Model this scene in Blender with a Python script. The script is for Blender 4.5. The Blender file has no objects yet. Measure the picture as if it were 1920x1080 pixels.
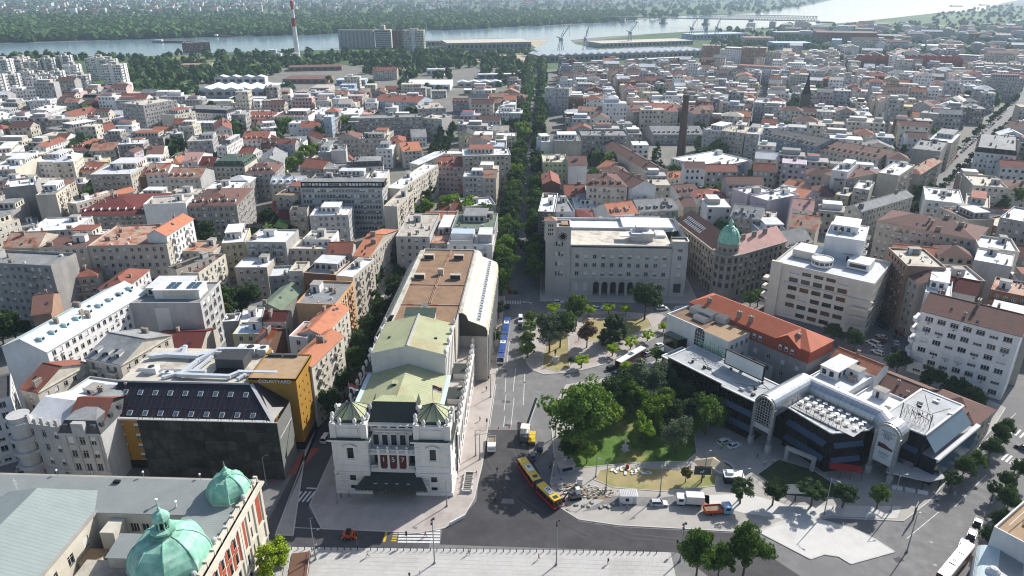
import bpy, math, random
import numpy as np
R = math.radians
rnd = random.Random(7)
SC = bpy.context.scene
COL = SC.collection
# ---------------------------------------------------------------- camera, sky, sun, exposure
cam = bpy.data.cameras.new('camera'); cam.sensor_width = 36; cam.lens = 24.956; cam.clip_start = 1; cam.clip_end = 30000
camo = bpy.data.objects.new('camera', cam); COL.objects.link(camo); SC.camera = camo
camo.location = (0, 0, 122); camo.rotation_euler = (R(90 - 23.2194), 0, R(2.4118))
SUN_AZ, SUN_EL = 43.0, 36.0            # degrees clockwise from +Y, above the horizon
wd = bpy.data.worlds.new('World'); SC.world = wd; wd.use_nodes = True
nt = wd.node_tree; bg = nt.nodes['Background']
sky = nt.nodes.new('ShaderNodeTexSky'); sky.sky_type = 'NISHITA'; sky.sun_disc = False
sky.sun_elevation = R(SUN_EL); sky.sun_rotation = R(SUN_AZ); sky.altitude = 200; sky.air_density = 1.0; sky.dust_density = 2.0; sky.ozone_density = 1.0
nt.links.new(sky.outputs[0], bg.inputs[0]); bg.inputs[1].default_value = 0.105
sl = bpy.data.lights.new('sun', 'SUN'); sl.energy = 4.5; sl.angle = R(0.55); sl.color = (1.0, 0.965, 0.91)
so = bpy.data.objects.new('sun', sl); COL.objects.link(so); so.location = (300, 300, 400)
so.rotation_euler = (R(90 - SUN_EL), 0, R(180 - SUN_AZ))
SC.view_settings.view_transform = 'Standard'; SC.view_settings.look = 'None'; SC.view_settings.exposure = 0.48; SC.view_settings.gamma = 1
SC.render.engine = 'CYCLES'; SC.cycles.use_denoising = True; SC.cycles.max_bounces = 5; SC.cycles.diffuse_bounces = 2; SC.cycles.glossy_bounces = 2
SC.cycles.transmission_bounces = 2; SC.cycles.transparent_max_bounces = 4; SC.cycles.volume_bounces = 0; SC.cycles.use_adaptive_sampling = True; SC.cycles.adaptive_threshold = 0.02
SC.cycles.sample_clamp_indirect = 6; SC.cycles.filter_width = 1.15
# ---------------------------------------------------------------- materials
def lin(h):
    o = []
    for i in (0, 2, 4):
        c = int(h[i:i+2], 16) / 255
        o.append(c / 12.92 if c < 0.04045 else ((c + 0.055) / 1.055) ** 2.4)
    return tuple(o)
MAT = {}
def mat(key, col, rough=0.85, var=0.12, scale=0.25, metal=0.0, streak=0.0, bump=0.0, bscale=3.0, seam=None, rand=0.0, spec=0.3, patch=None, emit=None):
    """col sRGB hex; var = blotch strength; streak = vertical run-off stains; seam = (spacing, depth, width) lines along object x or y; rand = per-object brightness"""
    m = bpy.data.materials.new(key); m.use_nodes = True; t = m.node_tree; N = t.nodes; L = t.links
    b = N['Principled BSDF']; b.inputs['Roughness'].default_value = rough; b.inputs['Metallic'].default_value = metal
    b.inputs['Specular IOR Level'].default_value = spec
    c = lin(col)
    geo = N.new('ShaderNodeNewGeometry'); tc = N.new('ShaderNodeTexCoord')
    n1 = N.new('ShaderNodeTexNoise'); n1.inputs['Scale'].default_value = scale; n1.inputs['Detail'].default_value = 6; n1.inputs['Roughness'].default_value = 0.65
    L.new(geo.outputs['Position'], n1.inputs['Vector'])
    mr = N.new('ShaderNodeMapRange'); mr.inputs[1].default_value = 0.3; mr.inputs[2].default_value = 0.7; mr.inputs[3].default_value = 1 - var; mr.inputs[4].default_value = 1 + var * 0.5
    L.new(n1.outputs[0], mr.inputs[0]); fac = mr.outputs[0]
    def mul(a, bb):
        q = N.new('ShaderNodeMath'); q.operation = 'MULTIPLY'; L.new(a, q.inputs[0])
        if isinstance(bb, float): q.inputs[1].default_value = bb
        else: L.new(bb, q.inputs[1])
        return q.outputs[0]
    if streak:
        mp = N.new('ShaderNodeMapping'); mp.inputs['Scale'].default_value = (0.6, 0.6, 0.09); L.new(geo.outputs['Position'], mp.inputs[0])
        n2 = N.new('ShaderNodeTexNoise'); n2.inputs['Scale'].default_value = 1.0; n2.inputs['Detail'].default_value = 4; L.new(mp.outputs[0], n2.inputs['Vector'])
        m2 = N.new('ShaderNodeMapRange'); m2.inputs[1].default_value = 0.42; m2.inputs[2].default_value = 0.68; m2.inputs[3].default_value = 1; m2.inputs[4].default_value = 1 - streak * 0.55
        L.new(n2.outputs[0], m2.inputs[0]); fac = mul(fac, m2.outputs[0])
    if rand:
        oi = N.new('ShaderNodeObjectInfo'); m3 = N.new('ShaderNodeMapRange'); m3.inputs[3].default_value = 1 - rand; m3.inputs[4].default_value = 1 + rand * 0.6
        L.new(oi.outputs['Random'], m3.inputs[0]); fac = mul(fac, m3.outputs[0])
    hgt = None
    if seam:
        sp, dp, wdt, ax = seam
        sx = N.new('ShaderNodeSeparateXYZ'); L.new(tc.outputs['Object'], sx.inputs[0])
        q = N.new('ShaderNodeMath'); q.operation = 'FRACT'; d = mul(sx.outputs['XYZ'.index(ax)], 1.0 / sp); L.new(d, q.inputs[0])
        g = N.new('ShaderNodeMath'); g.operation = 'LESS_THAN'; L.new(q.outputs[0], g.inputs[0]); g.inputs[1].default_value = wdt
        m4 = N.new('ShaderNodeMapRange'); m4.inputs[3].default_value = 1; m4.inputs[4].default_value = 1 - dp; L.new(g.outputs[0], m4.inputs[0]); fac = mul(fac, m4.outputs[0])
    vs = N.new('ShaderNodeVectorMath'); vs.operation = 'SCALE'; vs.inputs[0].default_value = c; L.new(fac, vs.inputs['Scale'])
    outc = vs.outputs[0]
    if patch:
        pc, ps, lo, hi = patch
        n3 = N.new('ShaderNodeTexNoise'); n3.inputs['Scale'].default_value = ps; n3.inputs['Detail'].default_value = 5; n3.inputs['Roughness'].default_value = 0.6; L.new(geo.outputs['Position'], n3.inputs['Vector'])
        m5 = N.new('ShaderNodeMapRange'); m5.inputs[1].default_value = lo; m5.inputs[2].default_value = hi; L.new(n3.outputs[0], m5.inputs[0])
        mx = N.new('ShaderNodeMix'); mx.data_type = 'RGBA'; L.new(m5.outputs[0], mx.inputs['Factor']); L.new(outc, mx.inputs[6]); mx.inputs[7].default_value = lin(pc) + (1,)
        outc = mx.outputs[2]
    L.new(outc, b.inputs['Base Color'])
    if bump:
        n4 = N.new('ShaderNodeTexNoise'); n4.inputs['Scale'].default_value = bscale; n4.inputs['Detail'].default_value = 4; L.new(geo.outputs['Position'], n4.inputs['Vector'])
        bp = N.new('ShaderNodeBump'); bp.inputs['Strength'].default_value = bump; bp.inputs['Distance'].default_value = 0.2; L.new(n4.outputs[0], bp.inputs['Height']); L.new(bp.outputs[0], b.inputs['Normal'])
    if emit: b.inputs['Emission Color'].default_value = lin(emit[0]) + (1,); b.inputs['Emission Strength'].default_value = emit[1]
    MAT[key] = m; return m
def wallm(k, c, st=0.22, v=0.16, **kw): mat('w_' + k, c, 0.9, v, 0.12, streak=st, rand=0.1, bump=0.15, bscale=2, **kw)
wallm('white', 'e0dfdd', 0.12); wallm('cream', 'd3ccbd'); wallm('beige', 'bfb7aa'); wallm('grey', 'aaa8a5'); wallm('dgrey', '9f9c98', 0.3, 0.2)
wallm('lgrey', 'b9b8b6'); wallm('pink', 'cdb3ae'); wallm('yellow', 'cdc39f'); wallm('lblue', 'b4c0cc'); wallm('brick', '80604f', 0.25, 0.25)
wallm('mauve', 'b9adb5'); wallm('green', 'c2c59b'); wallm('tan', 'c79f76'); wallm('brown', 'a08470', 0.2); wallm('stone', 'a09a91', 0.25, 0.18); wallm('ptt', 'bcb8b2', 0.12); wallm('theatre', 'dedad5', 0.14, 0.1)
wallm('cream2', 'e2d9c9', 0.14); wallm('dark', '5a564f', 0.3, 0.2); wallm('blue', '8f9aa6')
def roofm(k, c, **kw): mat('r_' + k, c, kw.pop('rough', 0.85), kw.pop('var', 0.22), kw.pop('scale', 0.3), rand=kw.pop('rand', 0.18), bump=kw.pop('bump', 0.3), bscale=kw.pop('bscale', 2.5), **kw)
roofm('red', '935c4d', patch=('7a5246', 0.22, 0.48, 0.7)); roofm('orange', 'bd7d5f', patch=('96604c', 0.3, 0.5, 0.75)); roofm('brown', '75564d', patch=('5c4c48', 0.3, 0.48, 0.7))
roofm('dred', '6a3431', patch=('4d2c2a', 0.3, 0.5, 0.75)); roofm('pink', 'c49c93'); roofm('rust', 'a98f7e', patch=('9a5233', 0.25, 0.48, 0.62)); roofm('white', 'dfe0e2', var=0.14, patch=('b4b3ae', 0.15, 0.52, 0.72))
roofm('beige', 'c6bfb1', patch=('8d857a', 0.2, 0.5, 0.72)); roofm('grey', '8d8f90', patch=('74736f', 0.2, 0.5, 0.7)); roofm('dgrey', '4f5052'); roofm('tan', 'a98f70', patch=('8f7a60', 0.3, 0.55, 0.75)); roofm('teal', 'd2e0df', var=0.1)
roofm('green', '6f7d6b'); roofm('black', '2b2a2c'); roofm('lblue', 'bccbd8', var=0.1); roofm('dgreen', '4a5c50'); roofm('brownflat', '8a6f57', patch=('75604d', 0.25, 0.5, 0.7))
mat('glass', '1b2127', 0.12, 0.1, spec=0.6); mat('glass2', '39424c', 0.15, 0.2, spec=0.6); mat('blind', 'd5d5d2', 0.7, 0.06); mat('frame', 'd8d8d6', 0.6, 0.05); mat('dframe', '5b4738', 0.7, 0.1)
mat('shutter', '6b4f40', 0.8, 0.15); mat('ac', 'd4d4d0', 0.5, 0.06); mat('metal', 'a9adb1', 0.4, 0.1, metal=0.5); mat('dmetal', '3c3f42', 0.5, 0.15, metal=0.3); mat('chim', '96897d', 0.9, 0.2, streak=0.2); mat('pole', '8b8e8f', 0.5, 0.1)
mat('white', 'e2e2e0', 0.6, 0.05); mat('black', '1c1c1d', 0.6, 0.1); mat('concrete', 'a39f97', 0.9, 0.2, streak=0.2)
mat('asphalt', '7c7b7a', 0.9, 0.28, 0.3, bump=0.2, bscale=6, patch=('727171', 0.05, 0.48, 0.6)); mat('asphalt_new', '4a494b', 0.85, 0.3, 0.25, bump=0.2, bscale=8, patch=('3d3c3e', 0.09, 0.45, 0.65)); mat('asphalt_mid', '565658', 0.9, 0.25, 0.2, patch=('48484b', 0.1, 0.45, 0.65)); mat('stack', '5e5047', 0.9, 0.2, 0.3, streak=0.3); mat('pave', 'aaa59e', 0.9, 0.14, 0.3, patch=('969189', 0.15, 0.5, 0.7))
mat('pave_pink', 'aea6a0', 0.9, 0.14, 0.3, patch=('9b8f88', 0.12, 0.5, 0.7)); mat('pave_white', 'c9c7c2', 0.9, 0.08, 0.4, patch=('b3b0aa', 0.12, 0.55, 0.75)); mat('slab', 'b7b5b1', 0.9, 0.1, 0.3, rand=0.03, patch=('a4a19c', 0.12, 0.5, 0.7)); mat('paint', 'd4d4d2', 0.8, 0.3, 1.2); mat('yellowpaint', 'c9a83c', 0.8, 0.2, 1.2)
mat('redpave', '9c5a50', 0.9, 0.15, 0.4); mat('kerb', 'bcb9b3', 0.9, 0.12, 0.5); mat('soil', '8b7b66', 0.95, 0.25, 0.4); mat('ground', '7d7a74', 0.95, 0.25, 0.05, patch=('6f7563', 0.02, 0.5, 0.7)); mat('sand', 'b3a88f', 0.95, 0.2, 0.02)
mat('shrub', '3e4c2d', 0.95, 0.4, 0.5, bump=0.6, bscale=3); roofm('mall', 'b4b7b8', patch=('9c9d9b', 0.2, 0.48, 0.68)); mat('lawn', '57742f', 0.95, 0.35, 0.2, patch=('9a9058', 0.09, 0.52, 0.66), bump=0.4, bscale=8); mat('drylawn', 'a2946a', 0.95, 0.25, 0.15, patch=('7d8449', 0.12, 0.5, 0.65), bump=0.4, bscale=8)  # shrub: hedge and shaded grass in one dark green, shade put into the colour
mat('farland', '4a6339', 0.95, 0.35, 0.004, patch=('7a7f58', 0.002, 0.55, 0.62))
mat('copper', '90c9b2', 0.55, 0.16, 0.25, streak=0.75, spec=0.4, patch=('a9cbb9', 0.4, 0.5, 0.7)); mat('trunk', '5d5045', 0.95, 0.2, 2)
def leafm(k, c, v=0.35):
    m = mat('l_' + k, c, 0.8, v, 0.5, rand=0.25, spec=0.2); t = m.node_tree; N = t.nodes; b = N['Principled BSDF']
    tr = N.new('ShaderNodeBsdfTranslucent'); mx = N.new('ShaderNodeMixShader'); mx.inputs[0].default_value = 0.28
    src = b.inputs['Base Color'].links[0].from_socket; t.links.new(src, tr.inputs[0]); t.links.new(b.outputs[0], mx.inputs[1]); t.links.new(tr.outputs[0], mx.inputs[2]); t.links.new(mx.outputs[0], N['Material Output'].inputs[0])
leafm('dark', '465e33'); leafm('mid', '607d33'); leafm('light', '7f9d38'); leafm('lime', 'a9c431'); leafm('grey', '6f7d5f'); leafm('brown', '87705a'); leafm('far', '52703f'); leafm('autumn', '6f6a33')
# ---------------------------------------------------------------- mesh helpers
class MB:
    def __init__(s): s.v = []; s.f = []; s.m = []
    def q(s, pts, m):
        n = len(s.v); s.v.extend(pts); s.f.append(tuple(range(n, n + len(pts)))); s.m.append(m); return s
    def box(s, x0, y0, z0, x1, y1, z1, m, top=None, bot=True):
        n = len(s.v); s.v += [(x0,y0,z0),(x1,y0,z0),(x1,y1,z0),(x0,y1,z0),(x0,y0,z1),(x1,y0,z1),(x1,y1,z1),(x0,y1,z1)]
        F = [(0,1,5,4),(1,2,6,5),(2,3,7,6),(3,0,4,7),(4,5,6,7)] + ([(3,2,1,0)] if bot else [])
        for i, f in enumerate(F): s.f.append(tuple(n + k for k in f)); s.m.append(top if (top and i == 4) else m)
        return s
    def prism(s, P, z0, z1, m, top=None, cap=True):
        k = len(P); n = len(s.v); s.v += [(x, y, z0) for x, y in P] + [(x, y, z1) for x, y in P]
        for i in range(k): j = (i + 1) % k; s.f.append((n+i, n+j, n+k+j, n+k+i)); s.m.append(m)
        if cap: s.f.append(tuple(range(n+k, n+2*k))); s.m.append(top or m)
        return s
    def lathe(s, prof, m, cx=0, cy=0, n=12, a0=0.0, a1=2*math.pi, sx=1, sy=1):
        full = abs(a1 - a0 - 2*math.pi) < 1e-6; k = n if full else n + 1; b = len(s.v)
        for r, z in prof:
            for i in range(k):
                a = a0 + (a1 - a0) * i / n; s.v.append((cx + sx*r*math.cos(a), cy + sy*r*math.sin(a), z))
        for j in range(len(prof) - 1):
            for i in range(n):
                i2 = (i + 1) % k; s.f.append((b+j*k+i, b+j*k+i2, b+(j+1)*k+i2, b+(j+1)*k+i)); s.m.append(m)
        if full and prof[-1][0] > 0.01: s.f.append(tuple(b+(len(prof)-1)*k+i for i in range(k))); s.m.append(m)
        return s
    def tube(s, pts, r, m, n=5):
        b = len(s.v); P = [np.array(p, float) for p in pts]
        for i, p in enumerate(P):
            d = P[min(i+1, len(P)-1)] - P[max(i-1, 0)]; d /= np.linalg.norm(d) + 1e-9
            u = np.cross(d, (0,0,1)) if abs(d[2]) < 0.9 else np.cross(d, (1,0,0)); u /= np.linalg.norm(u); w = np.cross(d, u)
            rr = r[i] if isinstance(r, (list, tuple)) else r
            for k in range(n): a = 2*math.pi*k/n; s.v.append(tuple(p + rr*(u*math.cos(a) + w*math.sin(a))))
        for i in range(len(P) - 1):
            for k in range(n): k2 = (k+1) % n; s.f.append((b+i*n+k, b+i*n+k2, b+(i+1)*n+k2, b+(i+1)*n+k)); s.m.append(m)
        s.f.append(tuple(b+k for k in range(n))[::-1]); s.m.append(m); s.f.append(tuple(b+(len(P)-1)*n+k for k in range(n))); s.m.append(m)
        return s
    def bar(s, a, b, w, m, h=None):
        a = np.array(a, float); b = np.array(b, float); d = b - a; d /= np.linalg.norm(d)
        u = np.cross(d, (0,0,1)) if abs(d[2]) < 0.95 else np.array((1.,0,0)); u /= np.linalg.norm(u); v = np.cross(u, d); h = h or w
        n = len(s.v)
        for p in (a, b):
            for i, j in ((-1,-1),(1,-1),(1,1),(-1,1)): s.v.append(tuple(p + u*i*w/2 + v*j*h/2))
        for f in ((0,1,5,4),(1,2,6,5),(2,3,7,6),(3,0,4,7),(0,3,2,1),(4,5,6,7)): s.f.append(tuple(n+k for k in f)); s.m.append(m)
        return s
    def ico(s, c, r, m, sz=1.0, n=6, k=3):
        s.lathe([(max(0.02, r*math.sin(math.pi*i/k)), c[2] - sz*r*math.cos(math.pi*i/k)) for i in range(k+1)], m, c[0], c[1], n); return s
    def merge(s, o, x=0, y=0, z=0, rot=0):
        c, sn = math.cos(rot), math.sin(rot); n = len(s.v)
        s.v += [(x + a*c - b*sn, y + a*sn + b*c, z + d) for a, b, d in o.v]; s.f += [tuple(n+k for k in f) for f in o.f]; s.m += o.m; return s
    def mesh(s, name, smooth=False):
        me = bpy.data.meshes.new(name); me.from_pydata(s.v, [], s.f); ks = []
        for k in s.m:
            if k not in ks: ks.append(k)
        for k in ks: me.materials.append(MAT[k])
        if len(ks) > 1: me.polygons.foreach_set('material_index', np.array([ks.index(k) for k in s.m], dtype=np.int32))
        if smooth: me.polygons.foreach_set('use_smooth', np.ones(len(s.f), dtype=bool))
        me.update(); return me
    def obj(s, name, parent=None, loc=(0,0,0), rz=0, smooth=False, kind=None):
        return link(name, s.mesh(name, smooth), parent, loc, rz, kind)
def link(name, me, parent=None, loc=(0,0,0), rz=0, kind=None):
    o = bpy.data.objects.new(name, me); COL.objects.link(o); o.parent = parent; o.location = loc
    if rz: o.rotation_euler = (0, 0, rz)
    if kind: o['kind'] = kind
    return o
def tag(o, label, cat, group=None):
    o['label'] = label; o['category'] = cat
    if group: o['group'] = group
    return o
def thing(name, label, cat, loc=(0,0,0), rz=0, group=None):
    o = bpy.data.objects.new(name, None); COL.objects.link(o); o.location = loc; o.rotation_euler = (0,0,rz); o.empty_display_size = 0.5
    return tag(o, label, cat, group)
def dup(o, loc, rz, label, group=None, scale=None, parent=None):
    c = o.copy(); COL.objects.link(c); c.parent = parent
    if parent is None: c.location = loc; c.rotation_euler = (0,0,rz); tag(c, label, o['category'], group or o.get('group'))
    if scale: c.scale = scale
    for ch in o.children: dup(ch, None, None, None, parent=c)
    return c
ORD = 'nearest,second,third,fourth,fifth,sixth,seventh,eighth,ninth,tenth,eleventh,twelfth,thirteenth,fourteenth,fifteenth,sixteenth,seventeenth,eighteenth,nineteenth'.split(',')
TENS = {2:'twent',3:'thirt',4:'fort',5:'fift',6:'sixt',7:'sevent',8:'eight',9:'ninet'}
def ordw(i):      # 0 -> first
    n = i + 1
    if n == 1: return 'first'
    if n < 20: return ORD[n-1]
    if n >= 100: return ('hundred-and-' + ordw(n-101)) if n > 100 else 'hundredth'
    return TENS[n//10] + ('ieth' if n % 10 == 0 else 'y-' + ordw(n % 10 - 1))
NUMW = 'no one two three four five six seven eight nine ten eleven twelve thirteen fourteen'.split()
def flat(name, P, z, m, kind='structure', parent=None, thick=0.0):
    mb = MB()
    if thick: mb.prism(P, z - thick, z, m)
    else: mb.q([(x, y, z) for x, y in P], m)
    return mb.obj(name, parent, kind=kind)
# ---------------------------------------------------------------- facade with real openings
def facade(mb, O, U, W, z0, z1, cols, rows, m, dep=0.22):
    """wall face from O along U (left to right seen from outside); recessed openings at cols x rows; returns openings"""
    ox, oy = O; ux, uy = U; nx, ny = uy, -ux
    def p(a, z, d=0): return (ox + ux*a - nx*d, oy + uy*a - ny*d, z)
    x = 0; out = []
    for c0, c1 in cols:
        if c0 > x + 1e-4: mb.q([p(x,z0), p(c0,z0), p(c0,z1), p(x,z1)], m)
        z = z0
        for r0, r1 in rows:
            if r0 > z + 1e-4: mb.q([p(c0,z), p(c1,z), p(c1,r0), p(c0,r0)], m)
            mb.q([p(c0,r0), p(c1,r0), p(c1,r0,dep), p(c0,r0,dep)], m); mb.q([p(c0,r1,dep), p(c1,r1,dep), p(c1,r1), p(c0,r1)], m)
            mb.q([p(c0,r0), p(c0,r0,dep), p(c0,r1,dep), p(c0,r1)], m); mb.q([p(c1,r0,dep), p(c1,r0), p(c1,r1), p(c1,r1,dep)], m)
            out.append((p((c0+c1)/2, r0, dep), c1-c0, r1-r0)); z = r1
        if z1 > z + 1e-4: mb.q([p(c0,z), p(c1,z), p(c1,z1), p(c0,z1)], m)
        x = c1
    if W > x + 1e-4: mb.q([p(x,z0), p(W,z0), p(W,z1), p(x,z1)], m)
    return out
def winmb(w, h, var, fr='frame', dep=0.2):
    """window in its opening, local: x centred, z up from 0, y = 0 back of the opening, -y outward"""
    mb = MB(); a = w/2; g = 'glass2' if var % 3 == 0 else 'glass'
    mb.q([(-a,0,0),(a,0,0),(a,0,h),(-a,0,h)], g)
    t = 0.09; y = -0.05
    def r(x0, z0, x1, z1, mm=fr, yy=y): mb.q([(x0,yy,z0),(x1,yy,z0),(x1,yy,z1),(x0,yy,z1)], mm)
    r(-a,0,a,t); r(-a,h-t,a,h); r(-a,t,-a+t,h-t); r(a-t,t,a,h-t)
    n = max(1, round(w/0.75))
    for i in range(1, n): x = -a + w*i/n; r(x-t/2, t, x+t/2, h-t)
    if h > 1.4 and var % 2: r(-a+t, h*0.68, a-t, h*0.68+t)
    if var in (3, 4): r(-a, h*0.45, a, h, 'blind', -0.09)
    if var == 5: r(-a, 0.03, a, h, 'blind', -0.09)
    if var == 6: r(-a, 0.03, a, h, 'shutter', -0.09)
    mb.box(-a-0.06, -dep-0.1, -0.07, a+0.06, -0.02, 0.0, 'concrete' if fr != 'dframe' else 'concrete', bot=False)
    return mb
WINC = {}
def winobj(parent, pos, w, h, rz, var, fr='frame', name='window'):
    k = (round(w,2), round(h,2), var, fr)
    if k not in WINC: WINC[k] = winmb(w, h, var, fr).mesh('window')
    return link(name, WINC[k], parent, pos, rz)
def grid(W, n, w, mar=1.0):
    if n <= 0: return []
    s = (W - 2*mar) / n
    w = min(w, s*0.8)
    return [(mar + s*(i+0.5) - w/2, mar + s*(i+0.5) + w/2) for i in range(n)]
# ---------------------------------------------------------------- generic buildings
LAND = {}          # landmark name -> (x, y)
BUILT = []         # (x, y, w, d, rot) footprints
PENDING = []       # buildings waiting for their label
WN = {'white':'white','cream':'cream','cream2':'cream','beige':'beige','grey':'grey','dgrey':'dark grey','lgrey':'pale grey','pink':'pink','yellow':'yellow','lblue':'pale blue','brick':'brick-brown','mauve':'mauve','green':'pale green','tan':'tan','brown':'brown','stone':'stone-grey','dark':'dark','blue':'blue-grey'}
RN = {'red':'red','orange':'orange','brown':'brown','dred':'dark red','pink':'pink','rust':'rust-streaked','white':'white','beige':'beige','grey':'grey','dgrey':'dark grey','tan':'tan','teal':'pale teal','green':'grey-green','black':'black','lblue':'pale blue','dgreen':'dark green','brownflat':'brown'}
TN = {'f':'flat','g':'gabled','y':'gabled','h':'hipped','m':'mansard','s':'sloping'}
def roofparts(w, d, h, typ, c, wallk, mw, mr, rn, lod):
    """adds gable walls to mw and the roof to mr; returns function height(x, y)"""
    ov = 0.45; k = 'r_' + c; wk = 'w_' + wallk
    if typ == 'f':
        t = 0.3; ph = rn.choice((0.35, 0.5, 0.7, 0.9))
        mr.q([(t,t,h-ph),(w-t,t,h-ph),(w-t,d-t,h-ph),(t,d-t,h-ph)], k)
        pk = wk if rn.random() < 0.6 else k
        for a, b in (((0,0),(w,t)), ((0,d-t),(w,d)), ((0,t),(t,d-t)), ((w-t,t),(w,d-t))):
            mw.q([(a[0],a[1],h),(b[0],a[1],h),(b[0],b[1],h),(a[0],b[1],h)], pk)
        mw.q([(t,t,h),(t,t,h-ph),(w-t,t,h-ph),(w-t,t,h)], wk); mw.q([(t,d-t,h-ph),(t,d-t,h),(w-t,d-t,h),(w-t,d-t,h-ph)], wk)
        mw.q([(t,t,h-ph),(t,t,h),(t,d-t,h),(t,d-t,h-ph)], wk); mw.q([(w-t,t,h),(w-t,t,h-ph),(w-t,d-t,h-ph),(w-t,d-t,h)], wk)
        return lambda x, y: h - ph
    if typ in 'gy':
        if typ == 'g':
            rh = min(3.6, d/2 * rn.uniform(0.42, 0.55))
            mr.q([(-ov,-ov,h-0.25),(w+ov,-ov,h-0.25),(w+ov,d/2,h+rh),(-ov,d/2,h+rh)], k); mr.q([(w+ov,d+ov,h-0.25),(-ov,d+ov,h-0.25),(-ov,d/2,h+rh),(w+ov,d/2,h+rh)], k)
            for x, s in ((0,1),(w,-1)): mw.q([(x,d,h),(x,0,h),(x,d/2,h+rh-0.15)][::s], wk)
            mr.box(-ov, d/2-0.15, h+rh-0.05, w+ov, d/2+0.15, h+rh+0.12, k, bot=False)
            return lambda x, y: h + rh * (1 - abs(y - d/2) / (d/2))
        rh = min(3.6, w/2 * rn.uniform(0.42, 0.55))
        mr.q([(-ov,d+ov,h-0.25),(-ov,-ov,h-0.25),(w/2,-ov,h+rh),(w/2,d+ov,h+rh)], k); mr.q([(w+ov,-ov,h-0.25),(w+ov,d+ov,h-0.25),(w/2,d+ov,h+rh),(w/2,-ov,h+rh)], k)
        for y, s in ((0,1),(d,-1)): mw.q([(0,y,h),(w,y,h),(w/2,y,h+rh-0.15)][::s], wk)
        mr.box(w/2-0.15, -ov, h+rh-0.05, w/2+0.15, d+ov, h+rh+0.12, k, bot=False)
        return lambda x, y: h + rh * (1 - abs(x - w/2) / (w/2))
    if typ == 'h':
        s = min(w, d)/2; rh = min(3.4, s * rn.uniform(0.42, 0.55)); e = h - 0.2
        if w >= d: a, b = (s, d/2), (w - s, d/2)
        else: a, b = (w/2, s), (w/2, d - s)
        A, B, C, D = (-ov,-ov,e), (w+ov,-ov,e), (w+ov,d+ov,e), (-ov,d+ov,e); P = a + (h+rh,); Q = b + (h+rh,)
        if w >= d: F = [[A,B,Q,P],[B,C,Q],[C,D,P,Q],[D,A,P]]
        else: F = [[A,B,P],[B,C,Q,P],[C,D,Q],[D,A,P,Q]]
        for f in F: mr.q(f, k)
        return lambda x, y: h + rh * min(1, min(x, w-x, y, d-y) / s)
    if typ == 'm':
        i = 1.3; mh = 3.0; tk = 'r_grey' if c in ('black', 'dgrey') else k
        o = [(-0.3,-0.3,h),(w+0.3,-0.3,h),(w+0.3,d+0.3,h),(-0.3,d+0.3,h)]; u = [(i,i,h+mh),(w-i,i,h+mh),(w-i,d-i,h+mh),(i,d-i,h+mh)]
        for j in range(4): mr.q([o[j], o[(j+1)%4], u[(j+1)%4], u[j]], k)
        c2 = (w/2, d/2, h+mh+1.0)
        for j in range(4): mr.q([u[j], u[(j+1)%4], c2], tk)
        return lambda x, y: h + mh + 0.3
    if typ == 's':
        rh = 1.2
        mr.q([(-ov,-ov,h),(w+ov,-ov,h),(w+ov,d+ov,h+rh),(-ov,d+ov,h+rh)], k); mw.q([(w,d,h),(0,d,h),(0,d,h+rh),(w,d,h+rh)], wk)
        mw.q([(w,0,h),(w,d,h),(w,d,h+rh)], wk); mw.q([(0,d,h),(0,0,h),(0,d,h+rh)], wk)
        return lambda x, y: h + rh*y/d
CH = {}
def chim_mesh(i):
    if i not in CH:
        mb = MB(); a, b, hh = ((0.35,0.3,1.2),(0.7,0.35,1.3),(1.1,0.4,1.4))[i]
        mb.box(-a,-b,-1.2,a,b,hh,'chim',bot=False); mb.box(-a-0.1,-b-0.1,hh,a+0.1,b+0.1,hh+0.14,'concrete')
        for x in ([0] if i == 0 else [-0.4,0.4] if i == 1 else [-0.75,0,0.75]): mb.lathe([(0.14,hh+0.14),(0.14,hh+0.5)],'r_red',x,0,6)
        CH[i] = mb
    return CH[i]
SHARED = {}
def shared(key, mbf):
    if key not in SHARED: SHARED[key] = mbf().mesh(key.split('#')[0])
    return SHARED[key]
def ac_mb():
    mb = MB(); mb.box(-0.45,-0.42,0,0.45,-0.06,0.65,'ac'); mb.lathe([(0.02,0),(0.24,0)],'dmetal',0,0,8)
    k = len(mb.v) - 16
    for i in range(k, len(mb.v)): x, y, z = mb.v[i]; mb.v[i] = (x - 0.1, -0.43, y + 0.33)
    return mb
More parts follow.
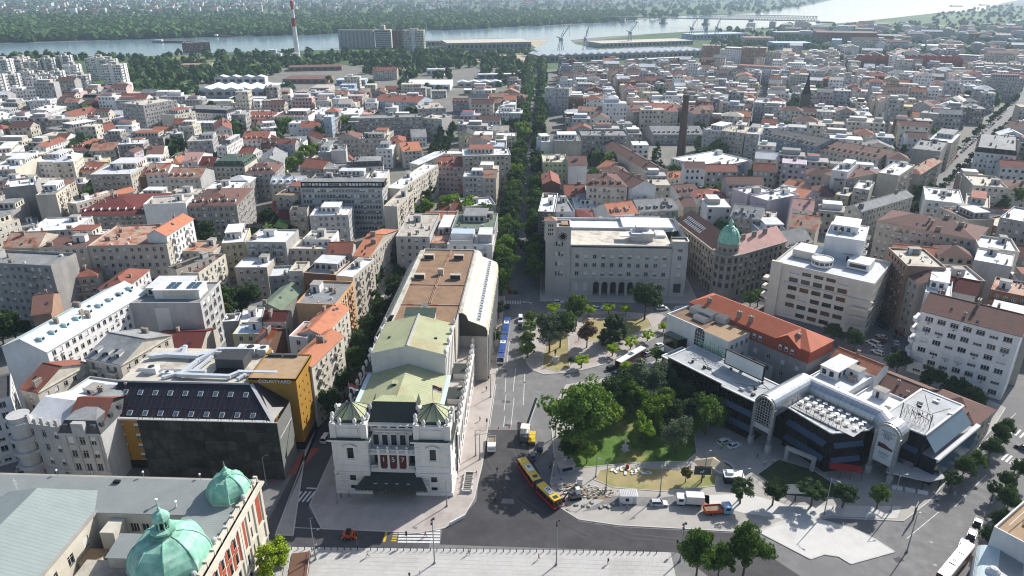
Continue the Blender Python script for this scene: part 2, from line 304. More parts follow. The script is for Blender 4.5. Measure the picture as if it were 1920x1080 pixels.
def clutter(w, d, hf, typ, rn, lod, roof, mr, n=None):
    """chimneys and small rooftop gear; own objects under the roof when near, joined into the roof when far"""
    A = w*d; near = lod == 0
    nch = n if n is not None else max(1, int(A/110))
    for _ in range(min(nch, 7)):
        i = rn.randrange(3); x = rn.uniform(1.5, w-1.5); y = rn.uniform(1.5, d-1.5); z = hf(x, y) + (0.2 if typ != 'f' else 0)
        rz = 0 if rn.random() < 0.6 else math.pi/2
        if near: link('chimney', shared('chimney#%d' % i, lambda: chim_mesh(i)), roof, (x,y,z), rz)
        else: mr.merge(chim_mesh(i), x, y, z, rz)
    if typ == 'f' and A > 130 and rn.random() < 0.42 and n != 0:
        aw, ad = w*rn.uniform(0.45,0.75), d*rn.uniform(0.45,0.65); ax = rn.uniform(0.6,w-aw-0.6); ay = d-ad-0.6; z = hf(1,1); mb = MB(); wk = rn.choice(('w_white','w_lgrey','w_cream','w_white'))
        mb.box(0,0,-0.05,aw,ad,2.9,wk,bot=False); mb.box(-0.25,-0.25,2.9,aw+0.25,ad+0.25,3.08,rn.choice(('r_white','r_grey','r_red','r_white')))
        for k in range(int(aw/2.4)): x = (k+0.25)*2.4; mb.q([(x,-0.03,0.6),(x+1.3,-0.03,0.6),(x+1.3,-0.03,2.3),(x,-0.03,2.3)],'glass')
        for k in range(int(ad/2.6)): y = (k+0.25)*2.6; mb.q([(aw+0.03,y,0.6),(aw+0.03,y+1.2,0.6),(aw+0.03,y+1.2,2.3),(aw+0.03,y,2.3)],'glass')
        if near: mb.obj('attic_storey', roof, (ax,ay,z))
        else: mr.merge(mb, ax, ay, z)
    if typ in 'gh' and w > 12 and rn.random() < 0.5 and lod < 2:
        for k in range(int(w/4)):
            x = 2+k*4; mb = MB(); mb.box(-0.7,0,-0.6,0.7,2.0,1.0,'w_white',bot=False); mb.q([(-0.9,-0.15,1.0),(0.9,-0.15,1.0),(0.9,2.4,1.25),(-0.9,2.4,1.25)],mr.m[0]); mb.q([(-0.5,-0.03,-0.3),(0.5,-0.03,-0.3),(0.5,-0.03,0.8),(-0.5,-0.03,0.8)],'glass')
            if near: mb.obj('dormer', roof, (x,d*0.12,hf(x,d*0.12)))
            else: mr.merge(mb, x, d*0.12, hf(x,d*0.12))
    if typ in 'f' and A > 90:
        bw, bd, bh = rn.uniform(2.5, min(5, w*0.35)), rn.uniform(2.5, min(4.5, d*0.4)), rn.uniform(2, 2.9)
        x = rn.uniform(1, w-bw-1); y = rn.uniform(d*0.3, max(d*0.3, d-bd-1)); z = hf(x,y)
        mb = MB(); mb.box(0,0,-0.05,bw,bd,bh,'w_white' if rn.random()<0.5 else 'w_lgrey','r_white',bot=False); mb.box(-0.15,-0.15,bh,bw+0.15,bd+0.15,bh+0.15,'concrete')
        mb.box(bw*0.3,-0.03,0,bw*0.3+0.9,0,2,'dmetal')
        if near: mb.obj('stair_head', roof, (x,y,z))
        else: mr.merge(mb, x, y, z)
        for _ in range(min(6, int(A/45))):
            x = rn.uniform(1, w-2); y = rn.uniform(1, d-2); t = rn.random()
            mb = MB()
            if t < 0.4: mb.box(0,0,0,rn.uniform(0.5,1.3),rn.uniform(0.4,1),rn.uniform(0.4,0.9),'ac'); nm = 'roof_unit'
            elif t < 0.7: mb.lathe([(0.2,0),(0.2,0.7),(0.32,0.75),(0.05,1.0)],'metal',0,0,6); nm = 'roof_vent'
            elif t < 0.85: mb.box(0,0,0,1.6,1.1,0.25,'frame','glass2'); nm = 'skylight'
            else: mb.tube([(0,0,0),(0,0,2.6)],0.04,'dmetal',4); mb.bar((-0.6,0,2.4),(0.6,0,2.4),0.05,'dmetal'); mb.bar((-0.4,0,2.0),(0.4,0,2.0),0.05,'dmetal'); nm = 'antenna'
            if near: mb.obj(nm, roof, (x,y,hf(x,y)))
            else: mr.merge(mb, x, y, hf(x,y))
    elif typ in 'ghy' and near:
        for _ in range(min(4, int(A/80))):
            x = rn.uniform(w*0.2, w*0.8); y = rn.uniform(0.8, d*0.25) if typ != 'y' else rn.uniform(1.5, d-1.5)
            if typ == 'y': x = rn.uniform(w*0.62, w*0.85)
            mb = MB(); e = 0.55 if typ != 'y' else 0
            if typ == 'y': mb.q([(-0.4,-0.5,0.33),(0.4,-0.5,-0.1),(0.4,0.5,-0.1),(-0.4,0.5,0.33)],'glass2')
            else: mb.q([(-0.4,-0.5,-0.17),(0.4,-0.5,-0.17),(0.4,0.5,0.4),(-0.4,0.5,0.4)],'glass2')
            mb.obj('skylight', roof, (x,y,hf(x,y)+0.12))
def bld(x, y, rz, w, d, h, wall='grey', roof='f:grey', sides='fr', lod=1, seed=0, nx=None, ny=None, fl=None, label=None, name='house', cat='building', ww=1.25, wh=1.6, fr='frame', bal=0, base=None, blind=0.35, cl=None, band=None, group=None, ac=0.25):
    rn = random.Random(seed*7919 + int(abs(x)*13 + y*7)); typ, rc = roof.split(':')
    root = thing(name, label or '', cat, (x,y,0), rz, group)
    mw, mr, mg = MB(), MB(), MB(); wk = 'w_' + wall
    fl = fl or max(2, round(h/3.4)); sh = h / (fl + 0.15)
    rows = [(sh*i + 1.0*sh/3.3, sh*i + (1.0*sh/3.3) + min(wh, sh*0.6)) for i in range(fl)]
    ops = []
    for s, O, U, W in (('f',(0,0),(1,0),w),('r',(w,0),(0,1),d),('b',(w,d),(-1,0),w),('l',(0,d),(0,-1),d)):
        if s.upper() in sides: continue
        if s in sides:
            n = (nx if s in 'fb' else ny) or max(1, int((W-1.2)/rn.uniform(2.5,3.1)))
            o = facade(mw, O, U, W, -0.5, h, grid(W, n, ww if W/n > 2.2 else ww*0.8), rows, wk)
            a = math.atan2(U[1], U[0]); ops += [(p, a2, b2, a) for p, a2, b2 in o]
            if lod < 2 and h > 9:      # cornice and base string course
                nxv, nyv = U[1], -U[0]
                for zz, t, p2 in ((h-0.35, 0.3, 0.28), (sh-0.1, 0.2, 0.1)):
                    if typ == 'f' and zz > h-1: continue
                    x0, y0 = O; x1, y1 = O[0]+U[0]*W, O[1]+U[1]*W
                    mw.bar((x0+nxv*p2/2, y0+nyv*p2/2, zz), (x1+nxv*p2/2, y1+nyv*p2/2, zz), p2, wk, t)
        else:
            x1, y1 = O[0]+U[0]*W, O[1]+U[1]*W; mw.q([O+(-0.5,), (x1,y1,-0.5), (x1,y1,h), O+(h,)], wk)
    hf = roofparts(w, d, h, typ, rc, wall, mw, mr, rn, lod)
    if typ == 'm':
        for s, W in (('f', w), ('r', d)):
            for i in range(max(1, int(W/3.4))):
                c = (i+0.5)*W/max(1, int(W/3.4)); mb = MB(); mb.box(-0.6,0,0.6,0.6,1.3,2.3,'r_'+rc,bot=False); mb.q([(-0.45,-0.02,0.75),(0.45,-0.02,0.75),(0.45,-0.02,2.1),(-0.45,-0.02,2.1)],'glass2')
                if s == 'f': mr.merge(mb, c, 0.15, h)
                else: mr.merge(mb, w-0.15, c, h, math.pi/2)
    wallo = mw.obj('wall', root)
    roofo = None
    if lod == 0:
        roofo = bpy.data.objects.new('roof', None)
        clt = MB(); COL.objects.link(roofo); roofo.parent = root
        clutter(w, d, hf, typ, rn, 0, roofo, mr, cl); roofo2 = mr.mesh('roof')
        # roof becomes a mesh object that keeps its children
        ch = list(roofo.children); bpy.data.objects.remove(roofo); roofo = link('roof', roofo2, root)
        for c in ch: c.parent = roofo
    else:
        clutter(w, d, hf, typ, rn, lod, None, mr, cl); mr.obj('roof', root)
    far = MB()
    for p, a, b, ang in ops:
        t = rn.random(); v = 5 if t < blind*0.35 else rn.choice((3,4)) if t < blind else rn.choice((0,1,2))
        if fr == 'dframe' and v == 5 and rn.random() < 0.6: v = 6
        if lod == 0: winobj(root, p, a, b, ang, v, fr)
        else:
            c, s = math.cos(ang), math.sin(ang); hw = a/2
            def pp(u, z, dd=0): return (p[0]+c*u+s*dd, p[1]+s*u-c*dd, p[2]+z)
            far.q([pp(-hw,0), pp(hw,0), pp(hw,b), pp(-hw,b)], 'glass' if v else 'glass2')
            if v in (3,4,5): z = 0 if v == 5 else b*0.4; far.q([pp(-hw,z,0.06), pp(hw,z,0.06), pp(hw,b,0.06), pp(-hw,b,0.06)], 'blind')
            else: far.q([pp(-0.06,0,0.05), pp(0.06,0,0.05), pp(0.06,b,0.05), pp(-0.06,b,0.05)], 'frame')
        if rn.random() < ac*0.5 and lod < 2:
            c, s = math.cos(ang), math.sin(ang); q = (p[0]+s*0.22+c*0.2, p[1]-c*0.22+s*0.2, p[2]-0.95)
            if lod == 0: link('air_conditioner', shared('air_conditioner', ac_mb), root, q, ang)
            else: far.merge(ac_mb(), *q, ang)
    if far.v: far.obj('windows', root, kind='stuff')
    if bal:      # balconies: bal = number per floor on front; negative: on the right side
        side = 'f' if bal > 0 else 'r'; nb = abs(bal); W = w if side == 'f' else d
        mbk = MB(); mbk.box(-1.5,-1.2,0,1.5,0,0.16,'concrete'); mbk.box(-1.5,-1.2,0.16,1.5,-1.08,1.05,wk,bot=False); mbk.box(-1.5,-1.08,0.16,-1.38,0,1.05,wk,bot=False); mbk.box(1.38,-1.08,0.16,1.5,0,1.05,wk,bot=False)
        me = mbk.mesh('balcony'); jb = MB()
        for i in range(1, fl):
            for j in range(nb):
                c = W*(j+0.5)/nb
                if lod == 0: link('balcony', me, root, (c,0,sh*i) if side == 'f' else (w,c,sh*i), 0 if side == 'f' else math.pi/2)
                else: jb.merge(mbk, *((c,0,sh*i) if side == 'f' else (w,c,sh*i)), 0 if side == 'f' else math.pi/2)
        if jb.v: jb.obj('balconies', root, kind='stuff')
    BUILT.append((x, y, w, d, rz))
    if not label: PENDING.append((root, fl, wall, typ, rc))
    return root, wallo, roofo, hf
def finish_labels():
    by = {}
    for root, fl, wall, typ, rc in PENDING:
        x, y = root.location.x, root.location.y
        k = min(LAND, key=lambda n: (LAND[n][0]-x)**2 + (LAND[n][1]-y)**2)
        by.setdefault(k, []).append(((LAND[k][0]-x)**2 + (LAND[k][1]-y)**2, root, fl, wall, typ, rc))
    for k, L in by.items():
        L.sort(key=lambda t: t[0])
        for i, (_, root, fl, wall, typ, rc) in enumerate(L):
            o = 'nearest house' if i == 0 else ordw(i) + ' nearest house'
            root['label'] = '%s %s-storey building, %s %s roof, %s to the %s' % (WN[wall], NUMW[min(fl,14)], RN[rc], TN[typ], o.replace(' house',''), k)
def inside(px, py, pad=0.0):
    for x, y, w, d, rz in BUILT:
        dx, dy = px-x, py-y; c, s = math.cos(rz), math.sin(rz); u = dx*c+dy*s; v = -dx*s+dy*c
        if -pad < u < w+pad and -pad < v < d+pad: return True
    return False
LAND.update({'columned white theatre': (-36, 170), 'clock tower post office': (20, 285), 'black netted hotel': (-95, 165), 'glass shopping arcade': (80, 165), 'green domed corner block': (85, 310), 'tall brick chimney': (102, 524), 'long office slab': (-110, 380), 'teal roofed long house': (-150, 230), 'drum topped cream block': (120, 255), 'grey tower block': (-345, 610), 'dark church spire': (253, 719), 'blue-grey terrace': (270, 560), 'solar panel house': (-120, 250), 'white balcony block': (160, 220), 'tree lined avenue end': (-10, 520)})
# ---------------------------------------------------------------- ground, river, roads, pavements
def sheet(name, P, z, m): return flat(name, P, z, m)
sheet('ground', [(-7000,-300),(9000,-300),(9000,14000),(-7000,14000)], -0.03, 'ground')
sheet('far_bank_land', [(-2293.22, 1584.70), (-1206.91, 1614.97), (-878.97, 1815.92), (-188.86, 2230.58), (356.56, 2834.83), (964.41, 3487.10), (2308.34, 6252.50), (3904.47, 10240.35), (-1153.62, 27390.10), (-16983.93, 12061.45)], 0.3, 'farland')
sheet('riverside_land', [(-1295.66, 1318.51), (-873.38, 1305.31), (-676.93, 1366.00), (-408.64, 1494.94), (-266.72, 1701.86), (0.96, 1746.14), (-19.06, 1415.80), (107.50, 1421.13), (66.73, 1684.10), (332.35, 2053.33), (870.36, 2483.46), (1817.34, 3587.82), (2991.59, 5007.91), (3435.49, 3247.03), (1977.96, 1846.37), (716.96, 1505.09), (247.27, 1232.45), (-94.48, 1102.90), (-262.37, 944.09), (-465.09, 818.94), (-790.61, 785.07)], 0.05, 'farland')
wm_ = mat('water', '6f8791', 0.16, 0.05, 0.003, spec=0.5, bump=0.12, bscale=0.05)
sheet('river', [(-2175.51, 1500.75), (-1196.21, 1600.22), (-1084.20, 1651.38), (-870.33, 1797.60), (-535.39, 1972.27), (-186.61, 2203.73), (233.42, 2557.95), (351.34, 2792.38), (587.10, 3127.06), (947.23, 3423.89), (1414.03, 4283.56), (2308.34, 6252.50), (3501.24, 9258.77), (5932.89, 9361.19), (3081.49, 5278.42), (2132.17, 3810.70), (1784.34, 3521.63), (1410.66, 3061.59), (1054.20, 2628.15), (859.23, 2450.95), (632.22, 2265.17), (462.70, 2129.32), (328.80, 2030.68), (145.34, 1859.06), (62.94, 1748.75), (68.52, 1638.55), (113.44, 1504.31), (99.67, 1409.67), (-3.83, 1405.31), (-20.44, 1511.29), (13.36, 1746.66), (-42.84, 1761.26), (-264.27, 1685.92), (-402.07, 1470.18), (-595.17, 1414.31), (-671.86, 1355.42), (-752.58, 1300.36), (-873.38, 1305.31), (-1000.91, 1330.92), (-1885.15, 1293.68)], 0.5, 'water')
sheet('harbour_sand', [(-42.84, 1761.26), (13.36, 1746.66), (-15.34, 1537.36), (-27.78, 1619.81)], 0.6, 'sand'); sheet('quay', [(-195.28, 1364.85), (-19.06, 1415.80), (100.93, 1398.77), (84.75, 1296.90), (-7.59, 1238.82), (-158.92, 1232.45)], 0.4, 'sand')
sheet('road', [(-175,70),(175,70),(230,300),(-175,300)], 0.0, 'asphalt')
sheet('avenue', [(-14.5,300),(1.2,300),(1.2,1250),(-14.5,1250)], 0.0, 'asphalt'); sheet('boulevard', [(185.16, 377.43), (196.79, 377.92), (515.88, 784.76), (582.24, 892.89), (563.20, 892.09)], 0.0, 'asphalt'); sheet('side_street', [(-74,300),(-66,300),(-92,800),(-100,800)], 0.0, 'asphalt'); sheet('cross_street', [(77.95, 359.47), (82.47, 368.52), (97.15, 661.81), (92.26, 661.60)], 0.0, 'asphalt')
sheet('new_asphalt', [(-14.59, 176.91), (-2.71, 177.41), (-2.16, 165.96), (2.06, 153.30), (5.58, 143.62), (10.62, 138.97), (20.29, 137.32), (36.98, 136.73), (52.79, 136.13), (54.09, 129.57), (59.39, 123.33), (39.03, 122.16), (33.15, 129.37), (-22.51, 129.59), (-22.76, 136.25), (-18.15, 139.87), (-15.28, 145.16), (-15.61, 167.90)], 0.006, 'asphalt_new')
def raised(name, P, m, h=0.13, kerb=True, z=0.0):
    o = flat(name, P, z+h, m, thick=h+0.02)
    if kerb:
        k = MB()
        for a, b in zip(P, P[1:]+P[:1]):
            if math.dist(a,b) > 0.3: k.bar((a[0],a[1],z+h*0.5),(b[0],b[1],z+h*0.5),0.3,'kerb',h+0.03)
        ko = k.obj('kerb', o)
    return o
raised('theatre_pavement', [(-57.5,272),(-57.5,142),(-52,133.6),(-28,133.2),(-22,135.2),(-18,139),(-16,146),(-15,160),(-14.4,203),(-14.6,275),(-22,275)], 'pave_pink')
raised('plaza', [(-60,60),(31,60),(31.4,129.1),(5,128.6),(-30,127.7),(-50,127.2),(-60,127)], 'slab', 0.12)
raised('park_triangle', [(-4.14, 218.10), (-3.53, 234.26), (-1.51, 246.83), (5.24, 262.79), (23.59, 262.03), (48.98, 259.56), (51.78, 253.33), (46.41, 242.47), (34.88, 229.61), (22.42, 217.70), (12.03, 212.10), (2.02, 210.23), (-2.01, 212.96)], 'pave_pink')
raised('park_pavement', [(9.42, 203.57), (27.22, 209.87), (41.79, 221.56), (56.70, 233.42), (96.89, 238.49), (128.87, 223.70), (146.17, 195.53), (136.11, 184.37), (113.55, 162.48), (100.21, 149.61), (90.76, 142.35), (73.55, 142.77), (62.48, 140.78), (56.63, 138.48), (52.55, 136.66), (37.08, 137.29), (20.35, 137.88), (10.65, 139.54), (6.12, 143.64), (3.76, 153.37), (5.03, 163.81), (4.28, 179.37), (6.45, 194.29)][::-1], 'pave')
raised('white_island', [(54.10, 136.73), (59.08, 140.26), (65.73, 142.82), (70.63, 141.88), (77.35, 139.17), (80.99, 135.71), (83.95, 131.67), (72.11, 127.36), (70.19, 129.58), (67.10, 130.12), (63.48, 128.47)][::-1], 'pave_white', 0.14)
raised('post_office_pavement', [(0.5,271),(64,271),(66,276),(66,320),(0.5,320)], 'pave', 0.13); raised('west_pavement', [(-62.5,131),(-58.2,131),(-66,166),(-66,300),(-72,300),(-66.8,186)][::-1], 'pave', 0.13); sheet('red_paving', [(-69.17, 151.40), (-64.55, 154.98), (-61.91, 165.95), (-65.56, 165.29), (-69.28, 155.94), (-71.20, 150.21)], 0.02, 'redpave')
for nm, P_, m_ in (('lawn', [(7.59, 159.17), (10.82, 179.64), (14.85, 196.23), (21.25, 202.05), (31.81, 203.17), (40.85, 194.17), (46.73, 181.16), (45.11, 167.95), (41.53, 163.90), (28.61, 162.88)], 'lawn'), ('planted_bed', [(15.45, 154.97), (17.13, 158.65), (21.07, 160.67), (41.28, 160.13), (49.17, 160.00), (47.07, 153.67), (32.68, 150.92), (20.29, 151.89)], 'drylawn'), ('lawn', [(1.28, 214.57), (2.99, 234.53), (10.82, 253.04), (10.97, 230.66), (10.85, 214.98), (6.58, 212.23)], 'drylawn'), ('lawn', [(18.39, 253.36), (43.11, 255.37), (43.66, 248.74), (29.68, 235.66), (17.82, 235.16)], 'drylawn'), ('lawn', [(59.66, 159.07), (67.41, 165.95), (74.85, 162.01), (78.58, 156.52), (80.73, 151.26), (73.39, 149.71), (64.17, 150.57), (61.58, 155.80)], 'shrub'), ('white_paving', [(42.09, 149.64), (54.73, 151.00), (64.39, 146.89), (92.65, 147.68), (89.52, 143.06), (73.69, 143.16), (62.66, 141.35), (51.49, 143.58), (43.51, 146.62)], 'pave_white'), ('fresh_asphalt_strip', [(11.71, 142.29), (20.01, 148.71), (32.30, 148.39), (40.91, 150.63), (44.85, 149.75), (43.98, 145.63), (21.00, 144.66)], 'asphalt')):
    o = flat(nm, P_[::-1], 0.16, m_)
    if nm in ('lawn','planted_bed'):
        k = MB()
        for a,b in zip(P_,P_[1:]+P_[:1]): k.bar((a[0],a[1],0.18),(b[0],b[1],0.18),0.22,'kerb',0.14)
        k.obj('kerb', o)
# plaza paving slabs: each slab a piece of its own with open joints
import itertools
sm = MB().box(-0.985,-0.61,0,0.985,0.61,0.02,'slab',bot=False).mesh('paving_slab'); pl = bpy.data.objects['plaza']; nsl = 0; rest = MB()
for j in range(16):
    for i in range(46):
        x = -58+i*2.0+(1.0 if j % 2 else 0); y = 126.6-j*1.25
        if y < 106 or x > 30: continue
        if nsl < 300: link('paving_slab', sm, pl, (x,y,0.125)); nsl += 1
        else: rest.box(x-0.985,y-0.61,0.125,x+0.985,y+0.61,0.145,'slab',bot=False)
ro = rest.obj('paving_slabs', pl, kind='stuff')
# painted markings
MK = MB()
def stripe(a, b, w, m='paint', z=0.014): d = np.array(b)-np.array(a); d = d/np.linalg.norm(d); n = np.array((-d[1],d[0]))*w/2; a = np.array(a); b = np.array(b); return MB().q([(*(a-n),z),(*(b-n),z),(*(b+n),z),(*(a+n),z)], m)
rd = bpy.data.objects['road']
def zebra(p, q, n, lenv, w=0.5, name='zebra_stripe', m='paint', z=0.014):
    for i in range(n):
        t = (i+0.5)/n; c = (p[0]+(q[0]-p[0])*t, p[1]+(q[1]-p[1])*t); stripe((c[0]-lenv[0]/2,c[1]-lenv[1]/2),(c[0]+lenv[0]/2,c[1]+lenv[1]/2),w,m,z).obj(name, rd)
zebra((-28.34, 136.58),(-27.61, 129.73),7,(10,0.3),0.55); zebra((-33.83, 135.60),(-33.65, 130.00),7,(1.2,0),0.4,'yellow_block','yellowpaint'); stripe((-35.99, 134.58),(-35.93, 129.90),0.6,'yellowpaint').obj('yellow_bar', rd)
zebra((-63.36, 144.78),(-55.21, 145.54),7,(0.9,4.2),0.55); zebra((130.80, 170.32),(135.27, 164.55),7,(3.4,3.0),0.6); zebra((140.87, 183.74),(145.31, 177.24),6,(3.4,3.0),0.6); zebra((-14.65, 268.80),(-7.33, 269.11),7,(0,3.5),0.55); zebra((54.52, 264.87),(63.27, 267.83),9,(2.5,6),0.5); stripe((-60.33, 148.50),(-55.30, 148.28),0.5).obj('stop_line', rd)
for a,b in (((-13.87, 203.27), (-14.24, 178.59)),((-10.86, 210.41), (-10.61, 198.39)),((-10.18, 196.78), (-10.38, 187.42)),((-7.73, 214.19), (-8.01, 198.50)),((-7.54, 195.28), (-7.85, 178.86)),((-9.90, 184.48), (-10.09, 178.76)),((-4.51, 210.68), (-4.50, 190.71)),((-13.92, 225.52), (-13.95, 210.28)),((-10.84, 233.95), (-10.86, 217.82)),((106.92, 157.71), (147.67, 192.59)),((106.17, 148.25), (121.59, 161.68)),((88.71, 136.21), (101.11, 146.06)),((-43.48, 146.03), (-46.34, 130.52)),((-53.27, 156.61), (-52.02, 142.59)),((-33.41, 133.40), (-63.01, 133.81)),((-2.08, 243.13), (-1.72, 218.20))): stripe(a,b,0.16).obj('lane_line', rd)

sheet('west_street', [(-66,128),(-57.6,128),(-57.6,270),(-66,290)], 0.004, 'asphalt_mid'); sheet('square_road', [(-57.6,127.3),(-25,128),(-25,133.2),(-52,133.5),(-57.6,141)], 0.004, 'asphalt_mid')
rp_ = random.Random(11)
for i in range(26):
    x, y = rp_.choice(((rp_.uniform(-13,2),rp_.uniform(165,270)),(rp_.uniform(-12,30),rp_.uniform(132,160)),(rp_.uniform(70,125),rp_.uniform(115,160)),(rp_.uniform(5,60),rp_.uniform(262,270)))); w, h, a = rp_.uniform(1,4), rp_.uniform(0.8,2.2), rp_.uniform(-.3,.3)
    P_ = [(x+u*w*math.cos(a)-v*h*math.sin(a), y+u*w*math.sin(a)+v*h*math.cos(a)) for u,v in ((0,0),(1,0.1),(0.9,1),(0.05,0.9))]; MB().q([(p[0],p[1],0.011) for p in P_], rp_.choice(('asphalt_mid','asphalt_new','asphalt'))).obj('asphalt_patch', rd)
mh = MB().lathe([(0.42,0),(0.42,0.012),(0.02,0.014)],'dmetal',n=10).mesh('manhole_cover')
for i in range(16): x, y = rp_.choice(((rp_.uniform(-12,0),rp_.uniform(170,270)),(rp_.uniform(-12,40),rp_.uniform(132,150)),(rp_.uniform(80,125),rp_.uniform(120,160)))); link('manhole_cover', mh, rd, (x,y,0.006))
for k,(a,b,c) in enumerate((((-16.01, 165.37),(-10.23, 145.37),(12.27, 132.99)),((-7.30, 173.44),(-5.53, 147.63),(22.50, 133.78)),((22.50, 133.78),(37.48, 132.64),(51.62, 129.47)))):
    for o_ in (0,1.7):
        m_ = MB(); pts = [((1-t)**2*a[0]+2*t*(1-t)*b[0]+t*t*c[0]+o_*0.7, (1-t)**2*a[1]+2*t*(1-t)*b[1]+t*t*c[1]+o_*0.7) for t in np.linspace(0,1,14)]
        for p,q in zip(pts[:-1],pts[1:]): m_.merge(stripe(p,q,0.28,'asphalt_mid',0.0085))
        m_.obj('tyre_track', rd)
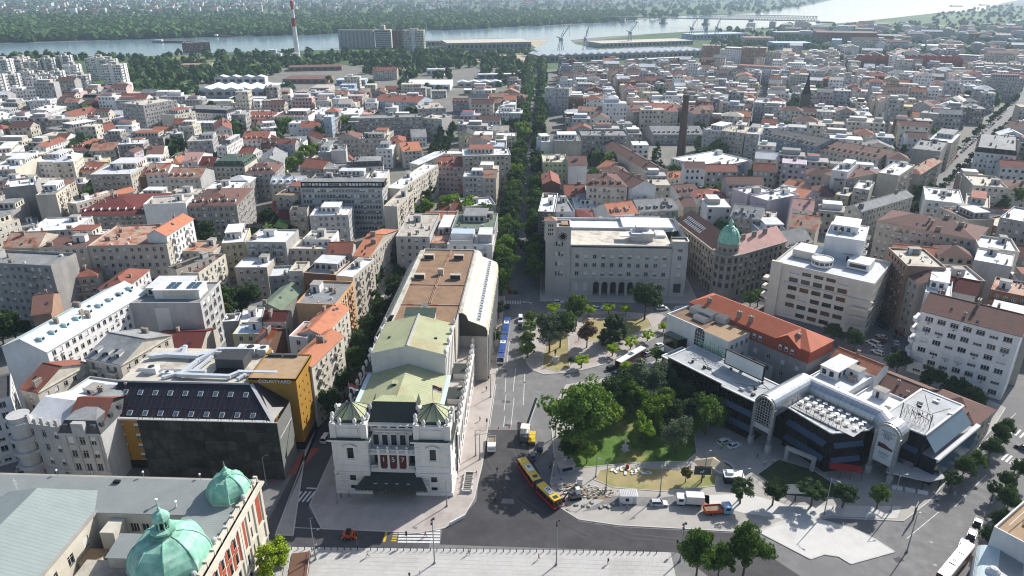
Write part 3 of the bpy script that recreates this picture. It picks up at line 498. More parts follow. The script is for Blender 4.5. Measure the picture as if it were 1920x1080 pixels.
# ---------------------------------------------------------------- the city blocks: x, y, turn, width, depth, height, walls, roof, window sides, detail level
BL = [
(-474.5, 591.4, 0.9222, 30.7, 51.5, 14.0,'white','f:white','fr',1),
(-488.5, 655.4, 0.1699, 23.4, 40.5, 10.0,'white','h:white','fr',1),
(-445.3, 645.5, -0.1417, 15.6, 32.4, 10.0,'white','y:red','fr',1),
(-411.8, 635.1, 0.2647, 12.8, 35.1, 12.0,'beige','g:red','fr',1),
(-364.4, 612.8, -0.4039, 27.2, 34.9, 27.0,'grey','f:beige','fr',1),
(-330.4, 611.0, -0.3185, 15.4, 24.1, 18.0,'cream','f:grey','r',1),
(-328.4, 646.7, -0.1563, 44.1, 24.4, 14.0,'white','m:dgrey','fr',1),
(-306.6, 602.1, 0.1487, 23.8, 13.4, 12.0,'lgrey','f:white','fr',1),
(-295.4, 663.5, 0.0422, 37.5, 27.7, 10.0,'beige','f:beige','f',1),
(-267.2, 572.5, 0.4025, 13.1, 39.1, 12.0,'white','y:red','fr',1),
(-229.5, 533.3, 0.1484, 19.0, 34.8, 12.0,'white','g:red','fr',1),
(-411.1, 575.7, -0.4493, 19.7, 34.0, 12.0,'grey','f:grey','fr',1),
(-385.2, 573.5, -0.5390, 16.5, 29.8, 10.0,'white','y:red','fr',1),
(-375.4, 594.2, 0.0424, 17.2, 28.5, 12.0,'grey','f:beige','f',1),
(-349.6, 505.2, 0.0420, 17.6, 32.8, 10.0,'white','h:red','fr',1),
(-371.6, 502.3, 0.0424, 9.0, 27.0, 12.0,'white','y:red','fr',1),
(-373.9, 529.2, 0.0423, 9.0, 18.8, 12.0,'white','g:brown','fr',1),
(-319.9, 487.3, 0.2535, 16.7, 21.7, 13.0,'lgrey','g:rust','fr',1),
(-298.0, 486.0, 0.2611, 16.7, 15.2, 18.0,'dgrey','f:white','fr',1),
(-274.6, 478.4, 0.3653, 10.5, 31.9, 12.0,'cream','g:brown','fr',1),
(-320.3, 527.6, 0.1067, 31.6, 19.4, 14.0,'dgrey','f:dgrey','f',1),
(-293.9, 543.2, 0.3769, 13.0, 14.1, 14.0,'grey','f:white','fr',1),
(-259.3, 508.4, 0.2616, 17.6, 23.1, 16.0,'grey','f:beige','fr',1),
(-230.1, 491.2, 0.0425, 7.5, 32.1, 16.0,'white','f:grey','fr',1),
(-375.3, 463.6, 0.4286, 13.0, 37.4, 14.0,'white','f:white','fr',1),
(-331.1, 401.9, 0.1989, 16.9, 35.2, 20.0,'cream','f:white','f',1),
(-320.7, 433.0, 0.0419, 10.5, 26.3, 18.0,'white','f:white','f',1),
(-309.0, 432.0, 0.3068, 11.2, 21.9, 18.0,'cream','h:white','fr',1),
(-301.5, 442.5, -0.1923, 12.3, 23.3, 10.0,'beige','g:red','fr',1),
(-257.2, 386.8, 0.0969, 22.5, 30.9, 22.0,'beige','f:white','fr',1),
(-239.5, 397.2, 0.4041, 7.1, 20.1, 18.0,'brick','g:brown','',1),
(-233.1, 401.1, 0.1481, 12.1, 22.3, 19.0,'white','g:rust','f',1),
(-218.0, 396.8, 0.0425, 19.3, 20.7, 18.0,'lgrey','g:rust','f',1),
(-250.3, 455.6, 0.0414, 10.6, 20.5, 12.0,'cream','h:orange','fr',1),
(-233.1, 445.3, 0.0415, 10.4, 25.2, 16.0,'white','g:pink','fr',1),
(-213.3, 427.4, 0.0424, 9.0, 17.5, 18.0,'dgrey','g:dred','f',1),
(-204.4, 429.2, 0.0421, 19.0, 23.6, 17.0,'cream','m:dgreen','f',1),
(-209.3, 478.8, -0.1275, 9.9, 14.6, 14.0,'white','g:red','fr',1),
(-178.5, 413.9, 0.1168, 17.7, 23.7, 17.0,'grey','h:brown','fr',1),
(-184.8, 365.0, 0.0974, 19.2, 25.9, 18.0,'dgrey','f:white','fr',1),
(-244.2, 404.2, -0.0610, 11.5, 14.0, 8.0,'white','g:red','f',1),
(-243.5, 353.0, -0.4085, 6.8, 27.9, 16.0,'white','y:orange','fr',1),
(-282.0, 378.0, 0.2260, 12.4, 17.0, 16.0,'beige','h:brown','fr',1),
(-244.6, 344.2, -0.2812, 6.1, 26.0, 18.0,'beige','f:white','fr',1),
(-254.7, 320.9, 0.6253, 7.6, 15.8, 12.0,'grey','f:grey','f',1),
(-275.1, 342.6, 0.5001, 14.2, 18.8, 26.0,'dgrey','f:white','',1),
(-254.5, 336.6, 0.2568, 9.3, 20.3, 24.0,'beige','f:grey','r',1),
(-250.1, 290.2, 1.3658, 20.9, 10.3, 20.0,'cream','f:beige','fr',1),
(-276.5, 324.3, 0.1625, 14.7, 17.3, 18.0,'dgrey','f:grey','f',1),
(-232.4, 295.4, 0.1888, 20.7, 20.6, 19.0,'lgrey','f:white','fr',1),
(-207.3, 280.6, 0.0421, 13.8, 15.9, 20.0,'lgrey','f:white','fr',0),
(-231.5, 329.1, 0.1218, 33.6, 39.1, 16.0,'stone','h:dred','fr',1),
(-195.9, 329.8, 0.1816, 20.0, 14.6, 22.0,'white','f:beige','r',0),
(-176.6, 334.6, 0.1191, 24.2, 32.4, 20.0,'dgrey','h:brown','fr',1),
(-267.0, 638.9, 0.0420, 24.1, 31.7, 10.0,'white','g:red','f',1),
(-240.3, 633.6, 0.0420, 31.4, 28.9, 13.0,'white','f:brown','f',1),
(-198.4, 643.8, 0.1316, 31.9, 42.7, 13.0,'white','f:white','f',1),
(-218.2, 657.8, 0.0420, 14.3, 43.3, 11.0,'white','f:white','f',1),
(-201.9, 589.9, 0.1958, 15.6, 22.9, 11.0,'lblue','g:red','fr',1),
(-233.6, 586.2, 0.4238, 12.8, 19.9, 11.0,'white','f:white','f',1),
(-211.0, 541.9, 0.6679, 10.5, 23.9, 10.0,'white','y:red','fr',1),
(-194.4, 529.6, 0.2932, 15.6, 32.5, 9.0,'white','g:grey','f',1),
(-167.2, 535.9, 0.6936, 10.0, 31.9, 12.0,'cream','y:red','fr',1),
(-187.0, 454.0, 0.2294, 16.2, 35.8, 13.0,'white','y:grey','fr',1),
(-151.1, 585.8, 0.1882, 52.3, 18.6, 20.0,'dgrey','f:grey','f',1),
(-100.4, 602.1, -0.2645, 17.0, 22.1, 18.0,'grey','f:beige','f',1),
(-167.2, 714.4, -0.3190, 48.6, 31.8, 16.0,'lblue','g:red','f',1),
(-116.5, 673.6, 0.2818, 26.2, 38.6, 14.0,'grey','f:beige','fr',1),
(-166.6, 666.1, 0.2735, 12.8, 31.3, 9.0,'pink','f:pink','f',1),
(-149.4, 534.5, 0.2915, 16.0, 36.2, 10.0,'beige','h:red','fr',1),
(-136.4, 553.7, 0.0417, 16.3, 24.2, 12.0,'grey','f:beige','fr',1),
(-105.1, 571.0, 0.2240, 12.0, 29.6, 8.0,'white','g:grey','f',1),
(-115.5, 538.8, 0.2111, 11.7, 27.0, 9.0,'beige','h:red','f',1),
(-99.0, 499.4, 0.3087, 13.4, 29.3, 12.0,'cream','g:orange','fr',1),
(-117.7, 498.2, 0.0422, 11.4, 16.4, 14.0,'white','f:white','fr',1),
(-132.5, 474.8, 0.4830, 7.4, 28.6, 9.0,'cream','y:red','f',1),
(-137.0, 453.6, 0.2123, 9.5, 18.6, 22.0,'lgrey','f:grey','',1),
(-150.2, 468.1, 0.0425, 8.2, 16.9, 18.0,'lgrey','f:white','',1),
(-153.3, 438.2, -0.3118, 16.3, 17.8, 15.0,'dgrey','g:red','f',1),
(-135.8, 429.2, 0.1221, 17.3, 17.4, 16.0,'grey','f:grey','f',1),
(-117.9, 431.4, 0.1906, 19.0, 16.2, 17.0,'lgrey','m:dgrey','f',1),
(-102.0, 405.8, 0.0421, 8.8, 23.5, 16.0,'cream','f:white','f',1),
(-85.0, 376.4, -0.2108, 8.8, 59.1, 19.0,'cream','f:white','r',1),
(-86.5, 457.0, -0.6871, 8.9, 46.1, 14.0,'cream','g:white','fr',1),
(-142.3, 363.6, -0.1185, 13.0, 20.7, 18.0,'beige','f:tan','f',1),
(-76.9, 332.1, -0.0924, 6.7, 30.8, 22.0,'beige','f:beige','r',1),
(-114.9, 334.0, 0.0882, 19.2, 15.7, 16.0,'lgrey','f:white','fr',0),
(-126.8, 339.3, 0.1481, 8.7, 9.6, 17.0,'beige','f:dgrey','f',1),
(-146.4, 344.5, 0.2167, 15.4, 18.4, 8.0,'beige','g:dred','f',1),
(-146.4, 362.7, 0.0423, 6.6, 15.2, 9.0,'beige','g:red','f',1),
(-126.7, 283.3, 0.0028, 17.6, 17.2, 20.0,'grey','f:white','f',0),
(-138.8, 286.4, 0.2577, 9.7, 19.2, 18.0,'yellow','f:white','f',0),
(-110.3, 286.3, 0.0044, 18.0, 15.4, 16.0,'beige','f:beige','f',0),
(-105.3, 293.4, -0.0134, 12.7, 12.4, 18.0,'white','f:beige','f',1),
(-91.4, 283.8, 0.1081, 10.0, 12.4, 15.0,'lgrey','g:red','f',0),
(-76.8, 270.5, -0.1378, 6.9, 36.4, 19.0,'beige','g:orange','fr',0),
(-75.9, 242.2, -0.1959, 6.7, 19.4, 22.0,'beige','f:white','r',0),
(-90.8, 249.2, -0.1233, 13.2, 14.8, 20.0,'brick','f:beige','',0),
(-107.8, 256.9, 0.1866, 7.8, 11.3, 15.0,'grey','f:white','f',0),
(-98.8, 255.5, 0.0422, 5.5, 10.5, 18.0,'cream','f:beige','f',0),
(-126.3, 268.5, 0.0423, 13.3, 11.9, 14.0,'beige','f:white','f',0),
(-82.0, 214.7, -0.0520, 13.8, 20.2, 23.0,'tan','f:grey','r',0),
(-102.0, 229.1, -0.1045, 9.4, 19.5, 14.0,'dgrey','y:green','',0),
(-75.5, 196.7, -0.1353, 8.4, 20.4, 21.0,'cream','y:orange','fr',0),
(-101.4, 211.5, 0.2666, 7.4, 12.9, 16.0,'grey','f:white','f',0),
(-107.9, 213.7, 0.2094, 5.1, 6.5, 16.0,'dgrey','f:white','',0),
(-100.7, 204.7, 0.0694, 14.3, 8.9, 16.0,'yellow','f:lblue','fr',0),
(-91.7, 209.0, 0.0427, 7.3, 7.5, 19.0,'cream','g:dred','f',0),
(-91.6, 198.8, -0.1900, 4.8, 13.5, 15.0,'brick','g:rust','',0),
(-77.9, 194.4, -0.1396, 6.0, 10.8, 21.0,'white','f:pink','fr',0),
(-72.5, 177.7, -0.2102, 7.5, 19.7, 21.0,'cream','y:orange','r',0),
(-223.8, 245.8, -0.0873, 39.2, 13.8, 24.0,'dgrey','f:grey','f',0),
(-202.5, 261.7, 0.1097, 18.7, 15.1, 24.0,'beige','f:brown','f',0),
(-184.0, 264.4, 0.1034, 31.5, 27.1, 24.0,'beige','f:rust','fr',0),
(-216.9, 261.1, 0.1360, 13.5, 16.7, 24.0,'beige','g:rust','f',0),
(-161.9, 270.5, -0.0379, 8.4, 22.3, 27.0,'white','y:orange','r',0),
(-146.2, 253.0, -0.4730, 5.7, 18.3, 20.0,'beige','f:black','r',0),
(-142.5, 252.6, -0.0785, 9.3, 21.5, 18.0,'cream','f:brown','r',0),
(-153.3, 279.0, -0.0499, 14.2, 13.3, 17.0,'beige','f:rust','fr',0),
(-166.8, 240.3, 0.0416, 10.1, 19.1, 16.0,'white','h:red','fr',0),
(-186.2, 252.5, 0.3285, 9.9, 7.2, 15.0,'beige','h:red','f',0),
(-126.8, 197.5, 0.1309, 16.2, 19.6, 11.0,'beige','g:dred','',0),
(-178.1, 218.3, 0.4393, 5.7, 19.2, 15.0,'brown','g:brown','',0),
(-134.2, 179.7, -0.2782, 13.2, 20.3, 20.0,'cream','g:grey','fr',0),
(-144.6, 165.4, -0.2766, 6.3, 17.3, 18.0,'cream','g:red','fr',0),
# beyond the post office and to the boulevard
(-1.2, 313.4, -0.0673, 7.6, 31.5, 26.0,'dark','f:white','f',0),
(7.0, 319.4, 0.1349, 9.1, 27.0, 24.0,'white','f:grey','fr',0),
(16.2, 315.1, 0.0425, 9.9, 16.5, 19.0,'stone','m:dred','f',0),
(26.4, 316.3, 0.0404, 3.2, 13.2, 19.0,'stone','f:white','f',0),
(29.4, 313.1, 0.1050, 12.2, 12.7, 17.0,'beige','g:brown','f',0),
(35.1, 341.2, 0.3516, 14.7, 16.8, 16.0,'white','g:orange','fr',0),
(18.2, 365.7, 0.0419, 11.9, 20.5, 12.0,'white','f:white','f',1),
(24.5, 374.3, -0.0588, 21.6, 25.7, 22.0,'cream','h:brown','f',0),
(48.4, 370.9, 0.4178, 14.8, 23.8, 22.0,'white','y:brown','',0),
(13.7, 389.3, 0.0420, 11.4, 21.8, 12.0,'lgrey','g:red','f',1),
(1.0, 391.7, 0.0416, 9.6, 21.9, 18.0,'brick','y:red','',1),
(0.9, 445.1, 0.0422, 15.9, 22.9, 18.0,'green','f:beige','f',1),
(16.8, 437.1, 0.0422, 11.6, 22.1, 18.0,'white','g:brown','',1),
(-0.0, 497.9, 0.2410, 9.3, 16.5, 20.0,'white','f:white','',1),
(8.8, 492.1, 0.0423, 18.4, 20.7, 22.0,'dgrey','f:grey','',1),
(28.7, 521.9, 0.0420, 35.1, 22.6, 20.0,'dgrey','f:grey','f',1),
(40.9, 522.7, 0.0422, 22.8, 26.6, 9.0,'beige','f:grey','f',1),
(40.2, 440.5, 0.1312, 15.4, 16.7, 12.0,'cream','h:brown','f',1),
(36.9, 473.8, -0.8270, 7.8, 20.8, 8.0,'beige','g:orange','',1),
(67.5, 439.1, 0.2693, 12.2, 97.9, 14.0,'cream','y:brown','f',1),
(88.7, 487.1, -0.9524, 34.7, 41.7, 12.0,'white','f:white','f',1),
(110.0, 455.8, 0.7077, 38.5, 22.7, 11.0,'lblue','f:white','f',1),
(81.5, 447.1, 0.1811, 19.5, 12.1, 8.0,'white','g:orange','f',1),
(91.4, 590.3, 0.0420, 41.6, 38.0, 8.0,'grey','g:grey','f',1),
(81.3, 651.7, 0.4136, 16.0, 31.9, 16.0,'grey','g:brown','f',1),
(97.3, 661.1, 0.0421, 12.1, 37.3, 16.0,'white','g:red','f',1),
(109.5, 661.9, 0.0419, 14.1, 40.2, 15.0,'cream','g:red','f',1),
(128.3, 656.9, 0.0416, 7.7, 39.6, 15.0,'cream','g:red','f',1),
(134.4, 648.6, 0.3883, 16.7, 33.2, 15.0,'grey','g:brown','f',1),
(103.8, 379.6, -1.1579, 12.5, 18.2, 20.0,'mauve','f:white','',0),
(109.9, 366.1, -1.0124, 11.4, 23.9, 20.0,'mauve','f:white','',0),
(88.5, 392.9, 0.1577, 18.8, 18.6, 10.0,'white','h:red','f',1),
(79.4, 402.5, 0.3703, 14.2, 14.8, 10.0,'white','g:brown','f',1),
(51.1, 353.8, 0.2227, 20.9, 21.2, 14.0,'grey','g:grey','f',0),
(77.9, 376.8, 0.3062, 7.7, 12.2, 10.0,'beige','g:brown','',1),
(122.5, 550.7, -0.6282, 13.7, 28.1, 20.0,'lgrey','f:white','fr',1),
(134.8, 544.8, -0.4593, 17.3, 27.9, 20.0,'beige','f:beige','f',1),
(150.6, 535.1, -0.3813, 9.8, 29.6, 20.0,'lgrey','f:beige','f',1),
(160.0, 529.5, -0.9910, 47.4, 29.9, 20.0,'blue','g:dgrey','f',1),
(188.5, 494.2, -0.8218, 42.4, 32.5, 18.0,'cream','g:brown','fr',1),
(166.5, 420.4, -1.4590, 17.4, 43.1, 19.0,'beige','g:brown','r',1),
(166.3, 407.9, -0.5809, 8.6, 24.0, 24.0,'white','f:white','f',1),
(189.9, 402.6, -0.6707, 11.1, 33.9, 24.0,'beige','f:white','r',1),
(215.1, 421.0, -0.7069, 7.5, 45.3, 20.0,'stone','h:rust','r',1),
(244.2, 477.8, -0.5772, 16.7, 39.8, 22.0,'dgrey','f:grey','',1),
(273.0, 515.0, -0.6181, 14.9, 40.9, 20.0,'beige','f:white','fr',1),
(291.5, 488.4, -0.5394, 23.5, 55.7, 18.0,'white','m:black','f',1),
(242.4, 399.5, -0.3014, 16.8, 27.8, 18.0,'cream','f:beige','fr',1),
(263.9, 407.2, -0.3863, 21.7, 23.5, 14.0,'cream','h:brown','f',1),
(201.2, 368.9, -0.4185, 17.6, 29.6, 18.0,'white','f:white','f',1),
(216.8, 359.8, -0.5144, 10.7, 26.1, 18.0,'lgrey','f:beige','f',1),
(196.0, 345.1, -1.4316, 20.7, 13.1, 21.0,'beige','f:brown','f',0),
(154.2, 318.0, -0.6892, 39.7, 23.3, 22.0,'beige','h:brown','f',0),
(219.9, 352.8, -1.0785, 12.3, 22.3, 12.0,'brick','f:beige','f',0),
(209.5, 319.7, -0.7588, 18.4, 24.6, 24.0,'grey','f:white','f',0),
(113.3, 272.7, -0.4680, 14.3, 20.8, 30.0,'white','f:white','r',0),
(137.7, 270.5, -1.6537, 19.8, 13.5, 26.0,'brown','f:beige','f',0),
(137.1, 254.4, -1.5260, 11.4, 11.7, 22.0,'beige','g:brown','f',0),
(136.1, 235.7, -0.5060, 8.0, 19.4, 22.0,'white','f:white','f',0),
(146.8, 243.2, -0.5713, 10.0, 12.9, 20.0,'lgrey','g:dred','',0),
(147.6, 253.4, -0.0977, 18.7, 16.1, 20.0,'beige','f:white','f',0),
(160.6, 239.1, -0.6195, 12.2, 14.9, 22.0,'brick','f:rust','f',0),
(170.8, 268.8, -0.5843, 12.7, 16.3, 22.0,'lgrey','f:white','',0),
(181.2, 284.0, -0.3724, 14.2, 17.5, 22.0,'cream','f:white','f',0),
(145.8, 217.3, -0.6235, 13.9, 15.8, 20.0,'beige','f:grey','',0),
(94.2, 341.9, -0.4057, 14.0, 20.3, 16.0,'beige','g:grey','f',0),
(103.8, 340.0, -0.4278, 9.4, 22.1, 14.0,'beige','f:beige','f',0),
(104.3, 322.8, 0.0421, 13.1, 17.2, 14.0,'lblue','f:white','fr',0),
(115.7, 320.0, -0.4440, 11.6, 22.1, 18.0,'beige','g:rust','f',0),
(126.2, 348.5, -0.3511, 9.5, 16.9, 18.0,'white','g:pink','f',0),
(125.4, 387.4, -0.7348, 9.2, 21.7, 16.0,'white','f:white','f',1),
(137.2, 404.2, -0.8032, 9.2, 20.5, 14.0,'beige','g:orange','f',1),
(134.5, 382.0, -0.7532, 7.3, 26.2, 14.0,'mauve','g:orange','r',1),
(152.3, 396.2, -0.3124, 12.5, 20.2, 12.0,'mauve','h:brown','f',1),
(163.9, 391.8, -0.5937, 7.3, 15.5, 14.0,'yellow','f:beige','f',1),
(151.1, 346.6, -0.9252, 8.7, 47.5, 20.0,'cream','y:grey','fr',1),
(169.5, 383.4, -0.5327, 8.0, 19.6, 20.0,'beige','f:white','f',1),
]
for i, t in enumerate(BL):
    bld(*t[:6], wall=t[6], roof=t[7], sides=t[8], lod=t[9], seed=i, bal=((2 if i % 2 else 3) if 'f' in t[8] and t[5] > 13 and i % 3 == 0 else -2 if t[8] == 'r' else 0), fr='dframe' if t[6] in ('tan','stone','brown') else 'frame')
# ---------------------------------------------------------------- landmark buildings
mat('t_roof', 'a6aa86', 0.7, 0.14, 0.2, seam=(1.1, 0.3, 0.16, 'Y'), patch=('9c8a68', 0.12, 0.52, 0.72)); mat('t_roofx', 'a6aa86', 0.7, 0.12, 0.2, seam=(0.8, 0.3, 0.16, 'X'), patch=('8f9a72', 0.12, 0.5, 0.7))
mat('t_dark', '3b413d', 0.6, 0.15, 0.3, seam=(0.6, 0.3, 0.1, 'X')); mat('cream_metal', 'd3cebb', 0.6, 0.12, 0.2, seam=(1.4, 0.25, 0.08, 'Y'), streak=0.0, patch=('a99f86', 0.25, 0.5, 0.7)); mat('grey_seam', '8f9492', 0.55, 0.12, 0.2, seam=(0.65, 0.3, 0.1, 'X'), spec=0.4)
mat('grey_seamy', '8f9492', 0.55, 0.12, 0.2, seam=(0.65, 0.3, 0.1, 'Y'), spec=0.4); mat('green_seamy', '8f9a97', 0.6, 0.1, 0.2, seam=(0.9, 0.32, 0.09, 'Y')); mat('gold', 'a37c33', 0.75, 0.1, 0.3, rand=0.0); mat('net', '2a2b2b', 0.95, 0.5, 0.35, streak=0.5, spec=0.1); mat('netp', '434543', 0.9, 0.45, 0.5, rand=0.45, streak=0.4, spec=0.1); mat('netlight', '777975', 0.9, 0.15, 0.3)
mat('panel_dark', '26222b', 0.35, 0.12, 0.3, spec=0.5); mat('skyglass', '4a6273', 0.15, 0.1, spec=0.6); mat('darkglass', '0d1114', 0.08, 0.2, 0.3, spec=0.6); mat('blueband', '384b62', 0.25, 0.15, 0.4, spec=0.5); mat('steel', 'bcbfc1', 0.33, 0.18, 0.4, metal=0.7, seam=(1.5, 0.4, 0.07, 'Y')); mat('duct', 'c6ccd2', 0.4, 0.08, metal=0.15)
mat('redwall', 'a2503c', 0.8, 0.12, 0.4, seam=(0.45, 0.2, 0.12, 'Z')); mat('redrib', 'b9674a', 0.75, 0.14, 0.3, seam=(0.9, 0.2, 0.1, 'X')); mat('red', 'a52a24', 0.6, 0.1); mat('adgrey', 'c4c9cd', 0.6, 0.03); mat('shoe', '5c2f2c', 0.6, 0.2, 2); mat('ink', '3a3f45', 0.8, 0.0); mat('tealgreen', '5d8a7c', 0.6, 0.1)
def txt(s, parent, loc, rot, size, m, name='lettering', align='CENTER', ext=0.04):
    cu = bpy.data.curves.new(name, 'FONT'); cu.body = s; cu.size = size; cu.extrude = ext; cu.align_x = align; cu.align_y = 'CENTER'; cu.materials.append(MAT[m])
    t = bpy.data.objects.new(name, cu); COL.objects.link(t); dg = bpy.context.evaluated_depsgraph_get(); me = bpy.data.meshes.new_from_object(t.evaluated_get(dg)); bpy.data.objects.remove(t)
    o = link(name, me, parent, loc); o.rotation_euler = rot; return o
def urn(): return MB().lathe([(0.32,0),(0.32,0.25),(0.18,0.35),(0.5,0.9),(0.55,1.3),(0.4,1.75),(0.12,2.1),(0.02,2.2)], 'w_theatre', n=8)
# ---- theatre
TH = thing('theatre', 'white columned theatre with twin corner towers and pale green roofs', 'theatre', (-36.7, 147, 0))
W = 'w_theatre'
def tower(sx):
    cx = sx*10.5; mb = MB(); x0, x1 = cx-4.5, cx+4.5; ops = []
    rows = [(1.6,2.6),(4.2,5.8),(11.0,14.2)]
    o = facade(mb, (x0,0), (1,0), 9, 0, 17, [(3.7,5.3)], rows, W, 0.35); ops += [(p,a,b,0) for p,a,b in o]
    for O, U, n in (((x1,0),(0,1),9),((x0,9),(0,-1),9)):
        o = facade(mb, O, U, 9, 0, 17, [(3.7,5.3)], rows, W, 0.35); ops += [(p,a,b,math.atan2(U[1],U[0])) for p,a,b in o]
    for z, p, h in ((0,0.35,1.2),(6.6,0.22,0.35),(8.8,0.12,0.25),(16.2,0.5,0.35),(16.6,0.9,0.4)): mb.box(x0-p,-p,z,x1+p,9+p*0.2,z+h,W)
    for zz in np.arange(1.7, 6.3, 0.62): mb.box(x0-0.1,-0.1,zz,x0+3.4,-0.0,zz+0.5,W); mb.box(x1-3.4,-0.1,zz,x1+0.1,0.0,zz+0.5,W); mb.box(x1 if sx>0 else x0-0.1, 0, zz, x1+0.1 if sx>0 else x0, 3.4, zz+0.5, W)
    for zz in np.arange(9.2, 16, 0.72):
        for a in (x0-0.06, x1-1.3): mb.box(a,-0.08,zz,a+1.36,0.0,zz+0.6,W)
    mb.box(x0+3.0,-0.25,10.2,x1-3.0,0.0,10.8,W); mb.box(x0+2.7,-0.4,14.5,x1-2.7,0.0,14.8,W); mb.q([(x0+2.7,-0.35,14.8),(x1-2.7,-0.35,14.8),(cx,-0.35,15.6)],W); mb.box(x0+2.9,-0.2,10.8,x0+3.5,0,14.5,W); mb.box(x1-3.5,-0.2,10.8,x1-2.9,0,14.5,W)
    t = mb.obj('tower', TH)
    c = MB(); c.box(x0-0.9,-0.9,17.0,x1+0.9,9.2,17.15,'t_dark'); c.box(x0+0.2,0.2,17.15,x1-0.2,8.8,20.6,W); c.box(x0-0.1,-0.1,20.6,x1+0.1,9.1,21.1,W); c.box(x0+2.2,0.05,18.2,x1-2.2,0.2,20.0,W)
    for px in (x0+0.6, x1-0.6):
        for py in (0.6, 8.4): c.box(px-0.75,py-0.75,17.15,px+0.75,py+0.75,21.4,W)
    c.obj('attic', t)
    r = MB(); b = [(x0+1,1),(cx-1.6,0.8),(cx+1.6,0.8),(x1-1,1),(x1-0.8,2.9),(x1-0.8,6.1),(x1-1,8),(cx+1.6,8.2),(cx-1.6,8.2),(x0+1,8),(x0+0.8,6.1),(x0+0.8,2.9)]
    ap = (cx,4.5,25.2)
    r.prism(b, 21.1, 22.0, 't_dark')
    for i in range(12): p, q = b[i], b[(i+1)%12]; r.q([(p[0],p[1],22.0),(q[0],q[1],22.0),ap],'t_roofx')
    for i in range(12): r.bar((b[i][0],b[i][1],22.05),ap,0.14,'t_dark')
    r.obj('tower_roof', t)
    um = shared('urn', urn)
    for px, py in ((x0+0.6,0.5),(x0+2.6,-0.1),(x1-2.6,-0.1),(x1-0.6,0.5),(x1-0.1,2.6),(x1-0.1,6.4),(x0+0.1,2.6),(x0+0.1,6.4)): link('urn', um, t, (px,py,21.1 if (py<0 or px in (x1-0.1,x0+0.1)) else 21.4))
    fp = MB(); fp.tube([(cx,4.5,25.6),(cx,4.5,30.5)],0.07,'pole',5); f = fp.obj('flagpole', t)
    fl = MB()
    for i, k in enumerate(('red','blueband','white')):
        pts = [(cx+0.1+j*0.45, 4.5+0.25*math.sin(j*1.3), 30.3-0.5*i-0.12*j) for j in range(6)]
        for j in range(5): a, d = pts[j], pts[j+1]; fl.q([(a[0],a[1],a[2]-0.5),(d[0],d[1],d[2]-0.5),d,a],k)
    fl.obj('flag', f)
    for p, a, b2, ang in ops: winobj(TH, p, a, b2, ang, rnd.choice((0,1,2)), 'dframe')
tower(-1); tower(1)
mb = MB(); ops = []
o = facade(mb, (-6,2.2), (1,0), 12, 0, 6.2, [(0.6,2.6),(3.3,5.5),(6.5,8.7),(9.4,11.4)], [(0.1,4.0)], W, 0.6); doors = o
o = facade(mb, (-6,3.4), (1,0), 12, 6.2, 12.2, grid(12,5,1.5,0.2), [(7.0,10.6)], W, 0.5); ops += o
o = facade(mb, (-6,3.8), (1,0), 12, 12.2, 19.2, grid(12,5,1.5,0.2), [(12.6,15.8),(17.9,18.5)], W, 0.4); ops += o
mb.box(-6,1.0,6.2,6,3.8,7.2,W); mb.box(-6,0.8,11.7,6,3.8,12.2,W); mb.box(-6,3.2,17.0,6,3.8,17.35,W); mb.box(-6.2,2.9,18.9,6.2,4.2,19.3,W)
for c0, c1 in grid(12,5,1.5,0.2):
    x = -6 + (c0+c1)/2; mb.box(x-1.05,3.45,16.0,x+1.05,3.8,16.2,W); mb.q([(x-1.05,3.5,16.2),(x+1.05,3.5,16.2),(x,3.5,16.8)],W); mb.box(x-0.95,3.6,12.3,x-0.75,3.8,16.0,W); mb.box(x+0.75,3.6,12.3,x+0.95,3.8,16.0,W)
wc = mb.obj('centre_wall', TH)
for p, a, b in ops: winobj(TH, p, a, b, 0, 0, 'dframe')
for p, a, b in doors:
    d = MB(); d.box(-a/2,-0.1,0,a/2,0,b,'dframe'); d.q([(-a/2+0.15,-0.12,0.9),(a/2-0.15,-0.12,0.9),(a/2-0.15,-0.12,b-0.2),(-a/2+0.15,-0.12,b-0.2)],'glass'); d.obj('door', TH, p)
colm = MB().box(-0.5,-0.5,0,0.5,0.5,0.4,W).lathe([(0.42,0.4),(0.42,0.55),(0.36,0.7),(0.32,4.1),(0.42,4.25),(0.5,4.5)],W,n=10); colm.box(-0.5,-0.5,4.4,0.5,0.5,4.55,W); cm = colm.mesh('column')
def balustrade(w, n):
    b = MB(); b.box(0,-0.14,0,w,0.14,0.12,W); b.box(0,-0.16,0.85,w,0.16,1.0,W)
    for i in range(n): x = w*(i+0.5)/n; b.box(x-0.07,-0.07,0.12,x+0.07,0.07,0.85,W)
    return b
bal = balustrade(1.7, 6).mesh('balustrade')
for i in range(5):
    link('balustrade', bal, TH, (-5.85+i*2.45, 1.1, 12.2))
    if i in (0,4): link('balustrade', bal, TH, (-5.85+i*2.45, 1.15, 7.2))
for i in range(4):
    x = -3.67+i*2.45; link('column', cm, TH, (x,1.5,7.15)); p = MB().box(-0.35,-0.25,0,0.35,0.25,1.15,W).ico((0,0,1.6),0.32,'white',n=8,k=4); p.obj('lamp_globe', TH, (x,1.1,12.2))
for i, s in enumerate('157'):
    x = -2.45+i*2.45; b = MB(); b.box(-0.8,-0.03,0,0.8,0.03,4.3,'shoe'); bo = b.obj('banner', TH, (x,1.25,7.25)); txt(s, bo, (0,-0.06,2.7), (R(90),0,0), 2.0, 'adgrey', 'numeral')
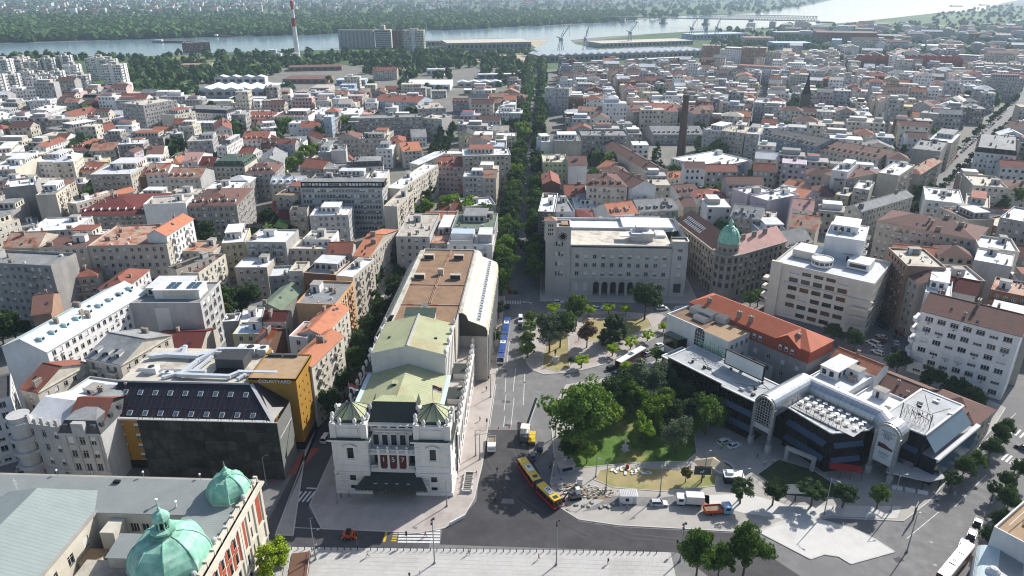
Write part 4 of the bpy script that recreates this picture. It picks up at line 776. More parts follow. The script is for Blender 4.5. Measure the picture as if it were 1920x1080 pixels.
cn = MB(); cn.q([(-9.2,-3.4,4.6),(9.2,-3.4,4.6),(6.2,1.8,6.4),(-6.2,1.8,6.4)],'t_dark'); cn.q([(-9.2,-3.4,4.6),(-6.2,1.8,6.4),(-6.2,1.8,5.0),(-9.2,-3.4,4.0)],'t_dark'); cn.q([(9.2,-3.4,4.0),(6.2,1.8,5.0),(6.2,1.8,6.4),(9.2,-3.4,4.6)],'t_dark'); cn.q([(-9.2,-3.4,4.0),(9.2,-3.4,4.0),(9.2,-3.4,4.6),(-9.2,-3.4,4.6)],'t_dark'); cn.q([(-9.2,-3.4,4.0),(-6.2,1.8,5.0),(6.2,1.8,5.0),(9.2,-3.4,4.0)],'t_dark')
for x in np.arange(-9.1,9.2,0.35): cn.box(x,-3.5,3.6,x+0.18,-3.4,4.3,'t_dark')
co = cn.obj('canopy', TH)
for i in range(4): MB().box(-0.4,-0.1,0,0.4,0.1,0.06,'white').obj('canopy_light', co, (-4.2+i*2.8,-2.2,5.1))
lg = MB()
for a in range(6): lg.ico((0.45*math.cos(a*1.05),0.45*math.sin(a*1.05),0),0.24,'white',n=7,k=4)
lg.tube([(0,0,0.2),(0,0,1.2)],0.06,'dmetal'); lgm = lg.mesh('lantern_cluster')
for x in (-4.8,-1.6,1.6,4.8): link('lantern_cluster', lgm, co, (x,-1.6,3.0))
fr = MB(); fr.q([(-6.4,4,19.2),(6.4,4,19.2),(5.6,7.2,23.6),(-5.6,7.2,23.6)],'t_dark'); fr.q([(-6.4,4,19.2),(-5.6,7.2,23.6),(-5.6,11.5,23.6),(-6.4,11.5,19.2)],'t_dark'); fr.q([(6.4,11.5,19.2),(5.6,11.5,23.6),(5.6,7.2,23.6),(6.4,4,19.2)],'t_dark'); fr.q([(-5.6,7.2,23.6),(5.6,7.2,23.6),(4.0,11.6,22.8),(-4.0,11.6,22.8)],'t_roofx'); fr.q([(-5.6,7.2,23.6),(-4,11.6,22.8),(-5.6,11.6,19)],'t_roof'); fr.q([(5.6,7.2,23.6),(5.6,11.6,19),(4,11.6,22.8)],'t_roof')
fr.obj('front_roof', TH)
mb = MB(); mb.box(-10.3,9,0,10.3,28,19.6,W); mb.obj('auditorium_wall', TH)
ar = MB(); ar.q([(-10.9,9,19.4),(0,9,23),(0,28,23),(-10.9,28,19.4)][::-1],'t_roof'); ar.q([(10.9,9,19.4),(10.9,28,19.4),(0,28,23),(0,9,23)],'t_roof'); ar.q([(-10.9,9,19.4),(10.9,9,19.4),(0,9,23)],W); ar.box(-12.0,9,19.2,-10.8,28,19.5,'r_teal'); ar.box(10.8,9,19.2,12.0,28,19.5,'r_teal')
aro = ar.obj('auditorium_roof', TH); dm = MB(); dm.box(-0.7,-1,0,0.7,1,1.2,'t_roofx'); dm.q([(-0.5,-1.02,0.2),(0.5,-1.02,0.2),(0.5,-1.02,1),(-0.5,-1.02,1)],'black'); dm.obj('dormer', aro, (-2,18,21.8))
mb = MB(); mb.box(-10.5,28,0,10.5,48,25.6,W); mb.box(-10.9,27.7,25.2,10.9,48.3,25.8,W); mb.box(-10.6,27.85,22.2,-9.6,28,25.2,W); mb.box(9.6,27.85,22.2,10.6,28,25.2,W); mb.q([(-10.6,27.8,25.8),(10.6,27.8,25.8),(10.6,27.8,26.2),(0,27.8,28.9),(-10.6,27.8,26.2)],W)
for y in np.arange(30,47,3.4):
    for s in (-1,1): mb.box(s*10.5-0.2,y,14,s*10.5+0.2,y+1.0,25.2,W)
mb.obj('fly_tower', TH)
r = MB(); r.q([(-10.3,27.9,26.1),(0,27.9,28.8),(0,48,28.8),(-10.3,48,26.1)][::-1],'t_roof'); r.q([(10.3,27.9,26.1),(10.3,48,26.1),(0,48,28.8),(0,27.9,28.8)],'t_roof'); r.bar((0,27.6,28.95),(0,48.2,28.95),0.5,'w_lgrey'); ro = r.obj('fly_tower_roof', TH)
for s in (-1,1):
    for y in (28,35,41.5,48): link('urn', shared('urn', urn), ro, (s*10.6,y,25.8))
    MB().box(-0.4,-0.3,0,0.4,0.3,0.35,'t_dark').obj('roof_hatch', ro, (s*6.8,36,27.0))
mb = MB(); ops = []      # side wings
for s in (-1,1):
    x = 15.6*s
    O, U = ((15.6,9),(0,1)) if s > 0 else ((-15.6,60),(0,-1))
    o = facade(mb, O, U, 51, 0, 13.4, grid(51,13,1.6), [(1.4,3.6),(6.2,9.6)], W, 0.3); ops += [(p,a,b,math.atan2(U[1],U[0])) for p,a,b in o]
    x0, x1 = (10.3,15.6) if s > 0 else (-15.6,-10.3)
    mb.box(x0,9.2,0,x1-0.31 if s>0 else x1,60,12.6,W,'pave'); 
    mb.box(x1-0.3 if s>0 else x0,9.1,13.4,x1+0.45 if s>0 else x0+0.3,60,13.8,W); mb.box(x1 if s>0 else x0-0.45,9,12.2,x1+0.6 if s>0 else x0,60,12.6,W); mb.box(x1 if s>0 else x0-0.3,9,4.8,x1+0.3 if s>0 else x0,60,5.2,W)
    for i in range(14): y = 9.3+i*3.85; mb.box(x1 if s>0 else x0-0.28, y, 5.2, x1+0.28 if s>0 else x0, y+0.9, 12.2, W); mb.box(x1-0.3 if s>0 else x0,y,13.8,x1+0.4 if s>0 else x0+0.3,y+1.2,14.9,W)
mb.obj('side_wing', TH)
for p, a, b, ang in ops: winobj(TH, p, a, b, ang, rnd.choice((0,1,2)), 'dframe')
for s in (-1,1):
    for y in (14,26,40):
        b = MB(); b.box(-2,-2.2,0,2,2.2,1.9,'w_theatre'); b.q([(-2.3,-2.5,1.9),(2.3,-2.5,1.9),(2.3,2.5,2.7),(-2.3,2.5,2.7)],'t_dark'); b.obj('wing_pavilion', TH, (s*13.2,y,12.6))
    for i in range(14): link('urn', shared('urn', urn), TH, (s*15.55, 9.8+i*3.85, 14.9))
# rear stage house with curved shells
mb = MB(); mb.box(-9.5,48.2,0,11,118,24.2,'w_beige','r_brownflat')
for a in ((-9.5,48.2,-9.1,118),(10.6,48.2,11,118),(-9.1,117.6,10.6,118)): mb.box(a[0],a[1],24.2,a[2],a[3],24.7,'w_lgrey')
for y in (65,82): mb.box(-9.1,y,24.2,10.6,y+0.35,24.5,'r_rust')
mb.obj('stage_house', TH)
pp = MB()
for k in range(2): pp.tube([(0.2+k*0.5,66,24.5),(0.2+k*0.5,92,24.5),(1.2+k*0.5,117,24.5)],0.14,'r_rust',5)
pp.obj('roof_pipes', TH)
for x, y in ((-6,108),(5.5,108),(-6.5,88),(6.5,88)):
    b = MB(); b.box(-1.9,-0.9,0,1.9,0.9,1.9,'w_beige'); b.q([(-1.7,-0.92,0.2),(1.7,-0.92,0.2),(1.7,-0.92,1.7),(-1.7,-0.92,1.7)],'dmetal'); b.obj('roof_vent', TH, (x,y,24.2))
b = MB(); b.box(-1,-0.8,0,1,0.8,2.4,'w_beige'); b.obj('roof_vent', TH, (0.6,92,24.2))
b = MB(); b.box(-1.6,-1.2,0,1.6,1.2,0.4,'concrete'); b.tube([(0,0,0.4),(0,0,1.4)],0.1,'metal'); dsh = MB().lathe([(0.05,0),(0.6,0.15),(1.1,0.5)],'white',n=12)
b.v += [(x, -z+0.2, 1.6+y*0.9) for x,y,z in dsh.v]; n0 = len(b.v)-len(dsh.v); b.f += [tuple(n0+k for k in f) for f in dsh.f]; b.m += dsh.m
b.obj('satellite_dish', TH, (-0.5,62,24.2))
b = MB(); b.box(-4.6,-2.2,0,4.6,2.2,2.4,'w_lgrey'); b.q([(-4.9,-2.6,2.3),(4.9,-2.6,2.3),(4.9,2.6,3.4),(-4.9,2.6,3.4)],'r_dgreen'); b.obj('plant_room', TH, (-0.6,53.5,24.2))
for x in (-6,0.4): MB().box(-1.9,-1,0,1.9,1,1.6,'w_white').obj('roof_cabinet', TH, (x+0.6,49.6,24.2))
def shell(prof, y0, y1, m, name, under='dark'):
    b = MB(); n = len(prof)
    for i in range(n-1):
        a, c = prof[i], prof[i+1]; b.q([(a[0],y0,a[1]),(a[0],y1,a[1]),(c[0],y1,c[1]),(c[0],y0,c[1])],m); b.q([(a[0],y0,a[1]-0.25),(c[0],y0,c[1]-0.25),(c[0],y1,c[1]-0.25),(a[0],y1,a[1]-0.25)],m)
    for y in (y0, y1):
        for i in range(n-1): a, c = prof[i], prof[i+1]; b.q([(a[0],y,a[1]),(c[0],y,c[1]),(c[0],y,c[1]-0.25),(a[0],y,a[1]-0.25)],m)
    return b.obj(name, TH)
sh = shell([(11,25),(12.2,25.1),(13.4,24.2),(14,22.4),(18.6,20.6),(19.6,20.0),(20.1,18.8),(20.2,16.2)], 58, 116, 'cream_metal', 'curved_shell_roof')
mb = MB(); mb.box(11,58.3,0,20.0,115.8,16.5,'w_beige'); mb.q([(11,58.6,16),(20,58.6,16),(19.9,58.6,18.8),(18.4,58.6,20.3),(14,58.6,22),(13,58.6,24),(11,58.6,24.6)],'w_dark')
for y in np.arange(60,115,5.5): mb.box(20.0,y,0,20.5,y+0.7,16.5,'w_lgrey')
mb.obj('foyer_wing', TH)
for y in np.arange(61,114,2.1):
    b = MB(); b.box(-0.7,-0.8,0,0.7,0.8,0.28,'frame'); b.q([(-0.55,-0.6,0.29),(0.55,-0.6,0.29),(0.55,0.6,0.29),(-0.55,0.6,0.29)],'glass2') ; so_ = b.obj('skylight', sh, (17.0,y,21.15)); so_.rotation_euler = (0, R(21), 0)
MB().box(-0.7,-0.7,0,0.7,0.7,17,'w_white').obj('pillar', TH, (17.4,66,0))
sh = shell([(-9.5,24.9),(-10.6,24.8),(-11.4,23.9),(-12,22.6),(-16.2,17.0),(-16.6,16.2),(-16.7,14)], 56, 116, 'cream_metal', 'curved_shell_roof')
mb = MB(); mb.box(-16.4,56.3,0,-9.5,115.8,14.5,'w_beige'); mb.q([(-16.5,56.4,14.5),(-9.5,56.4,14.5),(-9.5,56.4,24.6),(-11,56.4,24),(-12,56.4,22.4),(-16.2,56.4,16.8)],'w_dark'); mb.obj('foyer_wing', TH)
for y in np.arange(60,114,2.4):
    b = MB(); b.box(-0.8,-0.7,0,0.8,0.7,0.25,'frame'); b.q([(-0.6,-0.5,0.26),(0.6,-0.5,0.26),(0.6,0.5,0.26),(-0.6,0.5,0.26)],'skyglass'); so_ = b.obj('skylight', sh, (-14.2,y,19.8)); so_.rotation_euler = (0, R(-53), 0)
st = MB()      # basement stair enclosure beside the theatre
st.box(0,0,0,2.6,8,0.9,'w_lgrey'); st.box(0.35,0.35,0.9,2.25,7.65,0.92,'black')
for i in range(4):
    for x in (0,2.6): st.ico((x,0.3+i*2.4,1.1),0.25,'white',n=6)
for i in range(8): st.box(0.35,0.5+i*0.8,0.93,2.25,0.8+i*0.8,0.97,'concrete')
tag(st.obj('stair_enclosure', None, (-19.30, 148.10)+(0,)), 'white walled basement stair beside the theatre', 'stairs')
BUILT.append((-53.5,140,36,126,0))
# ---- post office
PT = thing('post_office', 'grey post office with corner clock tower and arched ground floor arcade', 'post office', (2.4, 278, 0)); W = 'w_ptt'
mb = MB(); ops = []
rows = [(9.0,10.7),(12.9,14.6),(16.6,18.3)]
cols = grid(47,11,1.7,1.2)
ops += [(p,a,b,0) for p,a,b in facade(mb,(10.2,0),(1,0),42,7.6,22.4,[(c0*42/47,c0*42/47+1.6) for c0,c1 in cols],rows,W,0.3)]
def archfill(mb, x, w, z, y):      # spandrels that round the top of a rectangular opening
    for s in (-1,1):
        arc = [(x+s*w/2*math.cos(t), y, z+w/2*math.sin(t)) for t in np.linspace(0,math.pi/2,6)]
        pts = arc + [(x+s*w/2, y, z+w/2)]; mb.q(pts if s < 0 else pts[::-1], W)
mb.q([(10.2,0,0),(52.2,0,0),(52.2,0,0.02),(10.2,0,0.02)],W)
AW = [(2,3.7),(5.8,7.5)]; AR = [(10+i*3.6,12.6+i*3.6) for i in range(6)]; AW2 = [(33.4,35.1),(37.2,38.9)]
o = facade(mb,(10.2,0),(1,0),9.2,0,7.6,AW,[(1.6,5.85)],W,0.4); o += [((p[0],p[1],p[2]),a,b) for p,a,b in facade(mb,(42.2,0),(1,0),10,0,7.6,[(c0-32,c1-32) for c0,c1 in AW2],[(1.6,5.85)],W,0.4)]
oa = facade(mb,(19.4,0),(1,0),22.8,0,7.6,[(c0-9.2,c1-9.2) for c0,c1 in AR],[(0.05,6.3)],W,2.6)
for p,a,b in o:
    archfill(mb, p[0], a, 5.0, 0); g = MB(); g.q([(-a/2,0,0),(a/2,0,0),(a/2,0,b),(-a/2,0,b)],'blind'); g.bar((0,-0.05,0),(0,-0.05,b),0.1,'frame'); g.bar((-a/2,-0.05,b*0.6),(a/2,-0.05,b*0.6),0.1,'frame'); g.obj('arched_window', PT, p)
for p,a,b in oa:
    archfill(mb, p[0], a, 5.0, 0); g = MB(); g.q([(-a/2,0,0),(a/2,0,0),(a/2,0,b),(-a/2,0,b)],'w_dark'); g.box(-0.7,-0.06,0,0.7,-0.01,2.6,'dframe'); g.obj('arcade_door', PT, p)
    r = MB()
    ring = [(a/2*1.1*math.cos(t),-0.1,5.0+a/2*1.1*math.sin(t)) for t in np.linspace(0,math.pi,9)]
    for j in range(8): r.bar(ring[j],ring[j+1],0.28,W)
    r.obj('arch_ring', PT, (p[0],0,0))
for i in range(7): MB().box(-0.42,-0.45,0,0.42,-0.01,5.0,W).obj('arcade_pier', PT, (19.7+i*3.6 if i else 19.7,0,0))
mb.box(10.2,-0.5,7.4,52.2,0,7.7,W); mb.box(10.0,-0.25,22.1,52.2,0,22.5,W)
ops += [(p,a,b,0) for p,a,b in facade(mb,(52.2,-0.4),(1,0),6.4,0,24.3,[(2.3,4.0)],[(2.0,6.2)]+rows+[(20.4,21.4)],W,0.3)]
ops += [(p,a,b,math.pi/2) for p,a,b in facade(mb,(58.6,-0.4),(0,1),36,0,24.3,grid(36,9,1.6),[(2.0,5.0)]+rows,W,0.3)]
mb.q([(52.2,-0.4,22),(52.2,5,22),(52.2,5,24.3),(52.2,-0.4,24.3)],W); mb.q([(52.2,5,22),(58.6,5,22),(58.6,5,24.3),(52.2,5,24.3)][::-1],W)
mb.q([(10,36,0),(10,36,22.4),(58,36,22.4),(58,36,0)],W)
ops += [(p,a,b,0) for p,a,b in []]
mb.obj('wall', PT)
tw = MB(); ops2 = facade(tw,(0,-0.8),(1,0),10.2,0,30.3,[(3.9,4.8),(5.1,6.0),(6.3,7.2)],[(9.0,10.9),(13.4,15.3),(17.8,19.7),(22.2,24.1)],W,0.25); ops += [(p,a,b,0) for p,a,b in ops2]
ops += [(p,a,b,-math.pi/2) for p,a,b in facade(tw,(0,36),(0,-1),36.8,0,22.4,grid(36.8,10,1.5),rows,W,0.25)]
tw.q([(0,9,22.4),(0,-0.8,22.4),(0,-0.8,30.3),(0,9,30.3)],W); tw.q([(10.2,-0.8,22),(10.2,9,22),(10.2,9,30.3),(10.2,-0.8,30.3)],W); tw.q([(10.2,9,22),(0,9,22),(0,9,30.3),(10.2,9,30.3)],W); tw.q([(10.2,-0.8,0),(10.2,0,0),(10.2,0,22.5),(10.2,-0.8,22.5)],W)
tw.box(0.3,-0.5,29.4,9.9,8.7,29.5,'r_beige'); tw.box(0,-0.8,30.3,10.2,-0.3,30.5,W); tw.box(9.7,-0.3,30.3,10.2,9,30.5,'w_white'); tw.box(0,8.5,30.3,9.7,9,30.5,'w_white'); tw.box(6.2,2,29.5,9,7,30.6,'w_brick','r_tan')
to = tw.obj('clock_tower', PT)
tt = MB(); tt.box(-0.7,-1.6,25.0,4.2,3.0,33.2,W); tt.q([(-0.9,-1.8,33.2),(4.4,-1.8,33.2),(1.75,0.7,34.6)],'r_rust'); tt.q([(4.4,-1.8,33.2),(4.4,3.2,33.2),(1.75,0.7,34.6)],'r_rust'); tt.q([(4.4,3.2,33.2),(-0.9,3.2,33.2),(1.75,0.7,34.6)],'r_rust'); tt.q([(-0.9,3.2,33.2),(-0.9,-1.8,33.2),(1.75,0.7,34.6)],'r_rust'); tt.box(-0.5,-1.3,24.4,4.0,2.6,25.0,W); tt.box(-0.2,-1.0,23.8,3.7,2.2,24.4,W)
for z in (27.2,29.0,30.8):
    for x in (1.0,1.75,2.5): tt.box(x-0.22,-1.64,z,x+0.22,-1.6,z+1.0,'black')
tt.obj('turret', to)
ck = MB()
for i in range(12): a = i*math.pi/6; ck.bar((1.25*math.cos(a),0,1.25*math.sin(a)),(1.85*math.cos(a),0,1.85*math.sin(a)),0.24,'black')
ck.lathe([(0.9,0),(1.1,0)],'black',n=16); 
for i in range(len(ck.v)-32,len(ck.v)): x,y,z = ck.v[i]; ck.v[i]=(x,-0.05,y)
ck.bar((0,-0.06,0),(0,-0.06,1.4),0.12,'black'); ck.bar((0,-0.06,0),(0.7,-0.06,0.5),0.14,'black'); ck.obj('clock', to, (6.9,-0.9,26.4))
rf = MB(); rf.q([(10.2,0.3,21.9),(52.2,0.3,21.9),(52.2,22,21.9),(10.2,22,21.9)],'r_beige'); rf.q([(0.3,9,21.8),(58,22,21.8),(58,36,21.8),(0.3,36,21.8)],'r_white'); rf.q([(52.2,0,24.0),(58.3,0,24.0),(58.3,4.7,24.0),(52.2,4.7,24.0)],'r_beige')
for a in ((10.2,0,52.2,0.3,22.7),(10.2,21.7,36,22.2,23.0),(58.2,5,58.7,36,23.0),(0,35.7,58.6,36.1,23.0),(52,-0.5,58.8,-0.2,24.8),(58.4,-0.5,58.8,5.2,24.8),(52,5,58.8,5.2,24.8),(0,9,0.4,36,23)): rf.box(a[0],a[1],21.5,a[2],a[3],a[4],'w_lgrey','w_white')
ro = rf.obj('roof', PT)
b = MB(); b.box(0,0,0,9,6,3.4,W,'r_white'); b.box(-5,-0.5,2.2,2,5,2.5,'w_white'); b.box(2,3,3.4,7.5,7,5.4,W,'r_white'); b.box(4.5,-0.2,3.4,9.3,3,3.7,'w_white'); b.obj('roof_block', ro, (36,7,21.9))
b = MB(); b.box(0,0,0,4.2,7,1.2,'w_white','r_white'); b.obj('skylight_block', ro, (47,12,21.9))
b = MB(); b.box(0,0,0,22,14,1.4,'w_white','r_white'); b.obj('upper_deck', ro, (34,22.2,21.9))
for p,a,b2,ang in ops: winobj(PT, p, a, b2, ang, rnd.choice((0,1,2,3,4,5,5)))
po = MB().box(-1.5,-0.05,0,1.5,0.05,4,'ink'); po.obj('poster', PT, (55.4,-0.55,2.0))
BUILT.append((1,276,62,40,0))
# ---- cream modernist block with rooftop drum
root, wl, rf_, hf = bld(91.7, 263.7, -0.6246, 36.5, 27.7, 22.0, wall='cream2', roof='f:white', sides='rF', lod=0, seed=3, ny=9, label='cream modernist apartment block with round rooftop drum and curved corner balconies', cat='apartment block', name='apartment_block', cl=0)
mx_w = root.children[0]; wid = 36.3
MB_ = MB(); rowsm = [(1.2,2.9),(4.8,6.5),(8.4,10.1),(12.0,13.7),(15.4,17.2),(18.8,20.2)]
wv = (-max(v.co.x for v in wl.data.vertices)); wid = -wv
ops = facade(MB_, (0,-0.02), (1,0), wid, 0, 22, grid(wid-11,5,3.2,0.5) and [(5.5+a,5.5+b) for a,b in grid(wid-13,5,3.4,0.6)], rowsm, 'w_cream2', 0.35)
MB_.box(5.0,-0.9,14.6,wid+0.9,-0.02,15.0,'w_cream2'); MB_.box(-0.6,-1.2,0,3.4,0,22.6,'w_cream2')
MB_.obj('front_wall', root)
for p,a,b in ops:
    w3 = winobj(root, p, a, b, 0, rnd.choice((6,6,5,1,0)), 'dframe')
for s0, x0 in (('r', wid-3.6),):
    for z in (3.6,7.2,10.8):
        b = MB(); arc = [(x0-2.5,0),(x0-2.5,-1.5),(x0+2.2,-1.5)] + [(x0+2.2+1.9*math.sin(t), 0.4-1.9*math.cos(t)) for t in np.linspace(0.3,math.pi/2,5)] + [(x0+4.1,5),(x0+3.6,5),(x0+3.6,0)]
        b.prism(arc, z, z+0.25, 'w_cream2'); b.prism([(x,y) for x,y in arc[1:-2]] + [(x*0.996,y*0.9) for x,y in arc[1:-2]][::-1], z+0.25, z+1.1, 'w_cream2'); b.obj('corner_balcony', root)
for z in (3.0,6.6,10.2,13.8):
    b = MB(); b.box(-3.2,-0.9,z,-0.6,3,z+1.1,'w_cream2'); b.obj('corner_balcony', root)
b = MB(); b.lathe([(3.9,0),(3.9,0.9)],'w_white',n=24); b.lathe([(3.7,0.9),(3.7,2.2)],'glass',n=24); b.lathe([(4.0,2.2),(4.0,3.0),(3.7,3.0),(3.7,2.7),(0.1,2.75)],'w_white',n=24)
for i in range(12): a = i*math.pi/6; b.box(3.7*math.cos(a)-0.15,3.7*math.sin(a)-0.15,0.9,3.7*math.cos(a)+0.15,3.7*math.sin(a)+0.15,2.2,'w_white')
b.obj('rooftop_drum', root, (wid*0.42,9,21.4))
b = MB(); b.box(0,0,0,8,9,2.8,'w_white','r_white'); b.q([(1,-0.02,0.8),(7,-0.02,0.8),(7,-0.02,2.2),(1,-0.02,2.2)],'glass'); b.obj('penthouse', root, (wid-13,12,21.4))
b = MB(); b.box(0,0,0,10,10,3,'w_cream2','r_white'); b.obj('penthouse', root, (3,12,21.4))
# ---- green domed corner block
DB = thing('domed_corner_block', 'stone corner block with green copper dome and red tiled wings', 'building', (73.5,279,0)); W = 'w_stone'
def wing(x0,y0,x1,y1,d,h,rc,name,nwin):
    L = math.dist((x0,y0),(x1,y1)); ang = math.atan2(y1-y0,x1-x0); e = thing_part(name, DB, (x0-73.5,y0-279,0), ang)
    mb = MB(); ops = facade(mb,(0,0),(1,0),L,0,h,grid(L,nwin,1.4,1.5),[(0.8,3.6),(5.2,7.4),(9.0,11.2),(12.8,15.0),(16.2,17.8)],W,0.3)
    for z,p,t in ((4.3,0.5,0.4),(8.2,0.25,0.25),(15.4,0.35,0.3),(h-0.5,0.9,0.5)): mb.box(0,-p,z,L,0,z+t,W)
    for a,b2 in grid(L,nwin+1,0.7,0.0): mb.box(a,-0.22,4.7,b2,0,15.4,W)
    mb.q([(L,0,0),(L,d,0),(L,d,h),(L,0,h)],W); mb.q([(L,d,0),(0,d,0),(0,d,h),(L,d,h)],W); mb.q([(0,d,0),(0,0,0),(0,0,h),(0,d,h)],W); mb.q([(L,0,h),(L,d,h),(L,d/2,h+5)],W); mb.q([(0,d,h),(0,0,h),(0,d/2,h+5)],W)
    w_ = mb.obj('wing_wall', e)
    r = MB(); r.q([(-0.3,-0.3,h),(L+0.3,-0.3,h),(L+0.3,d/2,h+5.1),(-0.3,d/2,h+5.1)],'r_'+rc); r.q([(L+0.3,d+0.3,h),(-0.3,d+0.3,h),(-0.3,d/2,h+5.1),(L+0.3,d/2,h+5.1)],'r_'+rc); ro = r.obj('wing_roof', e)
    for p,a,b2 in ops: winobj(e, p, a, b2, 0, rnd.choice((0,1,2,3)), 'dframe')
    return e, ro, L
def thing_part(name, parent, loc, rz):
    o = bpy.data.objects.new(name, None); COL.objects.link(o); o.parent = parent; o.location = loc; o.rotation_euler = (0,0,rz); return o
e, ro, L = wing(64,321,73.2,281,13,19.6,'brown','long_wing',13)
for i in range(11):
    for k in range(2):
        b = MB(); b.q([(-0.5,0,0),(0.5,0,0),(0.5,1.3,1.0),(-0.5,1.3,1.0)],'blind'); b.obj('skylight', ro, (4+i*1.7,1.2+k*1.7,20.75+k*1.3))
e, ro, L = wing(81,277,106.5,295.5,12,19.6,'pink','side_wing',9)
for i in range(3): link('chimney', shared('chimney#2', lambda: chim_mesh(2)), ro, (8+i*7,4.5,24.2))
e, ro, L = wing(106.8,295.7,121,304,12,16.5,'grey','rear_wing',5)
c = MB(); c.lathe([(5.2,0),(5.2,4.2),(5.6,4.3),(5.6,4.8),(5.0,4.9),(5.0,15.4),(5.8,15.6),(5.8,16.1),(5.0,16.2),(5.0,19.2),(5.9,19.5),(5.9,20.0),(4.6,20.1)],W,n=20); c.lathe([(4.3,20),(4.3,23.4),(4.8,23.6),(4.8,24.0),(4.2,24.1)],W,n=20); co = c.obj('corner_bay', DB, (4.2,1.2,0))
for lv in (5.4,9.2,12.9,16.6,21):
    rr = 5.0 if lv < 20 else 4.3
    for i in range(5):
        a = R(-90) + R(-62+31*i); winobj(co, (math.cos(a)*(rr+0.03),math.sin(a)*(rr+0.03),lv), 1.3, 2.0 if lv < 20 else 1.4, a+math.pi/2, 0, 'dframe')
for i in range(6): a = R(-90) + R(-77+31*i); b = MB().box(-0.35,-0.35,4.9,0.35,0.35,19.2,W); b.obj('pilaster', co, (math.cos(a)*5.1,math.sin(a)*5.1,0), a)
d = MB(); d.lathe([(4.3,24.0),(4.35,25),(4.2,26.6),(3.7,28.2),(2.9,29.5),(1.8,30.4),(1.5,30.5)],'copper',n=16); d.lathe([(1.6,30.5),(1.7,30.9),(1.0,31.0),(0.8,32.4),(1.1,32.6),(0.6,33.3),(0.1,34.0),(0.05,36)],'copper',n=10)
for i in range(8):
    a = i*math.pi/4; d.tube([(r*math.cos(a),r*math.sin(a),z) for r,z in ((4.38,24.2),(4.4,25),(4.25,26.6),(3.75,28.2),(2.95,29.5),(1.8,30.45))],0.12,'copper',4)
d.obj('dome', DB, (4.2,1.2,0), smooth=False)
BUILT.append((60,276,50,45,0.6))
# ---- shopping arcade of dark glass with steel barrel vaults, and the press house behind it
GM = thing('glass_arcade', 'dark glass shopping arcade with two steel barrel vault portals and roof terrace', 'shopping centre', (63.5,171.5,0), R(-50))
def glassblock(pts, z0, z1, name, edge=True, bands=True):
    b = MB(); b.prism(pts, z0, z1, 'darkglass', 'r_mall'); o = b.obj(name, GM); n = len(pts)
    if edge:
        e = MB()
        for i in range(n): p, q = pts[i], pts[(i+1)%n]; e.bar((p[0],p[1],z1+0.05),(q[0],q[1],z1+0.05),0.6,'w_white',0.35)
        e.obj('roof_edge', o)
    return o
A = glassblock([(-36.5,1.6),(-15,1.6),(-15,0.4),(-3,0.8),(-3,14),(-36.5,14)],0,13,'glass_block')
glassblock([(-41,4),(-36.6,4),(-36.6,14),(-41,14)],0,10.5,'glass_block')
B = glassblock([(3.2,6.2),(17.4,4.2),(22.5,13.4),(22.5,24),(3.2,24)],0,12.6,'glass_block')
Cb = glassblock([(26,20),(33.6,20.6),(33.6,43.5),(22.4,43.5),(22.4,24),(24,20)],0,14,'glass_block')
glassblock([(-3,8),(3.2,8),(3.2,40),(-3,40)],0,12.4,'glass_block',False)
def slopeband(p, q, z, out, h, m, name, par):      # tilted glass canopy strip
    nx, ny = (q[1]-p[1]), -(q[0]-p[0]); l = math.hypot(nx,ny); nx, ny = nx/l, ny/l; b = MB()
    a = [(p[0]+nx*0.05,p[1]+ny*0.05,z+h),(q[0]+nx*0.05,q[1]+ny*0.05,z+h),(q[0]+nx*out,q[1]+ny*out,z),(p[0]+nx*out,p[1]+ny*out,z)]
    b.q(a,m); b.q([(x,y,zz-0.15) for x,y,zz in a][::-1],'dmetal'); b.obj(name, par)
for z in (3.6,8.4):
    slopeband((-14.5,0.4),(-3.4,0.75),z,1.3,1.1,'blueband','glazing_band',A); slopeband((4.2,6.0),(16.6,4.3),z,1.4,1.1,'blueband','glazing_band',B); slopeband((17.9,5.1),(22.0,12.6),z,1.0,1.0,'blueband','glazing_band',B); slopeband((26.8,20.05),(33,20.5),z,1.0,1.0,'blueband','glazing_band',Cb)
for x in np.arange(4.5,17,1.55): b = MB(); y = 6.2-(x-3.2)*0.141; b.bar((x,y-0.03,0.3),(x,y-0.03,12.4),0.1,'dmetal'); b.obj('mullion', B)
for x in np.arange(-35,-4,2.2): MB().bar((x,1.57 if x < -15 else 0.5,0.3),(x,1.57 if x < -15 else 0.5,12.8),0.1,'dmetal').obj('mullion', A)
slopeband((33.6,21),(33.6,43),10,3.2,3.6,'skyglass','sloped_glazing',Cb); b = MB(); b.box(33.7,21,0,37.6,47,8.2,'darkglass','r_mall'); b.box(37.5,21,7.6,38.0,47,8.5,'w_white'); b.q([(36.9,20.9,8.6),(38.1,20.9,8.3),(38.1,47,8.3),(36.9,47,8.6)],'w_white'); b.obj('lower_wing', GM)
slopeband((37.7,22),(37.7,46),3.5,1.2,3.2,'skyglass','sloped_glazing',Cb)
def vault(p, q, w, zs, name, par, trans=None):
    L = math.dist(p,q); ang = math.atan2(q[1]-p[1],q[0]-p[0])-math.pi/2; b = MB(); r = w/2; n = 12
    prof = [(-r,zs-2.2)] + [(-r*math.cos(t), zs+r*math.sin(t)) for t in np.linspace(0,math.pi,n)] + [(r,zs-2.2)]
    for i in range(len(prof)-1):
        (a,za),(c,zc) = prof[i],prof[i+1]; b.q([(a,0,za),(c,0,zc),(c,L,zc),(a,L,za)][::-1],'steel')
    o = b.obj(name, par, (p[0],p[1],0), ang); return o
VR = 3.15
